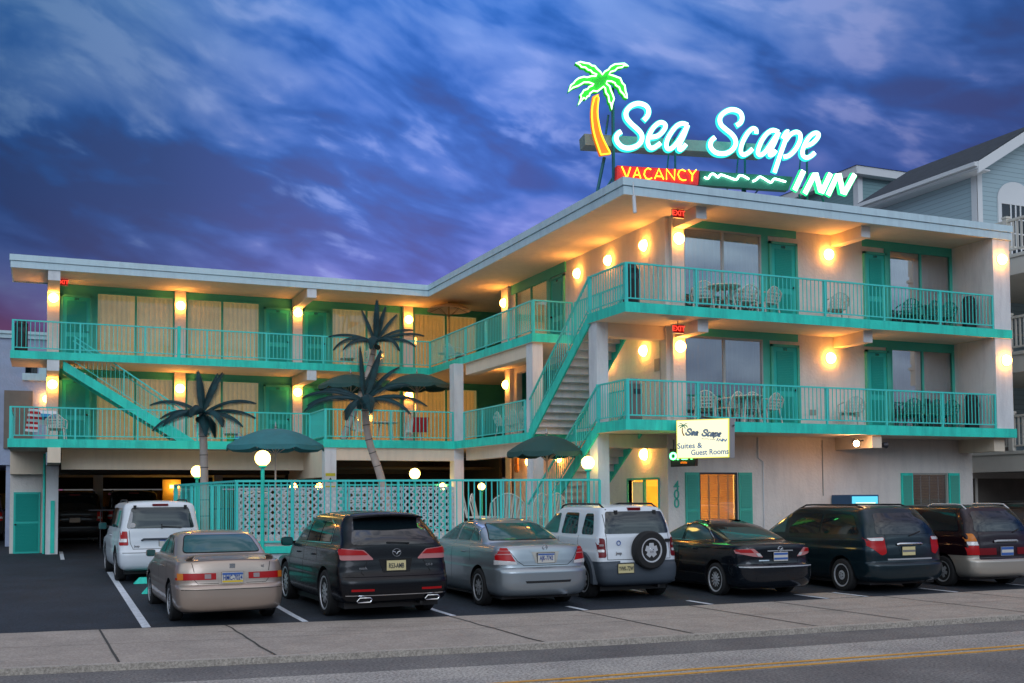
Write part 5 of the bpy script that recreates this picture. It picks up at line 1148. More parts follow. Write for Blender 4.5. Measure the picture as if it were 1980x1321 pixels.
def car_shell(keys, nexp=3.2, crown=.035, arches=(), taper=.03, nslice=86, zc=.95):
    keys = [list(k) for k in keys]
    for i, k in enumerate(keys):
        while len(k) < 6: k.append(keys[i-1][len(k)])
    t = [0.0]
    for a, b in zip(keys, keys[1:]): t.append(t[-1]+math.sqrt((b[0]-a[0])**2+(.6*(b[1]-a[1]))**2+(.5*(b[2]-a[2]))**2+(b[3]-a[3])**2)+.004)
    fs_ = [pchip(t, [k[c] for k in keys]) for c in range(6)]
    ts = sorted(set([t[-1]*i/nslice for i in range(nslice+1)]+t)); ts2 = [ts[0]]
    for q in ts[1:]:
        if q-ts2[-1] > .006: ts2.append(q)
    if ts2[-1] != ts[-1]: ts2[-1] = ts[-1]
    NQ, NS = 15, 22; vs = []; rows = []
    for q in ts2:
        z, yr, yf, w_, ar, af = [f(q) for f in fs_]; half = []
        for i in range(NQ): th = math.pi/2*(1-i/NQ); half.append((w_*math.cos(th)**(2/nexp), yr+ar-ar*math.sin(th)**(2/nexp)))
        for i in range(NS): half.append((w_, yr+ar+(yf-af-yr-ar)*i/NS))
        for i in range(NQ+1): th = math.pi/2*i/NQ; half.append((w_*math.cos(th)**(2/nexp) if i < NQ else 0.0, yf-af+af*math.sin(th)**(2/nexp)))
        L_ = keys_L = max(k[2] for k in keys); row = []
        for (x, y) in half:
            s = (y/L_-.5)*2; x *= 1-taper*s*s; row.append((x, y, z-crown*(x/.9)**2*min(1, max(0, (z-.6)/(zc-.6)))))
        rows.append(row+[(-x, y, zz) for x, y, zz in row[-2:0:-1]])
    n = len(rows[0])
    for r in rows: vs += r
    fs = [(i*n+j, i*n+(j+1) % n, (i+1)*n+(j+1) % n, (i+1)*n+j) for i in range(len(rows)-1) for j in range(n)]
    zb = rows[0][0][2]; vs.append((0, rows[0][0][1]+2, zb)); vs.append((0, (rows[-1][0][1]+rows[-1][n//2][1])/2, rows[-1][0][2]+.002)); c0, c1 = len(vs)-2, len(vs)-1
    fs += [((j+1) % n, j, c0) for j in range(n)]+[((len(rows)-1)*n+j, (len(rows)-1)*n+(j+1) % n, c1) for j in range(n)]
    me = bpy.data.meshes.new('shell'); me.from_pydata(vs, [], fs); me.update()
    bm = bmesh.new(); bm.from_mesh(me); bmesh.ops.recalc_face_normals(bm, faces=bm.faces); bm.to_mesh(me); bm.free()
    ob = bpy.data.objects.new('shell', me); COL.objects.link(ob); cuts = []
    for (yw, zw, ra, wi) in arches:
        cb = MB()
        for s in (-1, 1): cb.lathe([(ra, 0), (ra, s*.6)] if s > 0 else [(ra, -.6), (ra, 0)], (s*wi, yw, zw), 36, 0, 'X')
        c = cb.build('cut', 'black', None, world=False, recalc=True); md = ob.modifiers.new('b', 'BOOLEAN'); md.operation = 'DIFFERENCE'; md.object = c; md.solver = 'EXACT'; cuts.append(c)
    bpy.context.view_layer.update(); m2 = bpy.data.meshes.new_from_object(ob.evaluated_get(bpy.context.evaluated_depsgraph_get()))
    for c in cuts: bpy.data.objects.remove(c)
    bpy.data.objects.remove(ob); bpy.data.meshes.remove(me); m2.materials.clear()
    mi = []
    for p in m2.polygons:
        c = p.center; k = 0
        for (yw, zw, ra, wi) in arches:
            d = math.hypot(c.y-yw, c.z-zw)
            if d < ra+.004 and (abs(c.x) <= wi+.012 or abs(p.normal.x) < .3 and d > ra-.03): k = 1
        if c.z < .21 and p.normal.z < -.5: k = 1
        mi.append(k)
    m2.polygons.foreach_set('material_index', mi); m2.polygons.foreach_set('use_smooth', [True]*len(m2.polygons)); m2.set_sharp_from_angle(angle=math.radians(32))
    return m2
def clip_rect(poly, x0, x1, y0, y1):
    for ax, v, s in ((0, x0, 1), (0, x1, -1), (1, y0, 1), (1, y1, -1)):
        out_ = []; n = len(poly)
        for i in range(n):
            a, b = poly[i-1], poly[i]; da, db = (a[ax]-v)*s, (b[ax]-v)*s
            if (da >= 0) != (db >= 0): t = da/(da-db); out_.append((a[0]+(b[0]-a[0])*t, a[1]+(b[1]-a[1])*t))
            if db >= 0: out_.append(b)
        poly = out_
        if len(poly) < 3: return []
    return poly
VIEW = {'R': (lambda a, b: Vector((a, -1, b)), Vector((0, 1, 0))), 'L': (lambda a, b: Vector((-2, a, b)), Vector((1, 0, 0))), 'X': (lambda a, b: Vector((2, a, b)), Vector((-1, 0, 0))), 'T': (lambda a, b: Vector((a, b, 3)), Vector((0, 0, -1)))}
def project(mb, bvh, view, poly, off=.004, cell=.05, m=0, maxd=3.2):
    org, d = VIEW[view]; xs = [p[0] for p in poly]; ys = [p[1] for p in poly]; cache = {}
    nx = max(1, math.ceil((max(xs)-min(xs))/cell)); ny = max(1, math.ceil((max(ys)-min(ys))/cell)); cx, cy_ = (max(xs)-min(xs))/nx, (max(ys)-min(ys))/ny
    for i in range(nx):
        for j in range(ny):
            c = clip_rect(list(poly), min(xs)+cx*i, min(xs)+cx*(i+1), min(ys)+cy_*j, min(ys)+cy_*(j+1))
            if len(c) < 3: continue
            ids = []
            for p in c:
                k = (round(p[0], 4), round(p[1], 4))
                if k not in cache:
                    loc, nor, _, _ = bvh.ray_cast(org(*p), d, maxd)
                    if loc is not None and nor.dot(d) > 0: nor = -nor
                    if loc is None: cache[k] = None
                    else: cache[k] = len(mb.v); mb.v.append(loc+nor*off)
                if not ids or cache[k] != ids[-1]: ids.append(cache[k])
            if any(v is None for v in ids) or len(set(ids)) < 3: continue
            if ids[0] == ids[-1]: ids = ids[:-1]
            if len(set(ids)) != len(ids): continue
            v3 = [mb.v[q] for q in ids]
            if view == 'R' and max(v.y for v in v3)-min(v.y for v in v3) > .16: continue
            nn = (v3[1]-v3[0]).cross(v3[2]-v3[0])
            if nn.dot(d) > 0: ids = ids[::-1]
            mb.f.append(tuple(ids)); mb.m.append(m)
def strip2(pts, wd):
    out_ = []
    for a, b in zip(pts, pts[1:]):
        dx_, dy_ = b[0]-a[0], b[1]-a[1]; l = math.hypot(dx_, dy_) or 1; nx, ny = -dy_/l*wd/2, dx_/l*wd/2; ex, ey = dx_/l*wd*.3, dy_/l*wd*.3
        out_.append([(a[0]+nx-ex, a[1]+ny-ey), (b[0]+nx+ex, b[1]+ny+ey), (b[0]-nx+ex, b[1]-ny+ey), (a[0]-nx-ex, a[1]-ny-ey)])
    return out_
def round_poly(poly, r=.05, n=4):
    out_ = []; k = len(poly)
    for i in range(k):
        a, b, c = Vector(poly[i-1]), Vector(poly[i]), Vector(poly[(i+1) % k]); d1 = (a-b); d2 = (c-b); q = min(r, d1.length*.45, d2.length*.45); p1 = b+d1.normalized()*q; p2 = b+d2.normalized()*q
        for j in range(n+1): t = j/n; v = p1*(1-t)**2+b*2*t*(1-t)+p2*t*t; out_.append((v.x, v.y))
    return out_
mir = lambda poly: [(-a, b) for a, b in poly][::-1]
def make_wheel(R_, wd, style, mat, parent, x, y, side, name='wheel', zoff=0.0, rr_=.66):
    """tyre with its rim; side -1 = left wheel (outer face towards -x)"""
    s = side; ri = R_*rr_; mb = MB()
    prof = [(ri-.012, -wd/2+.02), (ri+.02, -wd/2), (R_-.03, -wd/2+.005), (R_-.004, -wd/2+.03), (R_, 0), (R_-.004, wd/2-.03), (R_-.03, wd/2-.005), (ri+.02, wd/2), (ri-.012, wd/2-.02)]
    mb.lathe(prof, (0, 0, 0), 36, 0, 'X'); o = mb.build(name, 'tyre', parent, 35, world=False); o.location = (x, y, R_+zoff)
    mb = MB(); f = s*(wd/2-.018); b = f-s*.05
    ring = [(ri-.002, f-s*.03), (ri+.006, f+s*.012), (ri-.018, f+s*.01), (ri-.03, f-s*.03), (ri-.035, b)]
    n = 36
    vs = [Vector((zz, r*math.cos(2*math.pi*j/n), r*math.sin(2*math.pi*j/n))) for r, zz in ring for j in range(n)]
    mb.add(vs, [(i*n+j, i*n+(j+1) % n, (i+1)*n+(j+1) % n, (i+1)*n+j) for i in range(len(ring)-1) for j in range(n)], 0)
    mb.lathe([(ri-.02, b-s*.012), (ri-.02, b-s*.01), (.01, b-s*.01)] if s > 0 else [(.01, b-s*.01), (ri-.02, b-s*.01), (ri-.02, b-s*.012)], (0, 0, 0), 24, 1, 'X')
    if style == 'cap':
        mb.lathe([(.01, f+s*.0), (ri*.3, f+s*.004), (ri*.5, f-s*.006), (ri*.93, f-s*.002), (ri*.95, f-s*.02)], (0, 0, 0), 32, 0, 'X')
        for k in range(10):
            a = 2*math.pi*k/10; c = (ri*.72*math.cos(a), ri*.72*math.sin(a)); mb.lathe([(.02, f+s*.001), (.022, f-s*.004)], (0, *c), 8, 1, 'X')
        for k in range(5): a = 2*math.pi*k/5; mb.lathe([(.012, f+s*.003), (.012, f+s*.012)], (0, ri*.2*math.cos(a), ri*.2*math.sin(a)), 6, 1, 'X')
    else:
        nsp, w0, w1 = style
        for k in range(nsp):
            a = 2*math.pi*(k+.25)/nsp; u = Vector((0, math.cos(a), math.sin(a))); t_ = Vector((0, -math.sin(a), math.cos(a))); X_ = Vector((1, 0, 0))
            p0, p1 = u*ri*.15, u*(ri-.012); a0 = X_*(f+s*.002); a1 = X_*(f-s*.005)
            q = [p0-t_*w0/2+a0, p0+t_*w0/2+a0, p1+t_*w1/2+a1, p1-t_*w1/2+a1]; mb.prism(q if s < 0 else q[::-1], X_*(-s*.03), 0)
        mb.lathe([(.012, f+s*.012), (ri*.16, f+s*.01), (ri*.24, f-s*.002), (ri*.25, f-s*.03)], (0, 0, 0), 20, 0, 'X')
        for k in range(5): a = 2*math.pi*k/5+.3; mb.lathe([(.010, f+s*.008), (.010, f+s*.013)], (0, ri*.17*math.cos(a), ri*.17*math.sin(a)), 6, 1, 'X')
    r = mb.build('rim', [mat, 'black'], o, 35, world=False, recalc=False)
    return o
def car(name, label, x, y, rz, sp, cat='car', group=None):
    t = empty(name, (x, y, gz(y+1)+.004), label, cat, group, rz); t.scale = (1.04, 1.04, 1.08); W_, L_ = sp['W'], sp['L']; R_ = sp['R']; yw = sp['yw']
    me = car_shell(sp['keys'], sp.get('nexp', 3.2), sp.get('crown', .035), [(q, R_+.01, R_+.055, W_/2-.27) for q in yw], sp.get('taper', .03))
    body = bpy.data.objects.new('body', me); COL.objects.link(body); body.parent = t
    for mname in sp['mats']: me.materials.append(M[mname])
    bvh = BVHTree.FromPolygons([v.co.copy() for v in me.vertices], [tuple(p.vertices) for p in me.polygons])
    if 'lower' in sp:   # second colour below a height (cladding, bumpers)
        for p in me.polygons:
            if p.material_index == 0 and sp['lower'](p.center): p.material_index = 2
    def pan(nm, view, polys, mat, off=.004, cell=.05, label_=None, par=None):
        mb = MB()
        for p in polys: project(mb, bvh, view, p, off, cell)
        if mb.v:
            big = [q for q in mb.pieces() if q.f]
            if big: return tag(max(big, key=lambda q: len(q.f)).build(nm, mat, par or t, 40, world=False), label_)
    for (nm, view, poly, mat, mirror, *rest) in sp['panels']:
        off = rest[0] if rest else .004; r = rest[1] if len(rest) > 1 else 0
        poly = round_poly(poly, r) if r else poly
        pan(nm, view, [poly], mat, off, .04)
        if mirror == 1: pan(nm, view if view == 'R' else 'X', [mir(poly)] if view == 'R' else [poly], mat, off, .04)
    mb = MB()
    for view, pts, wd, mirror in sp.get('seams', []):
        for s in strip2(pts, wd):
            project(mb, bvh, view, s, .0025, .06)
            if mirror: project(mb, bvh, view if view == 'R' else 'X', mir(s) if view == 'R' else s, .0025, .06)
    for q in mb.pieces() if mb.v else []:
        if len(q.f) > 1: q.build('panel_gap', 'gap', t, world=False)
    for view, pts, wd, mat, nm, mirror in sp.get('trims', []):
        for mm in ((0, 1) if mirror else (0,)):
            mb = MB()
            for s in strip2(pts, wd):
                project(mb, bvh, 'X' if mm and view == 'L' else view, mir(s) if (mm and view == 'R') else s, .008, .06)
            if mb.v: mb.build(nm, mat, t, world=False)
    # wheels
    for q in yw:
        for s in (-1, 1): make_wheel(R_, sp.get('tw', .215), sp['rim'], sp.get('rim_mat', 'rim_metal'), t, s*(W_/2-sp.get('tw', .215)/2-.012), q, s, rr_=sp.get('rr', .66))
    # plate
    if 'plate' in sp:
        px_, pz, txt, pm, tm, bands = sp['plate']; loc, nor, _, _ = bvh.ray_cast(Vector((px_, -1, pz)), Vector((0, 1, 0)), 3)
        yy = loc.y-.016; mb = MB(); mb.box(px_-.17, px_+.17, yy-.006, yy, pz-.084, pz+.084)
        plt = mb.build('licence_plate', pm, t, world=False)
        for (za, zb, bmat) in bands: mb = MB(); mb.box(px_-.165, px_+.165, yy-.0085, yy-.0065, pz+za, pz+zb); mb.build('plate_band', bmat, plt, world=False)
        if txt: mb = MB(); text_into(mb, txt, .112, (px_, yy-.012, pz-.004), (1, 0, 0), (0, 0, 1), .0015, sx=.62, bold=.001); mb.build('lettering', tm, plt, world=False)
        mb = MB(); mb.box(px_-.18, px_+.18, yy+.0005, yy+.012, pz-.094, pz+.094); mb.build('plate_holder', sp.get('pholder', 'rubber'), t, world=False)
    for (txt, size, px_, pz, mat) in sp.get('texts', []):
        loc, nor, _, _ = bvh.ray_cast(Vector((px_, -1, pz)), Vector((0, 1, 0)), 3)
        mb = MB(); text_into(mb, txt, size, (px_, loc.y-.012, pz), (1, 0, 0), (0, 0, 1), .003, bold=.0015); mb.build('badge', mat, t, world=False)
    # mirrors
    my, mz, mw, mh = sp['mirror']; mm_ = sp.get('mirror_mat', sp['mats'][0])
    for s in (-1, 1):
        mb = MB(); loc, nor, _, _ = bvh.ray_cast(Vector((s*2, my, mz)), Vector((-s, 0, 0)), 3); xx = loc.x if loc else s*W_/2
        vs = []; N = 14
        for k, (sc_, yo) in enumerate(((.5, .10), (.92, .07), (1, .02), (1, -.03), (.93, -.04))):
            for j in range(N):
                a = 2*math.pi*j/N; ca, sa = math.cos(a), math.sin(a); vs.append((xx+s*(.06+mw/2)+abs(ca)**.6*math.copysign(1, ca)*mw/2*sc_, my+yo, mz+abs(sa)**.6*math.copysign(1, sa)*mh/2*sc_))
        mb.add(vs, [(i*N+j, i*N+(j+1) % N, (i+1)*N+(j+1) % N, (i+1)*N+j) for i in range(4) for j in range(N)]+[tuple(range(N))[::-1], tuple(4*N+j for j in range(N))]); mb.bar((xx-s*.02, my+.03, mz-.02), (xx+s*.1, my+.02, mz-.02), .05, .05)
        o = mb.build('mirror', mm_, t, 45, world=False, recalc=True)
        mb = MB(); mb.add([(xx+s*(.06+mw/2)+a*mw*.43, my-.043, mz+b*mh*.42) for a, b in ((-1, -1), (1, -1), (1, 1), (-1, 1))], [(0, 1, 2, 3)]); mb.build('mirror_glass', 'car_glass_teal', o, world=False)
    for (sx, yh, zh) in sp.get('handles', []):
        for s in (-1, 1):
            loc, nor, _, _ = bvh.ray_cast(Vector((s*2, yh, zh)), Vector((-s, 0, 0)), 3)
            if loc: mb = MB(); mb.tube([(loc.x+s*.005, yh-.09, zh), (loc.x+s*.03, yh-.06, zh), (loc.x+s*.03, yh+.06, zh), (loc.x+s*.005, yh+.09, zh)], .012, 6); mb.build('handle', sp.get('handle_mat', sp['mats'][0]), t, 50, world=False)
    # underside
    mb = MB(); mb.box(-W_/2+.16, W_/2-.16, .35, L_-.5, .17, .42); mb.tube([(-.0, yw[0], R_), (.0, yw[0], R_)], .05, 6) if 0 else None; mb.bar((-W_/2+.2, yw[0], R_*.9), (W_/2-.2, yw[0], R_*.9), .09, .09); mb.tube([(.45, .12, .24), (.45, .9, .26)], .03, 8); mb.build('underbody', 'black', t, world=False)
    if 'rails' in sp:
        ya, yb, xr, zr, rmat = sp['rails']
        for s in (-1, 1):
            pts = []
            for k in range(9):
                f = k/8; yy = ya+(yb-ya)*f; loc, _, _, _ = bvh.ray_cast(Vector((s*xr, yy, 3)), Vector((0, 0, -1)), 3); pts.append(Vector((s*xr, yy, (loc.z if loc else 1.6)+(zr if 0 < k < 8 else -.01))))
            mb = MB(); mb.tube(pts, .018, 8)
            mb.build('roof_rail', rmat, t, 50, world=False)
    for fn in sp.get('extra', []): fn(t, bvh, sp)
    return t
P = lambda *a: list(a)
def hit(bvh, x, z): loc, nor, _, _ = bvh.ray_cast(Vector((x, -1, z)), Vector((0, 1, 0)), 3.2); return loc
def ring_badge(t, bvh, x, z, r, mat='badge', sx=1.0, kind='ring'):
    l = hit(bvh, x, z); mb = MB(); y = l.y-.012
    mb.tube([(x+r*sx*math.cos(a*math.pi/10), y, z+r*math.sin(a*math.pi/10)) for a in range(20)], .008, 6, closed=True)
    if kind == 'wing': mb.tube([(x-r*sx*.9, y, z+r*.35), (x-r*sx*.35, y, z+r*.15), (x, y, z-r*.45), (x+r*sx*.35, y, z+r*.15), (x+r*sx*.9, y, z+r*.35)], .008, 6)
    if kind == 'god': mb.tube([(x-.3*r, y, z-r*.5), (x-.5*r, y, z+.1*r), (x, y, z+.55*r), (x+.45*r, y, z+.2*r)], .007, 6)
    mb.build('emblem', mat, t, 50, world=False)
def wiper(t, bvh, x0, z0, x1, z1):
    a, b = hit(bvh, x0, z0), hit(bvh, x1, z1)
    if a and b: mb = MB(); mb.bar(a+Vector((0, -.02, 0)), b+Vector((0, -.02, 0)), .02, .02); mb.build('wiper', 'rubber', t, world=False)
# ---- beige saloon
def camry_x(t, bvh, sp):
    mb = MB(); pts = [(-.66, .36, 1.0), (-.62, .30, 1.055), (-.5, .27, 1.075), (0, .235, 1.085), (.5, .27, 1.075), (.62, .30, 1.055), (.66, .36, 1.0)]
    sp_ = [Vector(p) for p in smooth_path(pts, 4)]
    for a, b in zip(sp_, sp_[1:]): mb.bar(a, b, .11, .025)
    mb.build('spoiler', 'paint_beige', t, 50, world=False)
    mb = MB(); mb.box(-.28, .28, .232, .243, 1.075, 1.09); mb.build('brake_light', 'lens_dark_red', t, world=False)
    mb = MB(); l = hit(bvh, 0, .905); mb.box(-.045, .045, l.y-.014, l.y-.002, .87, .94); mb.build('emblem', 'badge', t, world=False)
    for s in (-.42, .42):  # head rests seen through the glass
        pass
SEDAN = [(.17, .38, 4.45, .70, .30, .5), (.20, .12, 4.62, .79, .35, .6), (.28, .03, 4.72, .86, .38, .7), (.45, .0, 4.76, .885, .40, .75), (.56, .0, 4.77, .89), (.60, .03, 4.75, .89), (.625, .085, 4.70, .885), (.72, .10, 4.62, .89, .38, .8), (.84, .12, 4.2, .885), (.93, .145, 3.78, .87, .38, .7), (.985, .17, 3.60, .85, .36, .6), (1.01, .24, 3.5, .83, .35, .5), (1.035, .55, 3.44, .80, .32), (1.055, .90, 3.40, .775, .28, .4), (1.12, 1.04, 3.27, .755), (1.25, 1.30, 3.0, .71, .26, .35), (1.35, 1.54, 2.72, .665), (1.395, 1.72, 2.5, .60), (1.415, 1.95, 2.36, .46), (1.42, 2.18, 2.28, .2, .04, .04)]
camry = dict(L=4.77, W=1.78, R=.315, yw=(1.05, 3.72), keys=SEDAN, mats=['paint_beige', 'black'], rim=(7, .07, .05), rim_mat='rim_dull', mirror=(3.25, 1.0, .17, .13), mirror_mat='paint_beige', handles=[(0, 1.75, .86), (0, 2.75, .86)],
 panels=[('rear_window', 'R', [(-.66, 1.075), (.66, 1.075), (.56, 1.355), (-.56, 1.355)], 'gap', 0, .004, .07), ('rear_window', 'R', [(-.64, 1.085), (.64, 1.085), (.545, 1.345), (-.545, 1.345)], 'car_glass_teal', 0, .009, .06),
  ('side_window', 'L', [(1.62, 1.06), (2.22, 1.055), (2.22, 1.345), (1.92, 1.33)], 'car_glass_clear', 1, .006, .03), ('side_window', 'L', [(1.34, 1.065), (1.58, 1.06), (1.80, 1.27), (1.66, 1.24)], 'car_glass_clear', 1, .006, .02), ('side_window', 'L', [(2.30, 1.055), (3.22, 1.05), (2.72, 1.33), (2.30, 1.35)], 'car_glass_clear', 1, .006, .03),
  ('windscreen', 'T', [(-.62, 3.38), (.62, 3.38), (.5, 2.75), (-.5, 2.75)], 'car_glass', 0),
  ('tail_light', 'R', [(-.875, .80), (-.26, .80), (-.26, .70), (-.86, .695)], 'lens_red', 1, .005), ('reverse_light', 'R', [(-.44, .785), (-.34, .785), (-.34, .715), (-.44, .715)], 'lens_grey', 1, .010), ('indicator', 'R', [(-.88, .80), (-.76, .80), (-.76, .70), (-.87, .695)], 'lens_amber', 1, .010),
  ('plate_recess', 'R', [(-.24, .81), (.24, .81), (.22, .635), (-.22, .635)], 'paint_beige', 0, .006)],
 seams=[('R', [(-.64, 1.0), (-.60, .82), (-.60, .80)], .010, True), ('R', [(-.60, .70), (-.545, .64), (.545, .64), (.60, .70)], .008, False), ('L', [(2.26, 1.0), (2.28, .35)], .01, True), ('L', [(1.45, .98), (1.30, .75), (1.38, .5)], .01, True), ('L', [(3.3, .95), (3.35, .35)], .01, True), ('R', [(-.85, .55), (.85, .55)], .008, False)],
 trims=[('L', [(1.4, .52), (3.3, .52)], .04, 'paint_gold', 'side_trim', True)],
 plate=(0, .725, 'HMC-7024', 'plate_pale', 'text_blue', [(.042, .074, 'plate_blue'), (-.074, -.045, 'plate_yellow')]), pholder='paint_beige', texts=[('T O Y O T A'[:0] or 'LE', .05, .5, .89, 'text_grey')], extra=[camry_x])
# ---- white estate behind it, black crossover, off-road car share an upright shell
def suv_keys(L, W, H, zb, zs, tail, hood=.98, nose=.95, wtop=.74, lean=.30, roofr=.35, zbot=.24, tum=1.0):
    h = W/2; T_ = tum; return [(zbot, .30, L-.35, h-.18, .25, .5), (zbot+.05, .08, L-.12, h-.08, .30, .6), (zbot+.12, .02, L-.03, h-.03, .32, .65), (.48, .0, L, h-.005), (.58, .0, L, h), (.66, .02, L-.01, h), (.70, .06, L-.03, h-.004, .28), (.80, tail, L-.08, h, .26, .6), (hood-.08, tail+.015, L-.30, h-.004, .25, .6), (hood, tail+.03, L-nose, h-.02, .25, .5),
        (zb, tail+.05, L-nose-.28, h-.035, .25, .4), (zb+.05, tail+.065, L-nose-.38, h-.055*T_, .25, .4), (zb+.25, tail+lean*.55, L-nose-.72, h-.105*T_, .24, .35), (zs, tail+lean, L-nose-1.05, h-.165*T_, .24, .35), (H-.045, tail+lean+.06, L-nose-1.20, h-.22*T_, .28, .4), (H-.018, tail+lean+.16, L-nose-1.4, h-.33*T_, .3, .4), (H-.003, tail+lean+.4, L-nose-1.8, h-.55*T_, .3, .3), (H, tail+lean+.9, L-nose-2.0, h-.75, .1, .1)]
def cherokee_x(t, bvh, sp):
    mb = MB(); l = hit(bvh, 0, .93)
    mb.tube([(-.42, l.y-.02, .90), (-.38, l.y-.04, .93), (.42, l.y-.04, .93), (.46, l.y-.02, .90)], .022, 8); mb.build('handle_strip', 'cladding', t, 50, world=False)
    for s in (-.55, .55): l = hit(bvh, s, 1.63); mb = MB(); mb.box(s-.03, s+.03, l.y-.04, l.y+.02, 1.58, 1.66); mb.build('hinge', 'rubber', t, world=False)
    l = hit(bvh, 0, 1.665); mb = MB(); mb.box(-.17, .17, l.y-.03, l.y+.03, 1.645, 1.69); mb.build('brake_light', 'lens_dark_red', t, world=False)
    wiper(t, bvh, 0.02, 1.20, .45, 1.17); wiper(t, bvh, .02, 1.15, .02, 1.25)
    l = hit(bvh, -.62, 1.23); mb = MB(); mb.lathe([(.055, l.y-.02), (.055, l.y-.012)], (-.60, 0, 1.23), 18, 0, 'Y'); mb.build('sticker', 'lens_clear', t, world=False)
gc = dict(L=4.6, W=1.84, R=.365, yw=(.93, 3.62), keys=suv_keys(4.6, 1.84, 1.76, 1.12, 1.66, .10, lean=.20, tum=.85), mats=['paint_white', 'black'], rim=(5, .11, .09), rim_mat='rim_dull', mirror=(3.0, 1.17, .2, .17), mirror_mat='rubber', handles=[(0, 2.1, .98)], rails=(.7, 2.8, .66, .05, 'rubber'), tw=.235,
 panels=[('rear_window', 'R', [(-.74, 1.16), (.74, 1.16), (.62, 1.615), (-.62, 1.615)], 'car_glass', 0, .006, .06), ('side_window', 'L', [(.42, 1.17), (1.25, 1.17), (1.25, 1.6), (.62, 1.6)], 'car_glass', 1, .006, .05), ('side_window', 'L', [(1.33, 1.17), (2.1, 1.17), (2.1, 1.6), (1.33, 1.6)], 'car_glass', 1, .006, .04), ('side_window', 'L', [(2.18, 1.17), (3.1, 1.17), (2.72, 1.58), (2.18, 1.6)], 'car_glass', 1, .006, .04),
  ('tail_light', 'R', [(-.90, 1.10), (-.72, 1.10), (-.70, .80), (-.88, .80)], 'lens_red', 1, .006, .02), ('reverse_light', 'R', [(-.88, .94), (-.73, .94), (-.73, .87), (-.88, .87)], 'lens_clear', 1, .012)],
 seams=[('R', [(-.68, 1.12), (-.66, .85), (-.6, .72), (.6, .72), (.66, .85), (.68, 1.12)], .010, False), ('L', [(2.14, 1.15), (2.14, .45)], .01, True), ('L', [(1.2, 1.15), (1.25, .8)], .01, True), ('R', [(-.88, .64), (.88, .64)], .012, False)],
 plate=(.13, .84, 'DFK-8316'[:3], 'plate_pale', 'text_blue', [(.045, .074, 'plate_blue')]), texts=[('Jeep', .07, -.52, .78, 'text_grey')], extra=[cherokee_x], nexp=5.5)
def cx9_x(t, bvh, sp):
    ring_badge(t, bvh, .02, 1.07, .062, sx=1.15, kind='wing')
    mb = MB(); l = hit(bvh, 0, 1.60); pts = [Vector((x, l.y-.06+.10*(x/.66)**2, 1.675-.05*(x/.66)**2)) for x in [-.60+1.20*k/12 for k in range(13)]]
    for a, b in zip(pts, pts[1:]): mb.bar(a, b, .26, .03)
    mb.build('roof_spoiler', 'paint_black', t, 50, world=False)
    wiper(t, bvh, -.15, 1.24, .25, 1.225)
    for s in (-1, 1):
        mb = MB(); x = s*.60; y = -.015; mb.tube([(x-.13, y, .315), (x-.08, y, .365), (x+.10, y, .365), (x+.13, y, .34), (x+.10, y, .295), (x-.11, y, .295)], .010, 6, closed=True); mb.box(x-.10, x+.10, y+.02, y+.1, .30, .36, 1); mb.build('exhaust_tip', ['chrome', 'gap'], t, 50, world=False)
cx = dict(L=5.07, W=2.0, R=.385, yw=(1.12, 3.99), keys=suv_keys(5.07, 2.0, 1.74, 1.18, 1.60, .12, lean=.52, nose=1.05, tum=1.5), mats=['paint_black', 'black'], rim=(10, .05, .042), mirror=(3.45, 1.17, .23, .17), handles=[(0, 1.85, 1.0), (0, 2.9, 1.0)], tw=.245, rr=.72, crown=.05,
 panels=[('rear_window', 'R', [(-.76, 1.20), (.76, 1.20), (.60, 1.60), (-.60, 1.60)], 'car_glass', 0, .006, .08), ('side_window', 'L', [(1.02, 1.24), (1.72, 1.22), (1.72, 1.56), (1.45, 1.56), (1.12, 1.50)], 'car_glass', 1, .006, .04), ('side_window', 'L', [(1.76, 1.22), (2.5, 1.21), (2.5, 1.57), (1.76, 1.57)], 'car_glass', 1, .006, .03), ('side_window', 'L', [(2.58, 1.21), (3.6, 1.2), (3.0, 1.55), (2.58, 1.57)], 'car_glass_clear', 1, .006, .03),
  ('tail_light', 'R', [(-.95, 1.15), (-.55, 1.12), (-.40, .98), (-.40, .96), (-.93, .96)], 'lens_pink', 1, .006, .03), ('tail_light', 'R', [(-.94, 1.14), (-.57, 1.11), (-.48, 1.04), (-.94, 1.04)], 'lens_red', 1, .012, .02), ('reflector', 'R', [(-.80, .50), (-.42, .50), (-.42, .465), (-.80, .465)], 'lens_red', 1, .006),
  ('plate_recess', 'R', [(-.30, .97), (.30, .97), (.24, .76), (-.24, .76)], 'gap', 0, .005)],
 seams=[('R', [(-.70, 1.2), (-.5, .93), (-.62, .76), (-.55, .70), (.55, .70), (.62, .76), (.5, .93), (.70, 1.2)], .010, False), ('L', [(2.54, 1.18), (2.54, .4)], .01, True), ('L', [(1.74, 1.2), (1.6, .9)], .01, True), ('L', [(3.55, 1.1), (3.6, .4)], .01, True)],
 trims=[('L', [(.98, 1.22), (1.06, 1.50), (1.45, 1.60)], .018, 'chrome', 'window_trim', True), ('L', [(.98, 1.215), (3.6, 1.185)], .016, 'chrome', 'window_trim', True), ('R', [(-.92, .70), (.92, .70)], .02, 'paint_black', 'bumper_edge', False), ('R', [(-.88, .40), (.88, .40)], .012, 'chrome', 'bumper_trim', False)],
 plate=(0, .86, 'R53-AMB', 'plate_cream', 'text_dark', []), texts=[('mazda', .055, -.58, .83, 'badge'), ('CX-9', .055, .60, .86, 'badge')], extra=[cx9_x], nexp=3.4)
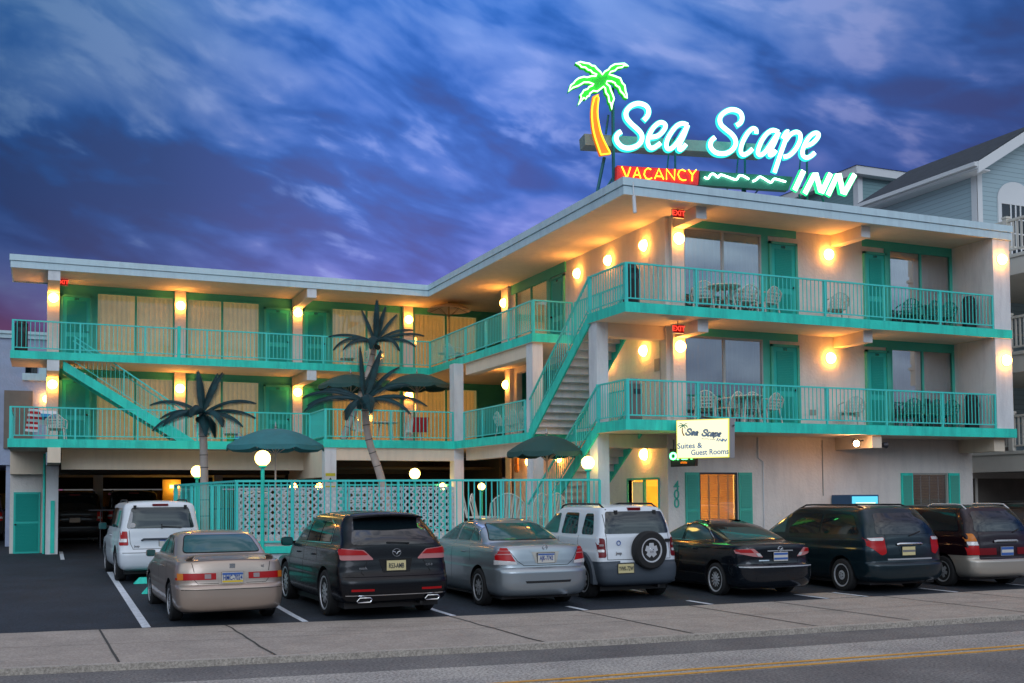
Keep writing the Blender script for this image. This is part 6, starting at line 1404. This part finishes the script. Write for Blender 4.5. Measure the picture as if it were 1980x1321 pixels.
# ---- silver saloon
SIL = [(.20, .35, 4.8, .76, .30, .5), (.24, .10, 4.98, .85, .4, .6), (.32, .03, 5.05, .91, .45, .7), (.48, .0, 5.09, .938, .48, .8), (.64, .0, 5.10, .942), (.70, .03, 5.08, .942), (.735, .10, 5.02, .935, .42), (.85, .12, 4.85, .942, .40, .8), (1.0, .15, 4.3, .93), (1.08, .18, 3.9, .91, .38, .7), (1.115, .24, 3.8, .88, .36, .5), (1.13, .55, 3.74, .85, .32), (1.15, .92, 3.70, .825, .30, .4), (1.22, 1.06, 3.55, .79), (1.36, 1.38, 3.2, .725, .28, .35), (1.47, 1.72, 2.9, .65), (1.52, 2.0, 2.65, .57), (1.54, 2.25, 2.5, .42), (1.547, 2.33, 2.45, .2, .04, .04)]
sil = dict(L=5.1, W=1.90, R=.34, yw=(1.13, 4.0), keys=SIL, mats=['paint_silver', 'black'], rim=(9, .06, .04), rim_mat='rim_dull', mirror=(3.5, 1.12, .2, .14), handles=[(0, 1.85, .96), (0, 2.95, .96)], rr=.70,
 panels=[('rear_window', 'R', [(-.72, 1.17), (.72, 1.17), (.53, 1.465), (-.53, 1.465)], 'gap', 0, .004, .05), ('rear_window', 'R', [(-.70, 1.18), (.70, 1.18), (.515, 1.455), (-.515, 1.455)], 'car_glass_teal', 0, .009, .04),
  ('side_window', 'L', [(1.36, 1.165), (1.78, 1.16), (1.78, 1.40), (1.62, 1.36)], 'car_glass_clear', 1, .006, .05), ('side_window', 'L', [(1.82, 1.16), (2.42, 1.155), (2.42, 1.47), (2.1, 1.465), (1.82, 1.41)], 'car_glass_clear', 1, .006, .03), ('side_window', 'L', [(2.52, 1.155), (3.5, 1.15), (2.95, 1.45), (2.52, 1.47)], 'car_glass_clear', 1, .006, .04),
  ('tail_light', 'R', [(-.95, .84), (-.58, .80), (-.74, 1.105), (-.80, 1.10)], 'lens_red', 1, .006, .02), ('reverse_light', 'R', [(-.95, .86), (-.585, .83), (-.57, .78), (-.93, .78)], 'lens_clear', 1, .012), ('light_bar', 'R', [(-.90, .95), (-.64, .95), (-.645, .965), (-.89, .965)], 'lens_pink', 1, .012), ('light_bar', 'R', [(-.87, 1.01), (-.68, 1.01), (-.685, 1.02), (-.86, 1.02)], 'lens_pink', 1, .012),
  ('plate_recess', 'R', [(-.28, 1.00), (.28, 1.00), (.21, .80), (-.21, .80)], 'paint_gold', 0, .005), ('bumper_slot', 'R', [(-.46, .50), (.46, .50), (.44, .46), (-.44, .46)], 'rubber', 0, .006)],
 seams=[('R', [(-.76, 1.11), (-.56, .84), (-.44, .76), (.44, .76), (.56, .84), (.76, 1.11)], .010, False), ('L', [(2.47, 1.12), (2.47, .4)], .01, True), ('L', [(1.6, 1.12), (1.5, .8)], .01, True), ('L', [(3.5, 1.05), (3.55, .4)], .01, True)],
 trims=[('L', [(1.30, 1.155), (1.62, 1.40), (2.1, 1.50), (2.9, 1.49)], .018, 'chrome', 'window_trim', True), ('R', [(-.30, 1.01), (.30, 1.01)], .035, 'paint_silver', 'boot_trim', False)],
 plate=(0, .885, 'AJK-7742', 'plate_pale', 'text_blue', [(.05, .076, 'plate_blue')]), extra=[lambda t, b, s: ring_badge(t, b, 0, 1.065, .045, kind='god')])
# ---- white off-road car with spare wheel
def lib_x(t, bvh, sp):
    x, z = .15, .93; l = hit(bvh, x, z); y = l.y-.13
    sw = make_wheel(.36, .22, (5, .12, .08), 'rim_metal', t, 0, 0, -1, 'spare_wheel', 0, .62); sw.rotation_euler = (0, 0, math.pi/2); sw.location = (x, y, z)
    mb = MB(); mb.lathe([(.12, y), (.12, l.y+.02)], (x, 0, z), 12, 0, 'Y'); mb.build('spare_bracket', 'rubber', t, 40, world=False)
    for s in (-.42, .45): q = hit(bvh, s, 1.66); mb = MB(); mb.box(s-.03, s+.03, q.y-.04, q.y+.05, 1.58, 1.68); mb.build('hinge', 'rubber', t, world=False)
    q = hit(bvh, 0, 1.70); mb = MB(); mb.box(-.14, .14, q.y-.03, q.y+.05, 1.675, 1.73); mb.build('brake_light', 'lens_dark_red', t, world=False)
    q = hit(bvh, .62, 1.10); mb = MB(); mb.box(.60, .72, q.y-.03, q.y, 1.07, 1.13); mb.build('handle', 'rubber', t, world=False)
    ring_badge(t, bvh, -.45, 1.07, .04, 'plate_blue'); 
    for q in sp['yw']:   # dark wheel-arch flares
        for s in (-1, 1):
            mb = MB(); R_ = sp['R']+.055; pts = []
            for k in range(13): a = math.radians(-8+196*k/12); pts.append((q+R_*math.cos(a), sp['R']+.01+R_*math.sin(a)))
            xo = s*(sp['W']/2-.06); vs = []
            for (yy, zz) in pts:
                d = Vector((0, yy-q, zz-sp['R']-.01)).normalized()
                vs += [Vector((xo, yy, zz)), Vector((s*(sp['W']/2+.035), yy, zz)), Vector((s*(sp['W']/2+.025), yy, zz))+d*.09, Vector((xo, yy, zz))+d*.12]
            mb.add(vs, [(4*i+j, 4*i+(j+1) % 4, 4*i+4+(j+1) % 4, 4*i+4+j) for i in range(12) for j in range(4)]); mb.build('wheel_arch_flare', 'cladding', t, 50, world=False, recalc=True)
lib = dict(L=4.3, W=1.80, R=.365, yw=(.80, 3.45), keys=suv_keys(4.3, 1.80, 1.78, 1.18, 1.65, .08, lean=.20, nose=.85), mats=['paint_white', 'black', 'cladding'], lower=lambda c: c.z < .72 and (c.y < .5 or c.y > 3.6) or c.z < .42, rim=(5, .10, .08), mirror=(2.9, 1.2, .2, .18), mirror_mat='rubber', handles=[(0, 1.45, 1.02), (0, 2.4, 1.02)], handle_mat='rubber', rails=(.35, 2.5, .60, .055, 'rubber'), tw=.235,
 panels=[('rear_window', 'R', [(-.72, 1.24), (.72, 1.24), (.63, 1.655), (-.63, 1.655)], 'car_glass', 0, .006, .05), ('side_window', 'L', [(.45, 1.22), (.95, 1.22), (.90, 1.62), (.58, 1.62)], 'car_glass', 1, .006, .07), ('side_window', 'L', [(1.13, 1.22), (1.85, 1.22), (1.78, 1.63), (1.2, 1.63)], 'car_glass', 1, .006, .06), ('side_window', 'L', [(2.0, 1.22), (2.85, 1.22), (2.5, 1.58), (2.0, 1.62)], 'car_glass_clear', 1, .006, .05),
  ('tail_light', 'R', [(-.885, 1.16), (-.73, 1.16), (-.715, .80), (-.885, .80)], 'lens_dark_red', 1, .008, .05), ('reverse_light', 'R', [(-.86, 1.05), (-.75, 1.05), (-.75, 1.01), (-.86, 1.01)], 'lens_grey', 1, .014, .02), ('reverse_light', 'R', [(-.86, .95), (-.75, .95), (-.75, .90), (-.86, .90)], 'lens_clear', 1, .014, .02)],
 seams=[('R', [(-.69, 1.6), (-.70, .76), (.70, .76), (.69, 1.6)], .010, False), ('L', [(1.92, 1.15), (1.92, .45)], .01, True), ('L', [(1.05, 1.2), (1.05, .8)], .01, True)],
 plate=(-.36, .60, 'YWK-72W', 'plate_cream', 'text_dark', []), texts=[('Jeep', .075, -.46, .88, 'text_grey')], extra=[lib_x], nexp=4.6)
# ---- dark fastback saloon
M6 = [(.17, .38, 4.6, .72, .30, .5), (.21, .10, 4.78, .82, .4, .6), (.30, .03, 4.86, .89, .48, .7), (.46, .0, 4.91, .915, .52, .8), (.58, .0, 4.92, .92), (.63, .03, 4.90, .92), (.66, .08, 4.84, .915, .46), (.78, .10, 4.6, .92, .44, .8), (.92, .10, 4.0, .905), (1.0, .11, 3.75, .885, .42, .7), (1.035, .15, 3.66, .86, .38, .5), (1.05, .38, 3.6, .83, .34), (1.07, .66, 3.56, .80, .30, .4), (1.15, .88, 3.38, .76), (1.28, 1.28, 3.05, .69, .28, .35), (1.39, 1.75, 2.72, .61), (1.44, 2.05, 2.5, .53), (1.46, 2.2, 2.4, .40), (1.467, 2.26, 2.34, .2, .04, .04)]
m6 = dict(L=4.92, W=1.84, R=.325, yw=(1.06, 3.85), keys=M6, mats=['paint_navy', 'black'], rim=(12, .034, .03), mirror=(3.35, 1.05, .2, .13), handles=[(0, 1.8, .9), (0, 2.8, .9)], rr=.74,
 panels=[('rear_window', 'R', [(-.68, 1.09), (.68, 1.09), (.50, 1.395), (-.50, 1.395)], 'car_glass_clear', 0, .006, .05), ('side_window', 'L', [(1.30, 1.09), (1.72, 1.07), (2.35, 1.065), (2.35, 1.38), (2.0, 1.375), (1.6, 1.27)], 'car_glass_clear', 1, .006, .04), ('side_window', 'L', [(2.45, 1.065), (3.35, 1.06), (2.8, 1.36), (2.45, 1.385)], 'car_glass_clear', 1, .006, .04),
  ('tail_light', 'R', [(-.92, .93), (-.60, .95), (-.42, .80), (-.42, .78), (-.62, .80), (-.90, .86)], 'lens_pink', 1, .006, .02), ('tail_light', 'R', [(-.91, .925), (-.66, .935), (-.60, .87), (-.82, .87)], 'lens_red', 1, .012, .01), ('reverse_light', 'R', [(-.56, .86), (-.48, .86), (-.43, .80), (-.52, .80)], 'lens_clear', 1, .012)],
 seams=[('R', [(-.76, 1.02), (-.45, .78), (-.42, .66), (.42, .66), (.45, .78), (.76, 1.02)], .010, False), ('L', [(2.4, 1.03), (2.4, .35)], .01, True), ('L', [(3.35, 1.0), (3.4, .35)], .01, True)],
 trims=[('L', [(1.22, 1.09), (1.6, 1.30), (2.0, 1.41), (2.9, 1.41)], .018, 'chrome', 'window_trim', True), ('L', [(1.22, 1.075), (3.4, 1.04)], .014, 'chrome', 'window_trim', True), ('R', [(-.86, .60), (.86, .60)], .02, 'rim_dull', 'bumper_edge', False), ('R', [(-.50, .72), (-.28, .72)], .02, 'chrome', 'boot_trim', False), ('R', [(-.30, .90), (.30, .90)], .02, 'rim_dull', 'boot_trim', False)],
 plate=(0, .79, '', 'plate_pale', 'text_blue', [(.03, .07, 'plate_blue'), (-.06, -.02, 'plate_blue')]), texts=[('ABJ 180', .075, 0, .79, 'text_blue')][:0], extra=[lambda t, b, s: ring_badge(t, b, 0, .93, .05, sx=1.15, kind='wing')])
# ---- vans
def van_keys(L, W, H, zb, zs, tail, lean, hood=.98):
    h = W/2; return [(.20, .30, L-.35, h-.2, .25, .5), (.26, .06, L-.12, h-.09, .34, .6), (.34, .01, L-.03, h-.03, .38, .65), (.46, .0, L, h-.005), (.56, .0, L, h, .40, .7), (.60, .03, L-.01, h, .38), (.64, .09, L-.05, h-.004, .34), (.78, tail, L-.15, h, .32, .6), (.92, tail+.015, L-.5, h-.006, .30, .6), (hood, tail+.03, L-.85, h-.02, .30, .5),
        (zb, tail+.05, L-1.05, h-.035, .30, .4), (zb+.06, tail+.08, L-1.18, h-.055, .30, .4), (zb+.28, tail+lean*.5, L-1.6, h-.12, .32, .35), (zs, tail+lean, L-1.98, h-.20, .34, .35), (H-.05, tail+lean+.10, L-2.15, h-.27, .36, .4), (H-.018, tail+lean+.26, L-2.4, h-.40, .36, .4), (H-.003, tail+lean+.6, L-2.7, h-.62, .3, .3), (H, tail+lean+1.1, L-2.9, h-.8, .1, .1)]
def van_x(t, bvh, sp):
    l = hit(bvh, 0, .98); mb = MB(); mb.tube([(-.33, l.y-.01, .97), (-.28, l.y-.035, .985), (.28, l.y-.035, .985), (.33, l.y-.01, .97)], .024, 8); mb.build('tailgate_trim', 'chrome' if sp is van else 'rim_dull', t, 50, world=False)
    wiper(t, bvh, .35, 1.22, .02, 1.14) if sp is van else wiper(t, bvh, .45, 1.22, .25, 1.16)
    mb = MB(); l = hit(bvh, 0, 1.62)
    for s in (-1, 1):
        for f in (0, 1):
            pass
van = dict(L=5.1, W=2.05, R=.335, yw=(1.05, 4.08), keys=van_keys(5.1, 2.05, 1.75, 1.12, 1.60, .10, .36), mats=['paint_green', 'black'], rim='cap', rim_mat='rim_metal', mirror=(3.7, 1.1, .22, .18), handles=[(0, 3.05, .95)], rails=(.75, 2.9, .62, .045, 'rubber'), rr=.68,
 panels=[('rear_window', 'R', [(-.78, 1.17), (.78, 1.17), (.62, 1.59), (-.62, 1.59)], 'car_glass', 0, .006, .10), ('side_window', 'L', [(.55, 1.17), (1.75, 1.16), (1.75, 1.56), (.85, 1.56)], 'car_glass', 1, .006, .09), ('side_window', 'L', [(1.81, 1.16), (2.85, 1.15), (2.85, 1.57), (1.81, 1.57)], 'car_glass', 1, .006, .05), ('side_window', 'L', [(2.97, 1.15), (3.95, 1.14), (3.35, 1.53), (2.97, 1.56)], 'car_glass_clear', 1, .006, .05),
  ('tail_light', 'R', [(-1.0, 1.10), (-.62, 1.12), (-.60, .80), (-.72, .76), (-.99, .98)], 'lens_red', 1, .006, .04), ('reverse_light', 'R', [(-.94, 1.10), (-.63, 1.11), (-.65, 1.05), (-.90, 1.05)], 'lens_clear', 1, .012, .02), ('plate_recess', 'R', [(-.30, .94), (.30, .94), (.25, .74), (-.25, .74)], 'paint_green', 0, .006)],
 seams=[('R', [(-.64, 1.55), (-.58, 1.12), (-.585, .66), (.585, .66), (.58, 1.12), (.64, 1.55)], .010, False), ('L', [(2.9, 1.1), (2.9, .4)], .01, True), ('L', [(1.75, 1.1), (1.75, .75)], .01, True), ('L', [(.6, 1.08), (2.85, 1.06)], .008, True)],
 trims=[('R', [(-.58, .68), (.58, .68)], .03, 'rim_dull', 'sill_trim', False), ('R', [(-.90, .50), (.90, .50)], .02, 'paint_green', 'bumper_edge', False)],
 plate=(-.05, .84, 'JFR 72S'[:0], 'plate_cream', 'text_dark', [(-.02, .02, 'text_grey')]), extra=[van_x], nexp=3.0, crown=.05)
WSK = van_keys(5.1, 1.95, 1.74, 1.12, 1.60, .10, .34)
ws = dict(L=5.1, W=1.95, R=.33, yw=(1.0, 4.05), keys=WSK, mats=['paint_maroon', 'black', 'paint_gold'], lower=lambda c: c.z < .62 or (c.z < .68 and abs(c.x) > .74), rim=(6, .08, .06), rim_mat='rim_dull', mirror=(3.6, 1.1, .22, .18), handles=[(0, 3.0, .95)], rails=(.6, 1.75, .62, .05, 'rim_metal'),
 panels=[('rear_window', 'R', [(-.76, 1.18), (.76, 1.18), (.62, 1.60), (-.62, 1.60)], 'car_glass', 0, .006, .09), ('side_window', 'L', [(.55, 1.18), (1.75, 1.17), (1.75, 1.57), (.75, 1.57)], 'car_glass', 1, .006, .08), ('side_window', 'L', [(1.85, 1.17), (2.85, 1.16), (2.85, 1.57), (1.85, 1.57)], 'car_glass', 1, .006, .05), ('side_window', 'L', [(2.97, 1.16), (3.95, 1.15), (3.35, 1.53), (2.97, 1.57)], 'car_glass', 1, .006, .05),
  ('indicator', 'R', [(-.96, 1.14), (-.80, 1.14), (-.74, .98), (-.94, .98)], 'lens_amber', 1, .006, .02), ('reverse_light', 'R', [(-.95, .975), (-.74, .975), (-.73, .90), (-.95, .90)], 'lens_clear', 1, .006), ('tail_light', 'R', [(-.95, .895), (-.73, .895), (-.72, .70), (-.93, .70)], 'lens_red', 1, .006), ('light_band', 'R', [(-.72, .84), (-.30, .84), (-.30, .70), (-.72, .70)], 'lens_dark_red', 1, .007)],
 seams=[('R', [(-.66, 1.55), (-.70, 1.1), (-.68, .66), (.68, .66), (.70, 1.1), (.66, 1.55)], .010, False)],
 plate=(0, .77, '', 'plate_blue', 'text_blue', [(-.03, .03, 'plate_pale')]), pholder='rim_dull', extra=[van_x], nexp=3.2, crown=.04)
car('beige_saloon', 'beige four-door saloon with boot spoiler, blue and white plate, nearest the left kerb', 2.97, 18.70, .03, camry)
car('white_estate', 'white off-road estate car parked in front of the beige saloon', 2.56, 26.55, .03, gc)
car('black_crossover', 'shiny black crossover with cream plate between the beige and silver saloons', 5.74, 18.28, .03, cx)
car('silver_saloon', 'silver blue saloon with triangular red tail lights', 8.78, 18.53, .015, sil)
car('spare_wheel_car', 'boxy white off-road car with spare wheel on the tailgate', 11.16, 19.15, .0, lib)
car('dark_fastback', 'black fastback saloon between the white off-road car and the green van', 14.02, 18.30, .0, m6)
car('green_van', 'dark green family van with chrome tailgate strip', 17.18, 17.95, .0, van)
car('maroon_van', 'dark maroon van with pale gold bumper at the right edge', 19.95, 17.9, -.02, ws)
# cars in shade: under the wing and past the right edge
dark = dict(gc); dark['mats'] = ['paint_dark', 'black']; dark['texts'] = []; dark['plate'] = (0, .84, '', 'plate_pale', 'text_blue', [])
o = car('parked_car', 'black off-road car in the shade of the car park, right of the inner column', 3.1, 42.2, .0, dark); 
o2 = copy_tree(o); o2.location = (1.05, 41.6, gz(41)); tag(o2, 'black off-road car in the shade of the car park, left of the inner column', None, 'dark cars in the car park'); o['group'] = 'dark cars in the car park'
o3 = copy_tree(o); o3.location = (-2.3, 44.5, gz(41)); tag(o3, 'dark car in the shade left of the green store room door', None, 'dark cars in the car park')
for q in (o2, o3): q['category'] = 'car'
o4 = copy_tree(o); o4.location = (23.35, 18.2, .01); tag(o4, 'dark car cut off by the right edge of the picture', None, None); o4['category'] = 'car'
if 'group' in o4: del o4['group']
# ================================================================== NEIGHBOURS
banded('siding_blue', (0.42, 0.56, 0.62), 2, 6.2, 0.9, 0.6, (0.16, 0.24, 0.30)); banded('siding_teal', (0.26, 0.42, 0.44), 2, 5.5, 0.9, 0.6, (0.10, 0.18, 0.20))
pbr('shingle', (.035, .045, .055), .9, bump=.4, bscale=14, var=.2); pbr('trim_white', (.74, .76, .78), .5); pbr('trim_cream', (.70, .66, .58), .6, var=.04); pbr('left_stucco', (.40, .46, .62), .9, bump=.5, bscale=14, var=.08); pbr('beige_wall', (.22, .19, .16), .9, var=.1)
# blue-grey sided house on the right
P0 = at(1887, 318, Y=27.0); hx, hz = P0.x, P0.z; Yh = 27.0
house = empty('sided_house', (hx+4, 32, 0), 'tall blue-grey sided house with white trim and balconies behind the motel, right', 'house')
mb = MB(); mb.box(hx, hx+12, Yh, Yh+5.2, 3.2, hz-.1); mb.build('wall', 'siding_blue', house)
mb = MB(); mb.box(hx-.3, hx+12, Yh-.15, Yh+22, 0, 3.195); mb.build('ground_floor', 'beige_wall', house)
pit = .60; ov = .55; rw = 31.1-hx+.3
mb = MB(); mb.prism([(hx, Yh+.01, hz-.1), (hx+2*rw-.3, Yh+.01, hz-.1), (hx+rw-.3, Yh+.01, hz-.1+(rw-.3)*pit)], (0, .2, 0)); mb.build('gable', 'siding_blue', house)
ev = Vector((hx-ov, 0, hz-ov*pit+.1)); rg = Vector((hx+rw-.3, 0, ev.z+(rw+ov-.3)*pit)); fr = Vector((hx+2*rw, 0, ev.z))
mb = MB(); mb.prism([(ev.x, Yh-.6, ev.z), (rg.x, Yh-.6, rg.z), (fr.x, Yh-.6, fr.z), (fr.x, Yh-.6, fr.z+.12), (rg.x, Yh-.6, rg.z+.14), (ev.x, Yh-.6, ev.z+.12)], (0, 5.9, 0)); mb.build('roof', 'shingle', house, recalc=True)
mb = MB()
mb.prism([(ev.x-.02, Yh-.64, ev.z-.30), (ev.x-.02, Yh-.64, ev.z+.08), (rg.x, Yh-.64, rg.z+.08), (rg.x, Yh-.64, rg.z-.30)], (0, .06, 0)); mb.box(ev.x-.04, ev.x+.02, Yh-.6, Yh+5.25, ev.z-.14, ev.z+.10)
mb.box(ev.x, hx, Yh-.6, Yh+5.2, ev.z-.17, ev.z-.13); mb.prism([(ev.x, Yh-.58, ev.z-.12), (rg.x, Yh-.58, rg.z-.14), (rg.x, Yh-.58, rg.z-.10), (ev.x, Yh-.58, ev.z-.08)], (0, .6, 0))
mb.box(ev.x-.16, ev.x-.041, Yh-.6, Yh+5.2, ev.z-.06, ev.z+.07); mb.box(hx-.03, hx+.22, Yh-.04, Yh-.001, 3.2, hz-.15); mb.box(hx-.04, hx-.001, Yh-.04, Yh+.2, 3.2, hz-.2); mb.build('trim', 'trim_white', house, recalc=True)
# arched window over the balcony door
wx = at(1958, 380, Y=Yh).x; wz = at(1950, 352, Y=Yh).z; w0, w1, wb = wx-.75, wx+.9, 9.5
mb = MB(); mb.box(w0, w0+.16, Yh-.06, Yh-.002, wb, wz-.8); mb.box(w1-.16, w1, Yh-.06, Yh-.002, wb, wz-.8); mb.box(w0, w1, Yh-.06, Yh-.002, wz-.8, wz-.65)
cx_ = (w0+w1)/2; rr0 = (w1-w0)/2; N = 14; mb.prism([(cx_+rr0*math.cos(math.pi*k/N), Yh-.05, wz-.65+rr0*.8*math.sin(math.pi*k/N)) for k in range(N+1)], (0, .045, 0)); wdo = mb.build('window', 'trim_white', house, recalc=True)
mb = MB(); mb.box(w0+.16, w1-.16, Yh-.03, Yh-.003, wb, wz-.8); mb.build('pane', 'car_glass', wdo)
mb = MB()
for f in (.33, .5, .67): x = w0+.16+(w1-w0-.32)*f; mb.box(x-.03, x+.03, Yh-.05, Yh-.031, wb, wz-.8)
for k in range(4): z = wz-1.3-k*.5; mb.box(w0+.16, w1-.16, Yh-.049, Yh-.032, z-.02, z+.02)
mb.build('glazing_bar', 'trim_white', wdo)
# balconies
XB = 26.55; YB0, YB1 = 19.2, Yh-.0
for z in (3.40, 6.35, 9.28):
    mb = MB(); mb.box(XB, hx+12, YB0, YB1-.002, z-.62, z-.1); mb.box(XB-.04, hx+12, YB0-.04, YB1-.002, z-.1, z); mb.build('balcony_floor', 'trim_cream', house)
    mb = MB(); yend = 24.6
    mb.box(XB, XB+.05, YB0, yend+1.6, z+.12, z+.17); mb.box(XB-.02, XB+.07, YB0, yend+1.6, z+1.0, z+1.07); mb.box(XB, hx+8, YB1-1, YB1-.95, z+1.0, z+1.05)
    k = 0
    while YB0+k*.15 < yend+1.6:
        y = YB0+k*.15; mb.box(XB+.005, XB+.045, y, y+.05, z+.17, z+1.0); k += 1
    for y in (YB0+.1, 21.6, 23.6, 25.6): mb.box(XB-.05, XB+.1, y, y+.15, z, z+1.12); mb.box(XB-.07, XB+.12, y-.02, y+.17, z+1.12, z+1.18)
    mb.build('balcony_railing', 'trim_cream', house)
mb = MB()
for z in (3.4, 6.35): mb.box(hx+.5, hx+1.4, Yh-.05, Yh-.003, z+.05, z+2.1); mb.box(hx+2.2, hx+3.4, Yh-.05, Yh-.003, z+.05, z+2.1)
mb.build('balcony_door', 'beige_wall', house)
mb = MB()
for y in (22, 26): mb.box(XB+.05, XB+.35, y, y+.3, 0, 2.78)
mb.build('post', 'trim_cream', house)
p = at(1888, 960, Y=25.4); mb = MB(); mb.tube([(p.x, 25.4, 0), (p.x, 25.4, 3.0)], .05, 8); mb.build('downpipe', 'trim_cream', house)
mb = MB(); q0 = at(1873, 880, Y=25.5); mb.box(q0.x-1, hx+12, 25.5, 25.7, 0, 2.6); mb.build('screen_wall', 'beige_wall', house); mb = MB(); mb.box(q0.x-1, hx+12, 25.35, 25.75, 2.6, 3.05); mb.build('beam', 'trim_cream', house)
# the wing with a hipped top further back
P1 = at(1658, 322, Y=44.0); x1, z1 = P1.x, P1.z; bl = at(1521, 322, X=x1)
h2_ = empty('hipped_house', (x1+4, 47, 0), 'teal-grey sided upper storey with low hipped roof behind the neon sign', 'house')
mb = MB(); mb.box(x1, x1+12, 44, bl.y, 8, z1-.5); mb.build('wall', 'siding_teal', h2_)
mb = MB(); e = .5; mb.box(x1-e, x1+12, 44-e, bl.y+e, z1-.55, z1-.12, 1); vs = [(x1-e-.05, 44-e-.05, z1-.12), (x1+12, 44-e-.05, z1-.12), (x1+12, bl.y+e, z1-.12), (x1-e-.05, bl.y+e, z1-.12), (x1+2.2, 46.4, z1+.55), (x1+12, 46.4, z1+.55)]
mb.add(vs, [(0, 1, 5, 4), (3, 0, 4), (2, 3, 4, 5)], 0); mb.build('roof', ['shingle', 'trim_white'], h2_)
mb = MB(); mb.box(x1-.06, x1+.25, 43.93, 43.998, 8, z1-.56); mb.box(x1-.06, x1-.002, 44, 44.3, 8, z1-.56); 
for k in range(3): y = 45.5+k*1.8; mb.box(x1-.05, x1-.002, y, y+1.3, z1-3.0, z1-1.9)
mb.build('trim', 'trim_white', h2_)
# blue stucco block on the left
zt_ = at(50, 638, Y=41.0).z; xr_ = .4
nb = empty('stucco_block', (-5, 45, 0), 'blue-grey stucco building with a flat parapet at the left edge', 'building')
mb = MB(); mb.box(-16, .55, 41.5, 60, 3.35, zt_-.25); mb.build('wall', 'left_stucco', nb)
mb = MB(); mb.box(-16, .6, 41.42, 60, zt_-.25, zt_-.1); mb.box(-16, .63, 41.36, 60, zt_-.1, zt_); mb.build('parapet', 'fascia', nb)
a = at(49, 722, Y=41.5); b = at(75, 708, Y=41.5); mb = MB(); mb.box(a.x-.1, b.x+.6, 41.4, 41.498, a.z-.25, a.z); mb.box(b.x, b.x+.5, 41.45, 41.497, a.z, b.z+.5, 0); w_ = mb.build('window', 'fascia', nb); mb = MB(); mb.box(a.x, b.x-.05, 41.46, 41.496, a.z, b.z+.5); mb.build('pane', 'car_glass', w_)
for xa, xb in ((-14, -9.5), (-1.2, -.9)): mb = MB(); mb.box(xa, xb, 41.6, 41.9, 0, 3.35); mb.build('car_park_column', 'left_stucco', nb)
a = at(26, 800, Y=41.5); b = at(62, 845, Y=41.5); mb = MB(); mb.box(a.x-.3, b.x, 41.42, 41.497, Z2, 5.95); mb.build('door', 'beige_wall', nb)
# far dark band so the horizon is closed behind the buildings
mb = MB()
for k in range(14): x = -130+k*22; mb.box(x, x+15, 120, 132, 0.6, 5.5+2*((k*7) % 4)/4)
tag(mb.build('distant_blocks', 'beige_wall'), 'row of low distant blocks behind the car park', 'building');
